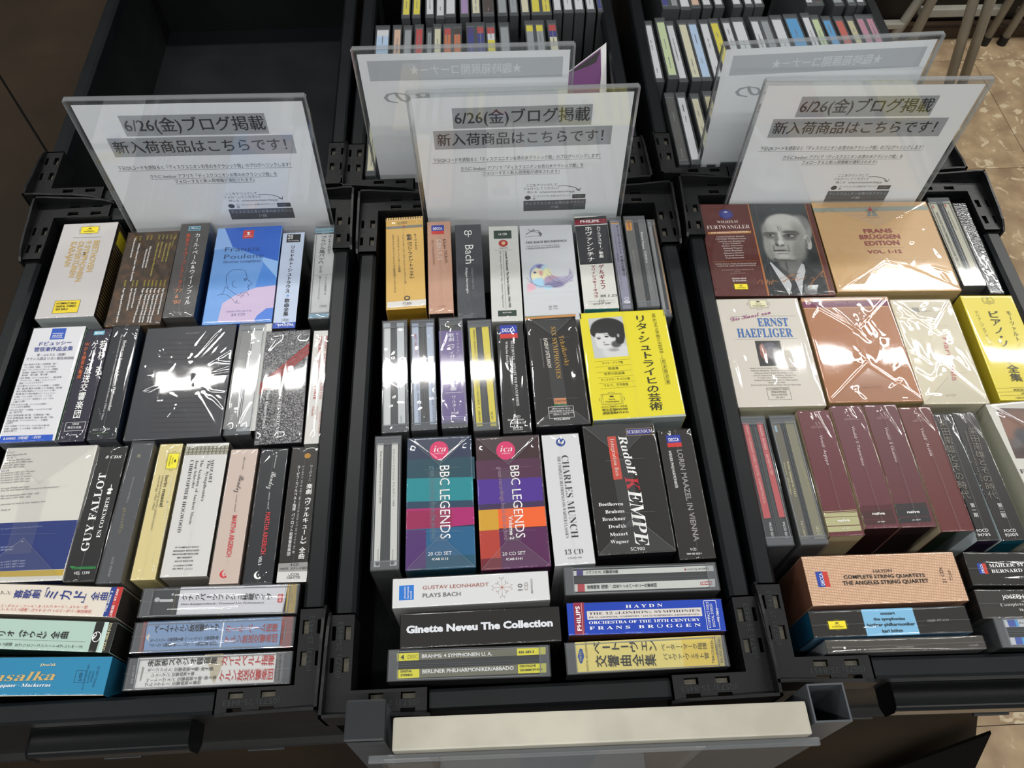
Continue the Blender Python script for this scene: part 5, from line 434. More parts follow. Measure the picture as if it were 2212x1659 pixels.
('R1b', 414.7, 194.3, 126.9, 125.0, -1.78,'large tan box with grey band, red triangle mark and burgundy small capitals','C4A070','A8946A','9A7C50','g', 0, [('Q', [(-63.7, 53.4),(63.0, 56.0),(62.5, 49.5),(-63.7, 47.5)],'8F958A'),('Q', [(-0.8, 55.3),(1.3, 49.4),(-4.3, 48.9)],'B03030'),('Q', [(-4.5, 48.3),(-1.1, 48.4),(-2.3, 41.1),(-7.3, 40.9)],'7C827C'),('Q', [(-0.1, 48.4),(2.8, 48.6),(5.0, 41.6),(-1.2, 41.1)],'7C827C'),('T','TELDEC', -7.7, 37.8, 14.0, 2.9, 1.58,'8A8272',''),('T','FRANS', -16.4, 16.5, 30.8, 1.1, 5.57,'8E3A40','w'),('T','BRÜGGEN', -22.8, 7.8, 43.3, 1.1, 5.87,'8E3A40','w'),('T','EDITION', -19.4, -1.1, 36.9, 1.6, 5.86,'8E3A40','w'),('PL', [(-21.2, -4.4),(20.7, -3.8)],'9A7A60', 0.3),('T','VOL. 1-12', -19.4, -12.0, 36.1, 1.0, 4.28,'8E3A40','w')]),
('R1c', 494.0, 197.9, 24.4, 125.5, -1.31,'double jewel case with cream strips beside the large tan box','8A8270','8A8270','3E3A34','s', 2, [('Q', [(-12.5, 55.8),(-3.4, 57.0),(-3.7, -53.9),(-11.4, -54.6)],'B9B49C'),('Q', [(4.1, 57.5),(12.4, 58.3),(12.1, -51.6),(3.6, -52.3)],'B9B49C'),('T','BACH: DAS WOHLTEMPERIERTE KLAVIER TEIL 1 & 2', -8.3, 40.9, 78.1, -89.6, 2.3,'5A5A58','w'),('T','ROLF JUNGHANNS', 4.9, 42.6, 26.9, -88.7, 1.7,'5A5A58',''),('R', -8.6, 49.5, 1.0, 2.3,'A8524A'),('R', 5.5, 51.2, 1.0, 2.3,'A8524A')]),
('R1d', 513.4, 187.7, 14.5, 126.1, -2.16,'slim dark case in silvery wrinkled wrap at the far right of right crate','4A4A58','2A2A30','22222A','c', 0, [('FOIL',)]),
('R2a', 262.7, 65.6, 84.7, 125.9, -1.2,'off-white box with bold blue slab capitals and small dark photo','C4BEB4','B0AC94','A59F90','k', 0, [('DF', 1.6, 56.4, 9.4, 5.5,'D8D4B0'),('PL', [(-29.2, 41.1),(-16.9, 41.2)],'777777', 0.25),('PL', [(0.8, 41.0),(35.9, 40.6)],'777777', 0.25),('T','Die Kunst von', -29.3, 35.1, 42.1, 11.7, 5.11,'8E3A70','s'),('T','ERNST', -3.6, 28.6, 30.2, -0.6, 9.82,'2A62A8','b'),('T','HAEFLIGER', -26.0, 15.7, 54.2, -0.6, 10.32,'2A62A8','b'),('PL', [(-29.4, 13.6),(31.7, 13.1)],'777777', 0.25),('IM', [(-10.6, 11.3),(13.8, 11.0),(13.4, -18.2),(-11.0, -18.1)], (36, 44),'1C1B1D', [(-4.0, -2.3, 3.5, 10.1,'9A6A60', 0.5),(-5.3, 1.9, 2.1, 5.0,'B07F74', 0.6),(2.9, 4.3, 6.4, 5.1,'5A5A66', 0.6),(2.8, -3.3, 4.9, 7.6,'7F7C80', 0.6),(-6.5, -4.0, 1.8, 3.3,'8A5048', 0.6)]),('T','Schubert: Die schöne Müllerin · Winterreise · Schwanengesang', -21.6, -21.3, 45.0, -0.6, 1.5,'4A4844','r'),('T','Schumann: Dichterliebe · Beethoven: An die ferne Geliebte', -20.8, -24.0, 43.3, -0.5, 1.5,'4A4844','r'),('T','Schumann, Schoeck, Kodaly, Wolf, Brahms: Lieder', -17.8, -26.8, 36.7, -0.6, 1.5,'4A4844','r'),('T','Janáček: Tagebuch eines Verschollenen · Händel: Arien', -19.4, -29.4, 40.5, -0.6, 1.5,'4A4844','r'),('T','J. S. Bach: Arien · Machaut: 9 weltliche Werke', -15.7, -32.1, 33.2, -0.3, 1.5,'4A4844','r'),('T','Telemann: Der getreue Musikmeister · J. S. Bach: Kantaten', -19.7, -34.7, 41.5, -0.6, 1.5,'4A4844','r'),('T','Mozart: Opern Arien', -6.8, -37.6, 15.8, 0.4, 1.4,'4A4844','r'),('T','Rossini, Verdi, Nicolai, Beethoven, Wagner, Massenet: Opern Arien', -23.6, -40.0, 46.7, -0.6, 1.5,'4A4844','r'),('O', 0.8, -49.1, 10.8, 6.4,'55534C', 0.3),('T','11 COMPACT DISCS', -8.9, -45.4, 19.5, 0.0, 2.0,'44423C',''),('T','STEREO/MONO', -6.1, -48.6, 14.3, 0.8, 2.09,'44423C',''),('T','POCG-9413/23', -6.2, -51.5, 14.5, 1.2, 1.99,'44423C',''),('T','439 202-2', -3.2, -54.2, 8.4, 1.4, 1.59,'55534C','')]),
('R2b', 352.5, 64.9, 88.3, 123.0, -1.42,'large copper-brown box with purple top band under heavily creased wrap','A0683E','A89468','A08A60','g', 0, [('Q', [(-44.2, 60.1),(44.3, 60.5),(43.2, 54.5),(-44.4, 54.1)],'B9885A'),('Q', [(-44.1, 56.7),(44.0, 57.5),(42.8, 50.2),(-44.2, 49.2)],'6E2448'),('PL', [(-44.4, 47.9),(42.8, 49.2)],'C9A878', 0.5),('T','PHILIPS', -11.1, 52.6, 21.5, 1.6, 3.08,'8A5A70',''),('O', -1.2, -45.9, 10.6, 3.2,'9A5E34', 0.3),('T','COMPACT DISCS', -10.7, -47.0, 19.3, 1.5, 2.38,'9A5E34','')]),
('R2c', 427.5, 59.3, 61.2, 122.4, -1.91,'cream box with faint pink letters and bright glare on the wrap','C6BEA6','B5AE96','B5AD94','g', 0, [('T','Harmonia', 8.6, 14.1, 50.2, -95.8, 5.67,'C06A6A',''),('T','24 CD', -8.0, -53.1, 10.0, 3.4, 2.25,'B5AE9A',''),('R', -7.7, 48.2, 3.5, 2.8,'8E8C84'),('T','edition', -2.9, 45.5, 10.0, 2.3, 1.88,'A5A094','')]),
('R2d', 495.7, 61.0, 52.5, 123.5, -2.3,'yellow box with frame emblem and bold vertical Japanese title, right edge','D2C232','B8A82E','B5A426','s', 0, [('DF', 0.3, 55.4, 5.3, 3.8),('V','ピアノ・ソナタ全集', -0.1, 42.5, 84.5, -92.2, 11.39,'2A2818','w'),('V','モーツァルト／ピリス', 16.0, 42.5, 63.8, -93.6, 4.99,'2A2818',''),('V','マリア・ジョアオ・ピリス(pf)', -16.2, 42.6, 62.9, -88.2, 4.4,'8A8028',''),('PL', [(-25.5, -48.8),(2.7, -47.7)],'6A6220', 0.3),('T','POCG-3407/12', -9.9, -52.0, 20.1, 3.1, 2.25,'2A2818','w'),('PL', [(-26.4, -53.1),(1.2, -52.1)],'6A6220', 0.3),('PL', [(-26.5, -57.0),(-0.3, -56.1)],'6A6220', 0.3),('T','6枚組', -4.4, -55.6, 6.9, 3.3, 1.96,'2A2818',''),('T','（税込）', -11.1, -60.6, 10.7, 3.7, 1.95,'2A2818','')]),
('R3a', 231.2, -68.3, 24.2, 125.5, -0.68,'double jewel case with two bright red strips, front left row of right crate','6A6A70','6A6A70','26262A','s', 2, [('Q', [(-9.2, 56.0),(-3.8, 55.8),(-2.4, -36.7),(-8.5, -37.4)],'B5484A'),('Q', [(3.5, 56.3),(8.9, 56.1),(9.9, -36.4),(4.7, -36.9)],'B5484A'),('T','VARNAY / ALDENHOFF / KUEN / HOTTER / KNAPPERTSBUSCH', -7.2, 53.9, 77.1, -89.3, 2.0,'E0B5B0',''),('T','WAGNER: SIEGFRIED  •  BAYREUTH 1957', 5.0, 53.5, 50.5, -89.2, 2.2,'E8C5C0',''),('T','WLCD 0218', -5.4, -40.8, 14.1, -90.8, 2.0,'ECECEA',''),('T','WLCD 0218', 6.4, -40.7, 14.6, -90.8, 2.0,'ECECEA','')]),
('R3b', 259.4, -68.6, 24.2, 125.4, -0.01,'double jewel case with olive-grey strips and tiny yellowish type','77756C','A58A78','3A3834','s', 2, [('Q', [(-10.5, 56.3),(-2.7, 56.5),(-3.4, -56.7),(-11.0, -56.8)],'5E5848'),('Q', [(2.0, 56.3),(11.8, 56.4),(10.3, -56.9),(1.5, -56.9)],'7A755C'),('R', -7.5, 49.0, 1.0, 3.4,'88A8B8'),('T','Bruckner Symphonien No. 7, 8 & 9', -5.4, 15.5, 33.6, -91.5, 1.7,'C9C28A','w'),('T','Schumann · SDR Stuttgart', -8.7, 14.7, 31.2, -91.3, 1.6,'C9C28A',''),('T','SERGIU CELIBIDACHE Stuttgart', 5.5, 15.1, 32.5, -85.4, 1.59,'A8A27A',''),('T','TALT-030/41', -6.8, -40.3, 14.5, -90.8, 1.8,'C9C4A5',''),('T','3 CD', 7.0, -53.7, 7.6, 88.5, 2.4,'D5D0B5','')]),
('R3c', 288.9, -63.7, 29.6, 121.9, -0.37,'maroon box with sage green foot bands, first of four maroon boxes','5E2A30','B0A582','C9B99A','v', 0, [('T','AV', -2.4, 44.9, 7.2, -0.8, 4.01,'A88A8A','r'),('PL', [(-4.9, 44.2),(5.1, 44.4)],'A88A8A', 0.35),('T','VIVALDI EDITION', -6.3, 41.9, 13.6, 1.3, 1.29,'A88A8A',''),('T','Vivaldi· Argippo', -0.4, 34.9, 30.0, -91.3, 2.9,'D0BCBC',''),('PL', [(-15.0, -38.9),(13.8, -38.0)],'A8A67C', 0.5),('PL', [(-15.1, -40.2),(13.9, -39.5)],'A8A67C', 0.5),('Q', [(-15.1, -40.5),(13.8, -40.2),(13.6, -43.6),(-15.1, -43.5)],'A8A67C'),('Q', [(-15.1, -44.1),(13.6, -44.0),(13.3, -51.4),(-15.1, -51.5)],'A8A67C'),('Q', [(-15.1, -52.4),(13.4, -52.0),(13.2, -56.7),(-15.1, -57.3)],'A8A67C'),('T','naïve', -5.0, -48.2, 10.4, 0.0, 2.3,'ECECEA','w'),('T','OP 7079', -3.0, -55.0, 6.8, 0.8, 1.2,'ECECEA','')]),
('R3d', 320.9, -59.1, 29.6, 120.2, -0.3,'maroon box with dark plum foot bands, second of four maroon boxes','5E2E36','2A1518','C9B99A','v', 0, [('T','AV', -2.1, 47.0, 7.3, 0.0, 4.1,'A88A8A','r'),('PL', [(-4.5, 46.4),(5.6, 46.5)],'A88A8A', 0.35),('T','VIVALDI EDITION', -6.0, 44.1, 13.7, 1.3, 1.19,'A88A8A',''),('T','Vivaldi· Il Tameriano', -0.9, 38.0, 39.6, -91.4, 2.9,'D0BCBC',''),('Q', [(-15.0, -39.5),(13.8, -38.8),(13.2, -42.9),(-15.0, -43.6)],'4E2028'),('Q', [(-15.0, -44.0),(13.0, -43.3),(13.0, -51.4),(-15.0, -51.9)],'40201F'),('Q', [(-15.0, -52.5),(13.0, -51.9),(12.9, -56.6),(-15.0, -56.9)],'40201F'),('T','naïve', -5.7, -48.0, 10.8, 0.0, 2.3,'ECECEA','w'),('T','OP 7080', -3.5, -55.2, 6.5, 1.8, 1.19,'ECECEA','')]),
('R3e', 352.2, -59.5, 30.5, 120.5, -0.62,'maroon box with charcoal foot bands, third of four maroon boxes','5A2C31','22181A','C9B99A','v', 0, [('T','AV', -3.5, 47.1, 7.3, 0.0, 4.2,'A88A8A','r'),('PL', [(-6.0, 46.5),(4.1, 46.7)],'A88A8A', 0.35),('T','VIVALDI EDITION', -7.5, 44.2, 13.7, 1.3, 1.19,'A88A8A',''),('T','Vivaldi· Il Giustino', -2.6, 36.1, 35.3, -90.3, 2.9,'D0BCBC',''),('Q', [(-15.5, -38.7),(12.5, -38.0),(12.2, -41.5),(-15.5, -42.2)],'2A2628'),('Q', [(-15.5, -42.7),(12.3, -41.9),(12.0, -50.3),(-15.5, -50.4)],'26262A'),('Q', [(-15.5, -51.2),(12.0, -51.0),(12.0, -55.4),(-15.5, -56.2)],'26262A'),('T','naïve', -6.6, -47.6, 10.8, 1.1, 2.29,'ECECEA','w'),('T','OP 30571', -4.6, -54.6, 7.3, 2.4, 1.28,'ECECEA','')]),
('R3f', 384.0, -64.0, 30.3, 121.7, 0.16,'plain russet maroon box without foot bands, fourth of four maroon boxes','5E2B29','1E2A1E','B5AC90','v', 0, [('T','AV', -2.1, 47.7, 7.3, -1.6, 4.03,'A88A8A','r'),('PL', [(-4.6, 47.0),(5.5, 47.1)],'A88A8A', 0.35),('T','VIVALDI EDITION', -6.3, 44.8, 13.8, 0.4, 1.2,'A88A8A',''),('T','Vivaldi· Arsilda', -1.7, 38.2, 28.5, -89.6, 2.8,'D0BCBC','')]),
('R3g', 406.6, -72.8, 18.3, 123.0, -0.53,'black box with outlined silver Japanese title and white code, left of pair','22201E','2A1E38','C9D5D9','v', 0, [('V','柴田南雄とその時代', -1.9, 55.7, 79.7, -93.0, 7.8,'77736A','n'),('T','shibata minao and his era vol.1', -6.0, 43.2, 48.1, -94.9, 1.69,'6A665F',''),('V','第一期', -2.9, -27.3, 13.4, -91.3, 3.9,'BBBBB8','w'),('T','FOCD', -7.4, -53.9, 10.0, 2.3, 2.66,'ECECEA',''),('T','9470/5', -7.9, -57.6, 10.8, 1.6, 2.57,'ECECEA','')]),
('R3h', 427.6, -72.8, 21.5, 124.3, 0.64,'black box with outlined silver Japanese title and white code, right of pair','242220','0E5A6E','C9D5D9','v', 0, [('V','柴田南雄とその時代', 2.4, 46.1, 71.3, -95.2, 8.3,'77736A','n'),('T','shibata minao and his era vol.2', -5.5, 42.4, 50.0, -93.6, 1.8,'77736A',''),('V','第二期', -1.0, -28.3, 13.9, -92.5, 4.21,'BBBBB8','w'),('T','FOCD', -6.3, -54.8, 10.2, 0.6, 2.59,'ECECEA',''),('T','9500/5', -6.9, -58.6, 11.0, 0.5, 2.69,'ECECEA','')]),
('R3i', 491.7, -64.0, 73.5, 125.5, 3.4,'large white box with brown painting panel, cut off by right edge','C4C2BA','C4C2BA','A8A592','e', 0, [('IM', [(-28.8, 58.0),(37.0, 50.2),(37.0, -2.6),(-33.2, 6.4)], (50, 40),'4A342C', [(-12.7, 44.6, 11.0, 12.1,'6E4A38', 0.9),(-25.6, 35.4, 7.3, 15.8,'7A5544', 0.9),(-16.5, 26.1, 8.2, 8.8,'3A3A40', 0.8),(7.9, 37.1, 14.7, 14.9,'8A6048', 0.9),(-25.6, 18.8, 5.4, 7.7,'55504E', 0.8),(-13.9, 11.5, 18.0, 5.8,'3A2A28', 0.8),(23.7, 30.2, 18.3, 19.6,'5A4A44', 0.9)]),('T','F', -35.3, -8.2, 3.8, -3.0, 3.88,'2A2A2A','b')]),
('R4a', 308.4, -162.1, 126.9, 41.0, -0.64,'woven-textured pink-tan box lying sideways with blue and red logo square','C4967A','A87C62','7A5240','s', 0, [('WEAVE',),('DE', -50.2, 0.9, 5.0, 6.4, 1),('T','HAYDN', -7.3, 4.7, 15.3, 0.7, 2.79,'1C1C1C',''),('T','COMPLETE STRING QUARTETS', -32.9, 0.6, 66.9, -0.5, 2.81,'1C1C1C','w'),('T','THE ANGELES STRING QUARTET', -34.9, -4.5, 70.6, -0.2, 3.1,'1C1C1C','w'),('T','21 CDs', 50.1, -5.7, 13.0, 90.9, 2.8,'1C1C1C',''),('T','475 8280', 54.6, -3.7, 8.8, 84.8, 1.29,'1C1C1C',''),('O', 55.8, 0.8, 0.0, 3.7,'5A5A58', 0.25)]),
('R4b', 302.9, -197.1, 126.7, 20.5, -0.59,'black box lying sideways with sky blue panel and yellow cartouche','24221F','5A8CB0','0E4A66','w', 0, [('Q', [(-20.7, 10.5),(20.6, 10.5),(20.7, -10.5),(-21.1, -10.5)],'79B0D2'),('DG', -42.6, -1.0, 6.9, 3.1,'F0DC2A', 0),('T','mozart', -6.0, 5.6, 11.6, 0.5, 2.19,'222222','w'),('T','the symphonies', -12.9, 1.4, 25.2, -0.7, 2.21,'222222','w'),('T','berliner philharmoniker', -19.1, -3.2, 38.1, -0.3, 2.4,'222222','w'),('T','karl böhm', -8.4, -8.2, 16.3, 0.0, 2.4,'222222','w'),('T','00289 477 6134', 29.6, -1.1, 17.3, 0.3, 1.7,'9A9A98','')]),
('R4c', 309.7, -215.0, 125.1, 10.3, -1.0,'thin dark grey box lying sideways under clear wrap, frontmost in right crate','45423E','8A8A8C','8E9294','w', 0, [('T','records', -49.3, -0.2, 8.9, 180.0, 1.6,'A5A5A2',''),('Q', [(-49.3, -0.4),(-47.5, -0.3),(-47.7, -2.3),(-49.2, -2.2)],'ECECEA'),('T','SINGING RAVEL', 5.7, -1.1, 13.5, -178.7, 1.39,'9A9894',''),('T','RMCS101', 56.2, -1.3, 7.0, -177.5, 1.38,'9A9894','')]),
('R4d', 442.4, -160.0, 125.5, 28.0, -2.6,'black box lying sideways with white serif capitals and small blue and red logo','24231F','2A2A26','1A1A18','w', 0, [('DE', -50.5, -0.0, 3.6, 4.5, 1),('T','MAHLER: SY', -44.4, 1.0, 28.8, 2.0, 2.77,'ECECEA','b'),('T','BERNARD', -44.1, -3.7, 25.8, 2.0, 2.77,'ECECEA','b')]),
('R4e', 440.8, -188.8, 125.5, 23.3, -2.3,'dark grey box lying sideways with white sans capitals and script line','33322F','2A2A26','1A1A18','w', 0, [('T','JOSEPH', -42.2, 3.9, 17.7, 1.6, 3.17,'ECECEA',''),('T','Complete', -45.5, -2.2, 19.0, 2.1, 2.47,'C9C9C6','r'),('T','TR', -31.9, -6.1, 3.8, 1.5, 1.88,'ECECEA','')]),
('R4f', 447.5, -211.5, 125.5, 24.5, -2.5,'double jewel case lying sideways with white and blue striped strips','7A7A78','7A7A78','2E2E2C','s', 2, [('Q', [(-54.4, 10.0),(4.1, 11.1),(3.1, 5.4),(-54.0, 4.1)],'BFC1C4'),('Q', [(-53.6, -4.0),(4.4, -3.1),(3.6, -8.1),(-53.8, -9.7)],'BFC1C4'),('Q', [(-51.1, 9.8),(-45.1, 10.0),(-44.6, 4.5),(-50.8, 4.3)],'3A50A0'),('Q', [(-45.1, 10.0),(-42.8, 10.0),(-42.3, 4.6),(-44.6, 4.5)],'4A9AD0'),('Q', [(-49.5, -4.0),(-44.0, -3.8),(-44.2, -9.2),(-49.7, -9.4)],'3A50A0'),('Q', [(-44.0, -3.8),(-41.8, -3.9),(-41.9, -9.2),(-44.2, -9.2)],'4A9AD0'),('T','Ravel', -41.9, 6.6, 6.8, 2.5, 1.48,'44444A','')])]
# ---------------------------------------------------------------- structure: floor, table, rear wall
r = random.Random(4)
VINYL = mottled('8A735A', 'B39C7C', 16, .3, .45, .06, 60, 9, 'marbled_vinyl', .3, .7)
def vinyl2():
    n = VINYL.node_tree.nodes; l = VINYL.node_tree.links; b = n['Principled BSDF']
    tc = n.new('ShaderNodeTexCoord'); nz = n.new('ShaderNodeTexNoise'); nz.inputs['Scale'].default_value = 30; nz.inputs['Detail'].default_value = 8; nz.inputs['Distortion'].default_value = .9
    cr = n.new('ShaderNodeValToRGB'); cr.color_ramp.elements[0].position = .60; cr.color_ramp.elements[1].position = .66; cr.color_ramp.elements[0].color = (0, 0, 0, 1)
    mx = n.new('ShaderNodeMixRGB'); mx.inputs[2].default_value = lin('C8B798')
    src = b.inputs['Base Color'].links[0].from_socket
    l.new(tc.outputs['Object'], nz.inputs[0]); l.new(nz.outputs['Fac'], cr.inputs[0]); l.new(cr.outputs[0], mx.inputs[0]); l.new(src, mx.inputs[1]); l.new(mx.outputs[0], b.inputs['Base Color'])
vinyl2()
mb = MB(); mb.box(-2200, 3600, -1500, 2300, -30, -1.5, ink('3A2E22')); floor = mb.obj('floor'); tag(floor, 'marbled beige vinyl tile shop floor', None, kind='structure')
T_ = 457.
tm = None
for i in range(-1, 5):
    for j in range(-3, 4):
        x0 = 1478-.022*0+(i-1)*T_; y0 = 1206+(j-1)*T_
        if y0 > 1750 or (x0 < 200 and y0 > -300): continue
        if tm is None:
            mb = MB(); mb.box(-T_/2+.8, T_/2-.8, -T_/2+.8, T_/2-.8, -1.4, 0, VINYL); tm = mb.mesh('tile')
        o = link('tile', tm, parent=floor, loc=((x0+T_/2)*S, (y0+T_/2)*S, 0), rz=r.choice((0, 0, math.pi)))
mb = MB(); mb.box(-2200, 3600, 1830, 1850, 0, 2500, ink('0B0A0A', .6)); wb = mb.obj('wall_back'); tag(wb, 'black display wall far behind the crates', None, kind='structure')
for x in (600, 1180, 1320, 1900, 2500):
    mb = MB(); mb.box(x, x+560 if x != 1180 else x+130, 1800, 1829, 45, 2400, ink('100F0F', .35)); mb.obj('wall_panel', parent=wb, bevel=2)
mb = MB(); mb.box(-2200, 3600, 1768, 1829, 0, 38, ink('3A2C20', .5)); mb.obj('baseboard_back', bevel=3); tag(bpy.data.objects['baseboard_back'], 'dark brown plinth at the foot of the rear wall', None, kind='structure')
CLOTH = mottled('241B10', '2E2316', 6, .75, .25, .3, 420, name='brown_cloth')
def table():
    t = empty('display_table', (0, 0, 0)); tag(t, 'low table under a drab brown cloth carrying all six crates', 'table')
    zt = 865-166
    # cloth top in two pieces, an open seam running askew between them
    sx = lambda y: -747+(738-y)*(106/158.)
    for pts in ([(-1250, -222), (sx(-222)-2 if sx(-222) < 446 else 440, -222), (sx(1080)-2, 1080), (-1250, 1080)], [(sx(-222)+2 if sx(-222) < 440 else 446, -222), (446, -222), (446, 1080), (sx(1080)+2, 1080)]):
        mb = MB(); mb.add([(x, y, z) for z in (zt-4, zt) for x, y in pts], [(4, 5, 6, 7), (3, 2, 1, 0), (0, 1, 5, 4), (1, 2, 6, 5), (2, 3, 7, 6), (3, 0, 4, 7)], CLOTH); mb.obj('cloth_panel', parent=t)
    mb = MB(); mb.box(-1248, 444, -220, 1078, zt-24, zt-8, ink('0A0806', .8)); mb.obj('table_top', parent=t)
    # hanging cloth front and right side with soft folds
    mb = MB(); pts = []
    for k in range(81):
        x = -1250+k*1698/80.; f = 5*math.sin(k*.55)+4*math.sin(k*.23+1); e = max(0, (k-60)/20.)**1.5
        pts.append([(x+dx*e, -224-(zt-z)*.11-(f*.5*(zt-z)/300), z) for z, dx in ((zt, 0), (zt-70, 34), (zt-160, 74), (zt-232, 107), (30, 190))])
    for a, b in zip(pts, pts[1:]):
        for q in range(4): mb.poly([a[q], a[q+1], b[q+1], b[q]], CLOTH)
    mb.obj('hanging_cloth', parent=t, smooth=True)
    mb = MB(); mb.add([(488, -253, 865-236), (448, -268, 865-427), (420, -290, 865-600), (575, -290, 865-600), (544, -274, 865-398), (488, -250, 865-236), (448, -265, 865-427), (420, -287, 865-600), (575, -287, 865-600), (544, -271, 865-398)], [(0, 1, 2, 3, 4), (9, 8, 7, 6, 5), (0, 5, 6, 1), (3, 8, 9, 4), (4, 9, 5, 0)], ink('080706', .9, .1)); mb.obj('painted_fold_shade', parent=t)  # near-black sheet painting in the shade of the fold at the cloth's right corner
    mb = MB(); pts = []
    for k in range(51):
        y = -224+k*26; f = 8*math.sin(k*.8)
        pts.append([(448+(zt-z)*.46 if k == 0 else 448+(zt-z)*(.46-.012*min(k, 30))+f*(zt-z)/500, y-(zt-z)*.1*(k < 3), z) for z in (zt, zt-120, zt-300, 40)])
    for a, b in zip(pts, pts[1:]):
        for q in range(3): mb.poly([a[q], a[q+1], b[q+1], b[q]], CLOTH)
    mb.obj('hanging_cloth', parent=t, smooth=True)
    for x in (-1200, 400):
        for y in (-180, 1040):
            mb = MB(); mb.box(x-20, x+20, y-20, y+20, 0, zt-24, ink('202020')); mb.obj('leg', parent=t, bevel=2)
table()

# ---------------------------------------------------------------- crates
def bracket_mesh(sx, sy):
    mb = MB(); A, Wd = 79, 20.5
    xs = [1.5, 3.5, 6.5, 13, 18, 20.5, 34, 45, 58, 69, 79]
    def hole(a, b): return (34 < a < 45 or 58 < a < 69) and (13 < b < 18 or 3.5 < b < 6.5)
    for i in range(len(xs)-1):
        for j in range(len(xs)-1):
            cx, cy = (xs[i]+xs[i+1])/2, (xs[j]+xs[j+1])/2
            if not (cx < Wd or cy < Wd) or hole(cx, cy) or hole(cy, cx): continue
            mb.box(xs[i], xs[i+1], xs[j], xs[j+1], 2.6, 5.2, BRKT)
    # raised outer lip, highest at the corner and sinking towards the arm ends; inner skirt
    hs = [(0, 17), (12, 17), (30, 15), (52, 13.5), (68, 11), (76, 8), (80, 5.2)]
    for ax in (0, 1):
        V = []; F = []
        for (p, h) in hs:
            for o_ in (0, 2.3):
                for z in (-16, h):
                    V.append((p, o_, z) if ax == 0 else (o_, p, z))
        for k in range(len(hs)-1):
            b = k*4
            for q in ((0, 1, 5, 4), (2, 6, 7, 3), (1, 3, 7, 5), (0, 4, 6, 2)): F.append(tuple(b+t for t in q))
        F.append((0, 2, 3, 1)); F.append(tuple(len(hs)*4-4+t for t in (0, 1, 3, 2)))
        mb.add(V, F, BRKT)
        for a0, a1 in ((18.9, 79),):
            (mb.box(a0, a1, 18.8, 20.5, -22, 2.6, BRKT) if ax == 0 else mb.box(18.8, 20.5, a0, a1, -22, 2.6, BRKT))
        (mb.box(77.6, 79, 1.5, 20.5, -18, 5.2, BRKT) if ax == 0 else mb.box(1.5, 20.5, 77.6, 79, -18, 5.2, BRKT))
        for a0 in (35, 59):
            (mb.box(a0, a0+10, 13.5, 17.5, -1, 1.2, ink('5A564C', .7)) if ax == 0 else mb.box(13.5, 17.5, a0, a0+10, -1, 1.2, ink('5A564C', .7)))
    me_v = [(x*sx, y*sy, z) for x, y, z in mb.v]; mb.v = me_v
    if sx*sy < 0: mb.f = [f[::-1] for f in mb.f]
    return mb
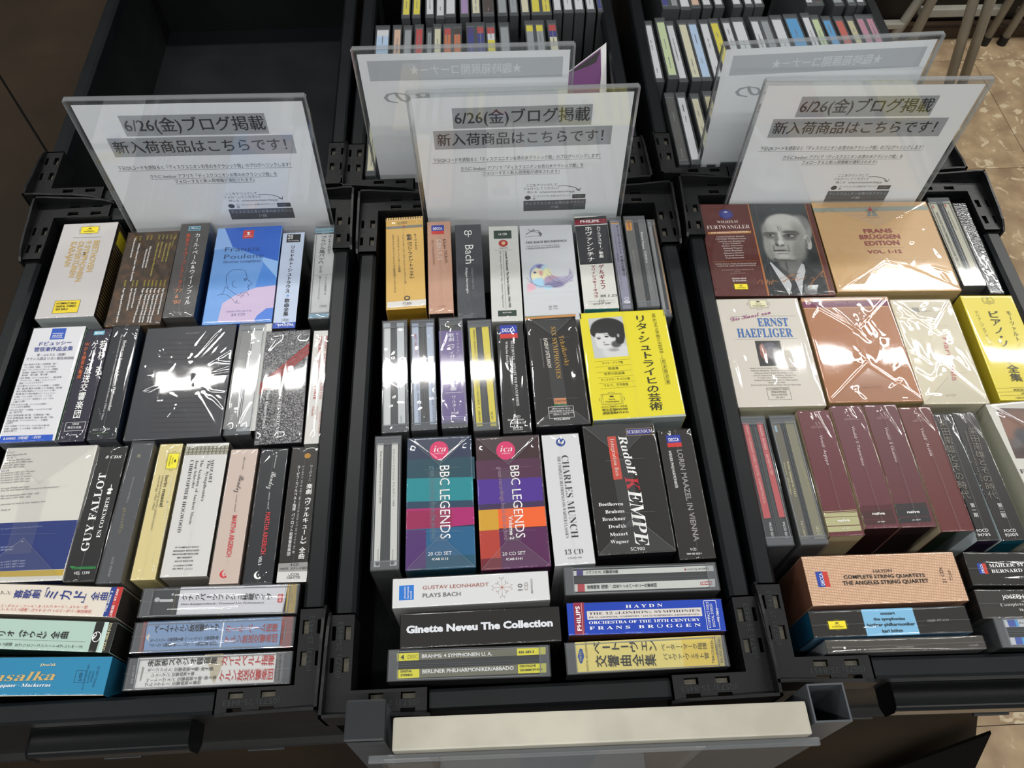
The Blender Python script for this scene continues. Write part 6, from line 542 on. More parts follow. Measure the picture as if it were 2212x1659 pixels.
def crate(cx, cy, rz, label, handle=True, D=532, Wc=340):
    t = empty('storage_crate', (cx*S, cy*S, Z0-.165), rz); tag(t, label, 'crate', 'black fluted plastic crates with corner brackets')
    off = 165; hw, hd = Wc/2, D/2
    def P(name, mb, **k): o = mb.obj(name, parent=t, **k); o.location = (0, 0, .165); return o
    mb = MB(); mb.box(-hw+9, hw-9, -hd+9, hd-9, -165, -143, FLUTEF); P('floor_panel', mb)
    for s_ in (-1, 1):
        mb = MB(); a, b = sorted((s_*(hw-9), s_*(hw-13))); mb.box(a, b, -hd+9, hd-9, -143, -2, FLUTE); P('side_panel', mb)
        mb = MB(); a, b = sorted((s_*(hd-9), s_*(hd-13))); mb.box(-hw+13, hw-13, a, b, -143, -2, FLUTE); P('end_panel', mb)
    prof = [(4, -14), (4, 0), (6, 2), (17, 2.2), (20, -1), (20, -14), (13.5, -14), (13.5, -9), (8.5, -9), (8.5, -14)]
    for s_ in (-1, 1):
        for ax in (0, 1):
            mb = MB(); Lh = (hd if ax == 0 else hw)-70; half = hw if ax == 0 else hd
            V = []
            for e in (-Lh, Lh):
                for (o_, z) in prof:
                    c = s_*(half-o_); V.append((c, e, z) if ax == 0 else (e, c, z))
            n = len(prof); F = [(i, (i+1) % n, n+(i+1) % n, n+i) for i in range(n)]+[tuple(range(n)), tuple(range(n, 2*n))[::-1]]
            mb.add(V, F, RAILM); P('edge_rail', mb)
    for sx in (-1, 1):
        for sy in (-1, 1):
            mb = bracket_mesh(-sx, -sy); o = mb.obj('corner_bracket', parent=t); o.location = (sx*hw*S, sy*hd*S, .165)
            lm = MB(); text(lm, '(0573) 25-8453', -sx*70 if sx < 0 else -sx*30, -sy*12, 40, 0, 4, '16191B', '', 5.5)
            if sy < 0:
                lm = MB(); x0 = 72 if sx < 0 else -30
                text(lm, '(0573) 25-8453', x0, 12, 42, 180, 4, '2A2D2F', '', 5.5); e = lm.obj('embossed_number', parent=o)
                lm = MB(); text(lm, '(0573) 25-8453', 12 if sx < 0 else -9, 30, 42, 90, 4, '2A2D2F', '', 5.5); lm.obj('embossed_number', parent=o)
    if handle:
        mb = MB(); mb.add([(x, y, z) for x in (-62, 62) for (y, z) in ((-hd+9, -38), (-hd-10, -38), (-hd-13, -42), (-hd-13, -60), (-hd-6, -66), (-hd+9, -66))],
                          [(i, (i+1) % 6, 6+(i+1) % 6, 6+i) for i in range(6)]+[(0, 1, 2, 3, 4, 5), (11, 10, 9, 8, 7, 6)], ink('08090A', .2, .6)); P('handle', mb, bevel=1.2)
        mb = MB()
        mb.box(-hw+9, hw-9, -hd+3, -hd+9, -166, -164.6, ink('0A0A0A')); mb.box(-hw+9, hw-9, -hd+3, -hd+9, -157, -155.6, ink('0A0A0A'))
        for k in range(62): mb.box(-hw+10+k*5.2, -hw+10.6+k*5.2, -hd+4, -hd+9, -165, -156, ink('26282A'))
        P('fluted_edge', mb)
        for x in (-60, 70):
            mb = MB(); mb.box(x, x+34, -hd+1, -hd+12, -170, -166.5, ink('15181A')); P('foot_tab', mb, bevel=.8)
    return t
cr = [crate(-313, 20, math.radians(.35), 'front left black crate of boxed sets, behind it an empty crate'),
      crate(30, 15, 0, 'front centre black crate of boxed sets between the two other full front crates', False),
      crate(373, 21, math.radians(-1.1), 'front right black crate holding the large portrait box and maroon boxes'),
      crate(-331, 556, math.radians(.6), 'empty black crate at the back left showing its ribbed floor', False),
      crate(10, 554, math.radians(0), 'back centre black crate filled with slim disc cases', False),
      crate(365, 556, math.radians(-1.0), 'back right black crate filled with glossy slim disc cases', False)]

# ---------------------------------------------------------------- boxed sets and disc cases
GRP = {'L': 'boxed sets and disc cases in the front left crate', 'C': 'boxed sets and disc cases in the front centre crate', 'R': 'boxed sets and disc cases in the front right crate'}
def art_objects(root, key, w, l, art, jewel, ztop):
    pr = MB(); tx = MB(); ims = []
    zs = ztop+.05; zt = ztop+.42
    k = 0
    for e in art:
        t = e[0]; k += t not in 'TV'; z = zs+.008*k
        if t == 'T': text(tx, e[1], e[2], e[3], e[4], e[5], e[6], e[7], e[8], zt)
        elif t == 'V': vtext(tx, e[1], e[2], e[3], e[4], e[5], e[6], e[7], e[8], zt)
        elif t == 'R': rect(pr, e[1], e[2], e[3], e[4], ink(e[5]), z)
        elif t == 'E': ell(pr, e[1], e[2], e[3], e[4], ink(e[5]), z)
        elif t == 'O': a, b, c, d = e[1:5]; strokes(pr, [(a-c, b-d), (a+c, b-d), (a+c, b+d), (a-c, b+d), (a-c, b-d)], e[6], ink(e[5]), z)
        elif t == 'Q': pr.poly([(p[0], p[1], z) for p in e[1]], ink(e[2]))
        elif t == 'PL': strokes(pr, e[1], e[3], ink(e[2]), z)
        elif t == 'IM': image(pr, e[1], e[2], e[3], e[4], z, ims)
        elif t in ('DG', 'DF'):
            cx, cy, hw, hh = e[1:5]; c = e[5] if len(e) > 5 else 'F0DC2A'; ro = e[6] if len(e) > 6 else 0
            if t == 'DG': rect(pr, cx, cy, hw, hh, ink(c), z)
            elif c != 'F0DC2A' and len(e) > 5 and t == 'DF': rect(pr, cx, cy, hw*.86, hh*.76, ink(c), z)
            fc = '7A7420' if t == 'DG' else '6A6848'
            for q in (1.0, 1.1) if t == 'DG' else (1.0, .86): strokes(pr, [(cx-hw*q, cy-hh*q), (cx+hw*q, cy-hh*q), (cx+hw*q, cy+hh*q), (cx-hw*q, cy+hh*q), (cx-hw*q, cy-hh*q)], .22, ink(fc), z+.01)
            for q in (-1, 1):
                strokes(pr, [(cx-hw*.3, cy+q*hh*1.1), (cx-hw*.22, cy+q*hh*1.3), (cx+hw*.22, cy+q*hh*1.3), (cx+hw*.3, cy+q*hh*1.1)], .3, ink(fc), z+.01)
                strokes(pr, [(cx+q*hw*1.08, cy-hh*.3), (cx+q*hw*1.2, cy-hh*.2), (cx+q*hw*1.2, cy+hh*.2), (cx+q*hw*1.08, cy+hh*.3)], .3, ink(fc), z+.01)
            if ro: ell(pr, cx+hw*.45, cy, hw*.18, hh*.22, ink('33301A'), z+.02, 12); text(tx, 'Deutsche', cx-hw*.1, cy+hh*.45, hh*.9, -90, hw*.2, '33301A', 'b', zt); text(tx, 'Grammophon', cx-hw*.6, cy+hh*.7, hh*1.4, -90, hw*.26, '33301A', 'b', zt)
            else: ell(pr, cx, cy+hh*.5, hw*.22, hh*.16, ink('33301A'), z+.02, 12); text(tx, 'Deutsche', cx-hw*.3, cy-hh*.15, hw*.6, 0, hh*.24, '33301A', 'b', zt); text(tx, 'Grammophon', cx-hw*.65, cy-hh*.6, hw*1.3, 0, hh*.3, '33301A', 'b', zt)
        elif t == 'DE':
            cx, cy, hw, hh = e[1:5]; ro = e[5]
            if ro:
                rect(pr, cx-hw*.2, cy, hw*.8, hh, ink('26409A'), z); rect(pr, cx+hw*.58, cy, hw*.42, hh, ink('BE3A2E'), z+.005); text(tx, 'DECCA', cx+hw*.1, cy-hh*.8, hh*1.6, 90, hw*.55, 'D8DCE8', 'w', zt)
            else:
                rect(pr, cx, cy+hh*.22, hw, hh*.78, ink('23379A'), z); rect(pr, cx, cy-hh*.66, hw, hh*.36, ink('C2342C'), z+.005); text(tx, 'DECCA', cx-hw*.74, cy-hh*.08, hw*1.48, 0, hh*.55, 'E5E5EE', 'w', zt)
        elif t == 'ORN':
            x0, y0, ww, hh = e[1:5]; y0 = l/2-11.5; hh = 8.5
            rect(pr, 0, y0+hh/2, ww/2, hh/2, ink('6A675C'), z); n = int(ww/3.2)
            for i in range(n):
                for j in range(3):
                    ell(pr, x0+1.6+i*ww/n, y0+1.4+j*2.9, 1.25, 1.1, ink('B5B29F'), z+.01, 8); ell(pr, x0+1.6+i*ww/n, y0+1.4+j*2.9, .55, .5, ink('55534A'), z+.02, 6)
        elif t == 'ORN2':
            cx, cy = e[1:3]
            for i in range(8):
                a = i*math.pi/4; R_ = 8.5 if i % 2 == 0 else 6
                strokes(pr, [(cx+1.2*math.cos(a), cy+1.2*math.sin(a)), (cx+R_*.75*math.cos(a), cy+R_*.75*math.sin(a)), (cx+R_*math.cos(a+.18), cy+R_*math.sin(a+.18)), (cx+R_*.85*math.cos(a+.3), cy+R_*.85*math.sin(a+.3))], .4, ink('B0A39C'), z)
                strokes(pr, [(cx+R_*.75*math.cos(a), cy+R_*.75*math.sin(a)), (cx+R_*math.cos(a-.18), cy+R_*math.sin(a-.18)), (cx+R_*.85*math.cos(a-.3), cy+R_*.85*math.sin(a-.3))], .4, ink('B0A39C'), z)
            ell(pr, cx, cy, .9, .9, ink('B5604A'), z+.02, 12)
    if pr.f: pr.obj('cover_print', parent=root)
    if tx.f: tx.obj('lettering', parent=root)
    for me in ims: link('cover_picture', me, parent=root)
def carton(key, x, y, w, l, rz, label, col, front, side, film, jewel, art, H=141.5, group=None):
    kinds = [e[0] for e in art]
    H = min(H, 142)
    loc = (x*S, y*S, Z0); a = math.radians(rz)
    seed = sum(ord(c)*(i+3) for i, c in enumerate(key))
    if jewel in (0, 3):
        mb = MB()
        top = {'N': None}.get('N')
        mt = ink(col, .38, .4)
        if 'N' in kinds: mt = mottled('3A2E22', '6A4A2E', 120, .4, .4, 0, name='mottled_cover', lo=.45, hi=.8)
        if 'FOIL' in kinds: mt = foil_mat()
        if 'WEAVE' in kinds: mt = weave_mat()
        V = [(sx*w/2, sy*l/2, z) for z in (-H, 0) for sy in (-1, 1) for sx in (-1, 1)]
        mb.add(V, [(4, 5, 7, 6)], mt); mb.add(V, [(0, 2, 3, 1)], mt); mb.add(V, [(0, 1, 5, 4), (2, 6, 7, 3)], ink(front, .45))
        sd = {'STR': '2A221A', 'GRN': '2A5A34'}.get(side, side)
        mb.add(V, [(0, 4, 6, 2), (1, 3, 7, 5)], ink(sd, .45))
        root = mb.obj('box_set', loc=loc, rz=a, bevel=.5)
        if side == 'STR':
            s2 = MB()
            for k in range(30): s2.box(w/2, w/2+.12, -l/2+6+k*3.9, -l/2+7.2+k*3.9, -H+5, -4, ink('8A7348', .3))
            s2.box(w/2+.1, w/2+.25, l/2-26, l/2-8, -30, -6, ink('E0CE28')); s2.obj('side_stripes', parent=root)
        if side == 'GRN':
            s2 = MB(); s2.box(w/2, w/2+.15, -l/2+1, l/2-1, -H+1, -1.2, ink('2B6A3E')); s2.obj('side_print', parent=root)
        art_objects(root, key, w, l, art, jewel, 0.02)
        if film:
            link('shrink_wrap', film_mesh(w, l, H-1, film, seed, .75), parent=root)
            sm = seam_mesh(w, l, film, seed, 1.35)
            if sm.f: sm.obj('wrap_seam', parent=root)
        if jewel == 3:
            s2 = MB(); s2.box(-w/2-.8, w/2+.8, -l/2-1, l/2+1.5, -H, 1.6, SHELL); s2.obj('clear_slipcase', parent=root, bevel=.8)
        tag(root, label, 'boxed set', group)
    else:
        hor = w > l
        mb = MB(); mb.box(-w/2+1.1, w/2-1.1, -l/2+1.1, l/2-1.1, -H+1, -2.2, ink('2B2C2D' if not hor else '242424', .35))
        root = mb.obj('disc_case', loc=loc, rz=a, bevel=.4)
        # moulded ribs and tray edges seen through the clear spine
        s2 = MB(); n = 2 if jewel == 2 else 1; W_, L_ = (l, w) if hor else (w, l)
        pitch = W_/2 if jewel == 2 else W_
        def bx(u0, u1, v0, v1, z0, z1, m):
            if hor: s2.box(v0, v1, u0, u1, z0, z1, m)
            else: s2.box(u0, u1, v0, v1, z0, z1, m)
        lt = ink('7E8082', .25); dk = ink('3E4042', .3)
        for u in ((-1.1, -.5), (.5, 1.1)) if jewel == 2 else (): bx(u[0], u[1], -L_/2+9, L_/2-9, -2.2, -1.2, dk)
        for s_ in (-1, 1):
            bx(-W_/2+1, W_/2-1, s_*(L_/2-1.6)-.6, s_*(L_/2-1.6)+.6, -2.2, -1.0, dk); bx(-W_/2+1, W_/2-1, s_*(L_/2-8.2)-.25, s_*(L_/2-8.2)+.25, -2.2, -.9, lt)
            bx(s_*(W_/2-1.6)-.3, s_*(W_/2-1.6)+.3, -L_/2+8, L_/2-8, -2.2, -.9, lt)
        s2.obj('tray_ribs', parent=root)
        art_objects(root, key, w, l, art, jewel, -1.6)
        s2 = MB(); s2.box(-w/2, w/2, -l/2, l/2, -H, 0, SHELL); s2.obj('clear_shell', parent=root, bevel=.7)
        for s_ in (-1, 1):
            s2 = MB(); bx(-W_/2+.6, W_/2-.6, s_*(L_/2-5)-3.6, s_*(L_/2-5)+3.6, -.2, .25, SHELL); s2.obj('hinge_lug', parent=root)
        if film in 'hcw':
            link('shrink_wrap', film_mesh(w, l, H-1, film, seed, .6), parent=root)
            sm = seam_mesh(w, l, film, seed, 1.2)
            if sm.f: sm.obj('wrap_seam', parent=root)
        tag(root, label, 'disc case', group)
    return root
def keys_of(e):
    if e[0] == 'T': return [(styl(e[1], e[8]), 0 if any(ord(c) > 0x2FFF for c in e[1]) else OFF.get(e[8], 0), 1 if e[6] < 1.3 else 2)]
    if e[0] == 'V': return [(c, 0, 1 if e[6] < 2.2 else 2) for c in e[1] if c not in ' 　']
    return []
prefetch([k for b in BOXES for e in b[12] for k in keys_of(e)])
for (key, x, y, w_, l_, a_, lab, col, fr_, sd_, fl_, jw_, art) in BOXES:
    carton(key, x, y, w_, l_, a_, lab, col, fr_, sd_, fl_, jw_, art, 141.0-(hash_ := (sum(map(ord, key)) % 3)*.0), GRP[key[0]])

# ---------------------------------------------------------------- slim cases in the rear crates
NTH = ['leftmost', 'second from left', 'third from left', 'fourth from left', 'fifth from left', 'sixth from left', 'seventh from left', 'eighth from left', 'ninth from left', 'tenth from left', 'eleventh from left', 'twelfth from left', 'thirteenth from left', 'fourteenth from left', 'fifteenth from left', 'sixteenth from left', 'seventeenth from left', 'eighteenth from left']
CASEC = {}
def slim(x0, x1, yc, dz, cols, label, group, L=125.):
    w = x1-x0; jw = 2 if w > 20 else 1; ky = (round(w, 1), tuple(cols))
    root = empty('disc_case', ((x0+x1)/2*S, yc*S, Z0+dz*S-.142), 0); tag(root, label, 'disc case', group)
    root.rotation_euler = (0, math.radians(random.Random(x0*7+yc).uniform(-.6, .6)), math.radians(random.Random(x0+yc).uniform(-.5, .5)))
    if ky not in CASEC:
        hw, hl = w/2, L/2
        a = MB(); a.box(-hw+1, hw-1, -hl+1, hl-1, -141, -1.6, ink('34383A', .35))
        n = 2 if jw == 2 else 1
        b = MB(); t = MB()
        for k in range(n):
            c0 = -hw+2.2+(k*(w/2) if n == 2 else 0); c1 = c0+(w/n)-4.0-(.6 if n == 2 else 0); c = cols[min(k, len(cols)-1)]
            seg = c.split('/'); m = len(seg); y1 = hl-9
            for q, s_ in enumerate(seg):
                yy = hl-9-(2*hl-18)*(.12 if m > 1 and q == 0 else (1 if q == m-1 else .12*(q+1)))
                if q == m-1: yy = -hl+9
                b.poly([(c0, yy, -1.5), (c1, yy, -1.5), (c1, y1, -1.5), (c0, y1, -1.5)], ink(s_, .35)); y1 = yy
            rr = random.Random(x0*3+yc+k); cm = (c0+c1)/2
            for q in range(3):
                ya = rr.uniform(-hl+12, hl-30)
                for u in range(rr.randint(3, 8)): b.poly([(cm-.7, ya+u*2.6, -1.42), (cm+.6, ya+u*2.6, -1.42), (cm+.6, ya+u*2.6+rr.uniform(1, 2), -1.42), (cm-.7, ya+u*2.6+2, -1.42)], ink('77797C', .4))
            for s_ in (-1, 1): b.box(c0-.8, c1+.8, s_*(hl-8)-.3, s_*(hl-8)+.3, -1.6, -1.0, ink('7A7C7E', .3))
        sh = MB(); sh.box(-hw, hw, -hl, hl, -142, 0, SHELL)
        CASEC[ky] = []
        for nm, m_, bv in (('inner_tray', a, .4), ('paper_inlay', b, 0), ('clear_shell', sh, .8)):
            o = m_.obj(nm, parent=root, bevel=bv); o.location = (0, 0, .142); CASEC[ky].append((nm, o.data))
    else:
        for nm, me in CASEC[ky]: link(nm, me, parent=root, loc=(0, 0, .142))
    return root
W_, Y_, R_, G_, B_ = 'C9CACC', 'CFC23A', 'B03A36', '8E9294', 'A9BFD8'
CN = {'C9CACC': 'white', 'CFC23A': 'yellow', 'B03A36': 'red', '8E9294': 'grey', 'A9BFD8': 'pale blue', 'C9C4A8': 'cream', '2B2F7A': 'navy', '3A2A24': 'dark brown', 'C9A890': 'beige', '9A7FA8': 'mauve', 'B07A8A': 'pink', '4A93C4': 'sky blue', 'B9C79A': 'pale green', 'B85040': 'orange red', 'B8B08A': 'olive', 'C06A3A': 'orange'}
def row(items, rowname, cname, yc):
    for k, (x0, x1, dz, cols) in enumerate(items):
        c = CN.get(cols[0].split('/')[-1], 'grey')
        slim(x0, x1, yc+0*dz, dz, cols, '%s with %s spine, %s in %s of %s crate' % ('double case' if x1-x0 > 20 else 'slim case', c, NTH[k], rowname, cname), 'slim disc cases in the %s crate' % cname)
row([(-138, -119, 0, [W_+'/'+B_]), (-116, -104, 0, ['C9A890']), (-102, -90, -1, [G_]), (-87, -75, 0, [R_]), (-73, -64, -5, [G_]), (-62.5, -51, 0, ['C9C4A8']), (-49, -24, 0, [R_+'/C06A3A', '3A2A24/C06A3A']), (-20, 5, 1, ['3A2A6A/2B2F7A', R_+'/2B2F7A']), (7, 20, 0, [R_+'/'+W_+'/CFC23A']), (22, 36, 0, [G_]), (56, 82, 2, [Y_+'/'+G_, Y_+'/'+G_]), (85, 98, 2, [R_+'/2B2F7A/C9C4A8'])], 'middle row', 'back centre', 535.5)
row([(-104, -92, 0, [Y_]), (-90, -78, 0, [Y_]), (-75, -62.5, 0, ['B85040/'+W_]), (-61, -48, -2, [W_]), (-46, -31, 0, [W_]), (-29, -16, 0, ['9A7FA8']), (-13, 0, 0, ['C9C4A8']), (2, 18, 0, ['3A2A24']), (22.5, 36.5, 0, [G_]), (37.5, 50, 0, [G_]), (53, 65.5, 0, [Y_+'/C9C4A8']), (67, 95, 0, [Y_, Y_]), (96.5, 109, 2, [W_]), (110.5, 124.5, 2, [W_]), (126, 140, 2, ['2B2F7A/'+W_]), (141.5, 154.5, 2, [W_]), (155.5, 168, 2, [R_+'/2B2F7A'])], 'rear row', 'back centre', 675.0)
row([(-137.5, -125, 2, ['C9C4A8'])], 'front row', 'back centre', 381)
row([(212.5, 225.5, 0, [W_]), (228.5, 242, 4, ['B9C79A']), (242.5, 254.5, -1, [W_]), (256, 269, 0, ['C9C4A8']), (270, 283.5, 0, [B_]), (285, 298, 0, [W_]), (300, 313, 1, [Y_]), (314.5, 327, 1, [W_]), (329, 346, 2, [W_]), (351, 378, 2, [W_, G_]), (380, 396, 4, [W_]), (398, 417, 5, ['4A93C4']), (420, 432, 6, [W_]), (434, 446, 3, ['B9C79A']), (449, 462, 1, ['4A93C4']), (465, 478, 0, ['B85040']), (479.5, 491, 0, ['B8B08A']), (494, 519, 2, ['B07A8A', 'B07A8A'])], 'middle row', 'back right', 532)
row([(241, 265, 2, ['2B2F7A', G_]), (266, 281, 0, [W_]), (283, 296, 2, ['C9A890']), (297, 310, 2, [W_]), (312, 325, 2, [W_]), (338, 351, 2, [W_]), (353, 365.5, 2, [W_]), (367, 380, 2, [W_]), (437, 461, 2, [Y_+'/'+W_, '3A2A24']), (476, 490.5, 1, [G_]), (492, 504, 1, [G_]), (507, 520, 1, [W_])], 'rear row', 'back right', 679.0)
row([(217, 229.5, 2, ['4A4844']), (231, 243.5, 2, ['C9CACC']), (248, 259.5, 0, ['C9C4A8']), (265, 291, 3, ['B8B08A', 'B8B08A'])], 'front row', 'back right', 384)
# booklet with torn-edged purple cover leaning between the rear cases
def booklet():
    A, B, C_, D_ = [Vector(p) for p in ((158, 541, 6), (152, 428, -52), (62, 424, -52), (92, 488, -8))]
    n = (B-A).cross(D_-A).normalized()
    n = n*(-1.5 if n.z > 0 else 1.5)
    mb = MB(); V = [A, B, C_, D_, A+n, B+n, C_+n, D_+n]; mb.add([tuple(v) for v in V], [(0, 1, 2, 3), (7, 6, 5, 4), (0, 4, 5, 1), (1, 5, 6, 2), (2, 6, 7, 3), (3, 7, 4, 0)], ink('C9C9C9'))
    root = mb.obj('booklet', loc=(0, 0, Z0)); tag(root, 'purple and black booklet with ragged white edge standing askew in back centre crate', 'booklet')
    m2 = MB(); up_ = -n.normalized()*.5
    if up_.z < 0: up_ = -up_
    def P(u, v):
        a = A.lerp(B, v); b = D_.lerp(C_, v); return tuple(a.lerp(b, u)+up_)
    m2.poly([P(.12, .02), P(.10, .3), P(.13, .6), P(.1, .98), P(.98, .98), P(.98, .02)], ink('5A2A5E')); up_ = up_*1.4
    m2.poly([P(.12, .04), P(.98, .04), P(.98, .42), P(.7, .36), P(.45, .3), P(.2, .14)], ink('1A1618')); m2.poly([P(.72, .3), P(.98, .3), P(.98, .98), P(.78, .98)], ink('86B85A')); m2.obj('cover_print', parent=root)
booklet()

# ---------------------------------------------------------------- card signs in acrylic holders
def sign(cx, cy, rz, ry, label, front=True, rx=0.0):
    root = empty('sign_holder', (cx*S, cy*S, Z0-.142), rz); root.rotation_euler = (rx, ry, rz); tag(root, label, 'sign', 'printed notices in clear acrylic holders')
    H = 298; up = 142
    def fr(name, mb, **k):
        o = mb.obj(name, parent=root, **k); o.location = (0, 0, .142); return o
    mb = MB(); z1 = 156; z0 = -141
    mb.box(-107, 107, -2.6, -1.2, z0, z1, ACRYL); fr('front_sheet', mb, bevel=.4)
    mb = MB(); mb.box(-107, 107, 1.2, 2.6, z0, z1, ACRYL); fr('back_sheet', mb, bevel=.4)
    edge = clear_mat('acrylic_edge', .12, (.85, .87, .87), 3.0, .14)
    mb = MB(); mb.box(-107, 107, -2.6, 2.6, z1, z1+1.6, edge); mb.box(-108.4, -107, -2.6, 2.6, z0, z1, edge); mb.box(107, 108.4, -2.6, 2.6, z0, z1, edge); fr('edge_band', mb, bevel=.5)
    # paper, slightly wavy
    m2 = MB(); n = 14; pw = 103.5
    for i in range(n):
        x0, x1 = -pw+i*2*pw/n, -pw+(i+1)*2*pw/n
        m2.poly([(x0, 0, z0+2), (x1, 0, z0+2), (x1, 0, z1-6), (x0, 0, z1-6)], ink('EFEFF2', .6))
    fr('paper_sheet', m2)
    # print, drawn in the x-z plane just in front of the paper
    pr = MB(); tx = MB()
    def T2(s, x, z, L, h, c='2A2A2C', st=''): text(tx, s, x, z, L, 0, h, c, st, 0)
    if front:
        rect(pr, -.5, 125.5, 66.5, 12.0, ink('A2A4A8', .6), 0); rect(pr, 0, 100.0, 87, 11.5, ink('A2A4A8', .6), 0)
        T2('6/26(金)ブログ掲載', -65, 118.5, 129, 15.5, '1E1E20', 'w'); T2('新入荷商品はこちらです！', -84, 93.2, 163, 14, '1E1E20', 'w')
        T2('下記QRコードを読取ると「ディスクユニオンお茶の水クラシック館」のブログへリンクします！', -90, 72, 168, 5.0); strokes(pr, [(-91, 70.6), (79, 70.6)], .35, ink('2A2A2C'), 0)
        T2('さらに livedoor アプリで「ディスクユニオンお茶の水クラシック館」を', -63, 60.2, 125, 4.8); strokes(pr, [(-63, 59), (62, 59)], .35, ink('2A2A2C'), 0)
        T2('フォローすると新入荷情報が通知されます♪', -41, 53.2, 79, 4.6); strokes(pr, [(-41, 52), (38, 52)], .35, ink('2A2A2C'), 0)
        T2('ここをクリックして', 4, 35, 32, 3.6); T2('フォローしてください♪', 1, 30.2, 37, 3.6)
        strokes(pr, [(37, 34.5), (44, 34.8), (50, 33.8), (56, 31.5), (60, 27.5)], .7, ink('2A2A2C'), 0); strokes(pr, [(56.5, 29), (60, 27.2), (61, 31)], .7, ink('2A2A2C'), 0)
        T2('閉じる', 5, 25.6, 10, 2.8, '55565A'); T2('ochanomizuclassic.blog.jp', 18, 25.6, 37, 2.6, '2A2A2C')
        ell(pr, 5.5, 19.2, 3.3, 3.0, ink('2A2A2C', .6), 0); T2('ディスクユニオンお茶の水クラシック', 11, 19.5, 40, 2.7, '3A3B3E'); T2('館', 11, 16.3, 2.6, 2.6, '3A3B3E')
        rect(pr, 60, 19.2, 7, 2.9, ink('3A3B3E', .6), 0); T2('フォロー', 55, 18.2, 10, 2.4, 'B5B6B9')
        rect(pr, 34.5, 7, 33.5, 7.6, ink('55565A', .6), 0); T2('ディスクユニオンお茶の水クラシッ', 3, 8.6, 63, 3.9, 'C0C1C4'); T2('ク館', 30, 2.2, 9, 3.9, 'C0C1C4')
    else:
        rect(pr, 1, 131.0, 96, 11.5, ink('BDBFC4', .6), 0)
        text(tx, '★臨時箱展開コーナー★', 56, 125.5, 110, 0, 11, 'DDDEE2', 'w', 0); 
        co = [(112-x if i >= 0 else x, y, z) for i, (x, y, z) in enumerate(tx.v)]
        tx.v = [(56-(x-56), y, z) for x, y, z in tx.v]; tx.f = [f[::-1] for f in tx.f]
        t2 = MB(); text(t2, 'Bの', 0, 92, 46, 0, 15, 'A9ABAF', 'w', 0); t2.v = [(-38-x, y, z) for x, y, z in t2.v]; t2.f = [f[::-1] for f in t2.f]; i0 = len(tx.v); tx.v += t2.v; mi = tx.m(ink('A9ABAF')); tx.f += [tuple(k+i0 for k in f) for f in t2.f]; tx.mi += [mi]*len(t2.f)
        t2 = MB(); text(t2, '!!', 0, 72, 8, 0, 11, 'A9ABAF', 'w', 0); t2.v = [(-48-x, y, z) for x, y, z in t2.v]; t2.f = [f[::-1] for f in t2.f]; i0 = len(tx.v); tx.v += t2.v; tx.f += [tuple(k+i0 for k in f) for f in t2.f]; tx.mi += [mi]*len(t2.f)
    for nm, m_, off in (('printed_panels', pr, -.06), ('lettering', tx, -.12)):
        if m_.f:
            m_.v = [(x, off-z, y) for x, y, z in m_.v]; fr(nm, m_)
    return root
sign(-281.5, 260, math.radians(1.2), math.radians(1.5), 'left notice with two grey headline bands standing in the front left crate')
sign(38, 259.3, math.radians(-.6), math.radians(-.8) , 'centre notice with two grey headline bands standing in the front centre crate')
sign(366, 260.5, math.radians(-1.2), math.radians(.3), 'right notice with two grey headline bands standing in the front right crate')
sign(-17, 325, math.radians(-.9), math.radians(-.6), 'rear notice seen from behind with faint mirrored band, in back centre crate', False)
sign(351, 323, math.radians(-.6), math.radians(-2), 'rear notice seen from behind with faint mirrored band, in back right crate', False)

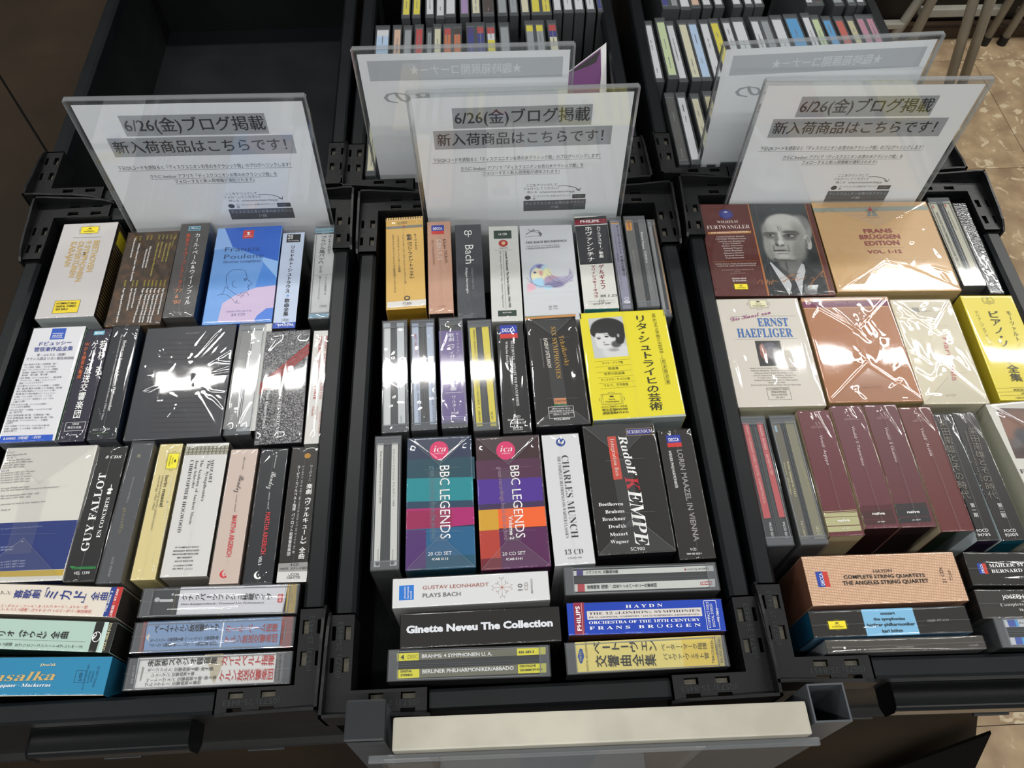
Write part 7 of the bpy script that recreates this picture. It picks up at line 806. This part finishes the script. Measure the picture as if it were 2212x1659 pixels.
# ---------------------------------------------------------------- steel bin rack in front of the centre crate
def rack():
    z = 40
    root = empty('bin_rack', (60*S, -262*S, 0)); tag(root, 'grey steel tube rack with cream header strip in front of centre crate', 'rack')
    root.rotation_euler = (math.radians(0), 0, math.radians(-.5))
    STEEL = ink('4A4E52', .35, .5); zb = -865
    def pa(name, mb, **k):
        o = mb.obj(name, parent=root, **k); o.location = (-60*S, 262*S, Z0); return o
    M = Matrix.Translation((0, -260, z)) @ Matrix.Rotation(math.radians(-2.0), 4, 'X') @ Matrix.Translation((0, 260, -z))
    def post(x0, x1, cap):
        mb = MB(); y0, y1 = -272.5, -246.5; t_ = 1.3
        for (a, b, c, d) in ((x0, x1, y0, y0+t_), (x0, x1, y1-t_, y1), (x0, x0+t_, y0+t_, y1-t_), (x1-t_, x1, y0+t_, y1-t_)): mb.box(a, b, c, d, zb+12, z, STEEL, M)
        o = pa('post', mb)
        if cap:
            m2 = MB(); m2.box(x0-.8, x1+.8, y0-.8, y1+.8, z-1, z+3.5, ink('1A1C20', .45), M); c = m2.obj('end_cap', parent=o, bevel=1.6)
        return o
    post(-115, -88.5, True); post(210, 236.5, False)
    mb = MB(); mb.box(-83, 207, -279.5, -257.5, z-14, z-1, mottled('A09C8F', 'B4B0A2', 14, .45, .4, 0, name='worn_cream'), M); pa('header_strip', mb, bevel=1.5)
    mb = MB(); mb.box(-100, 214, -285.5, -280, z-13, z-9, clear_mat('clear_lip', .1, (.7, .72, .73), 1.6, .1), M); pa('clear_ledge', mb, bevel=1)
    mb = MB(); mb.box(-92, 210, -284.5, -283.3, z-330, z-13, ACRYL, M); pa('clear_panel', mb)
    for x0, x1, c in ((-90, -58, 'CFC8C2'), (-58, -52, 'A89E86'), (-51, 5, 'B5AB98'), (5, 60, '8E8C90'), (60, 128, 'C0B2A4'), (128, 135, 'E0D6CC'), (136, 208, '7A7876')):
        mb = MB(); mb.box(x0, x1, -282.6, -281.8, z-320, z-15, mottled(c, c, 9, .5), M); pa('poster_sheet', mb)
    mb = MB(); mb.box(-115, 236, -520, -246, -865, -853, STEEL); pa('base_plate', mb, bevel=2)
rack()

# ---------------------------------------------------------------- folding stools at the back right
TUBE = mottled('8E8B80', 'A29F95', 8, .4, .5, 0, name='painted_tube')
def frame(name, label, tubes, feet, rails):
    a0 = tubes[0][0]; root = empty(name, (a0[0]*S, a0[1]*S, 0)); tag(root, label, 'folding table', 'steel legged folding tables behind the crates')
    for (a, b, rr) in tubes:
        mb = MB(); mb.cyl(a, b, rr, TUBE, 16); o = mb.obj('leg', parent=root, smooth=False); o.location = (-a0[0]*S, -a0[1]*S, 0)
        for p in o.data.polygons:
            if len(p.vertices) == 4: p.use_smooth = True
        if feet:
            d = (Vector(b)-Vector(a)).normalized(); m2 = MB(); m2.cyl(Vector(a)-d*14, Vector(a)+d*14, rr+1.5, ink('0E0D0D', .5), 16); m2.obj('rubber_foot', parent=o)
    for (x0, x1, y, z0, z1) in rails:
        mb = MB(); mb.box(x0, x1, y-12, y+12, z0, z1, TUBE); o = mb.obj('cross_rail', parent=root, bevel=3); o.location = (-a0[0]*S, -a0[1]*S, 0)
frame('folding_table', 'steel frame with two upright legs on black rubber feet near the rear wall', [((1540, 1739, 12), (1570, 1742, 900), 12), ((1594, 1737, 12), (1636, 1740, 900), 12)], True, [(1300, 1545, 1752, 91, 116), (1598, 2100, 1752, 88, 107)])
frame('folding_table', 'steel frame with a leaning pair of parallel tubes beside the rear notice', [((1309, 1450, 12), (1143, 1450, 747), 13), ((1349, 1458, 12), (1176, 1416, 747), 13)], True, [])
frame('folding_table', 'steel frame with slanting flat legs behind the back right crate', [((1202, 1685, 12), (1345, 1762, 390), 14), ((1272, 1682, 12), (1285, 1682, 640), 14)], True, [(900, 1235, 1700, 91, 108)])
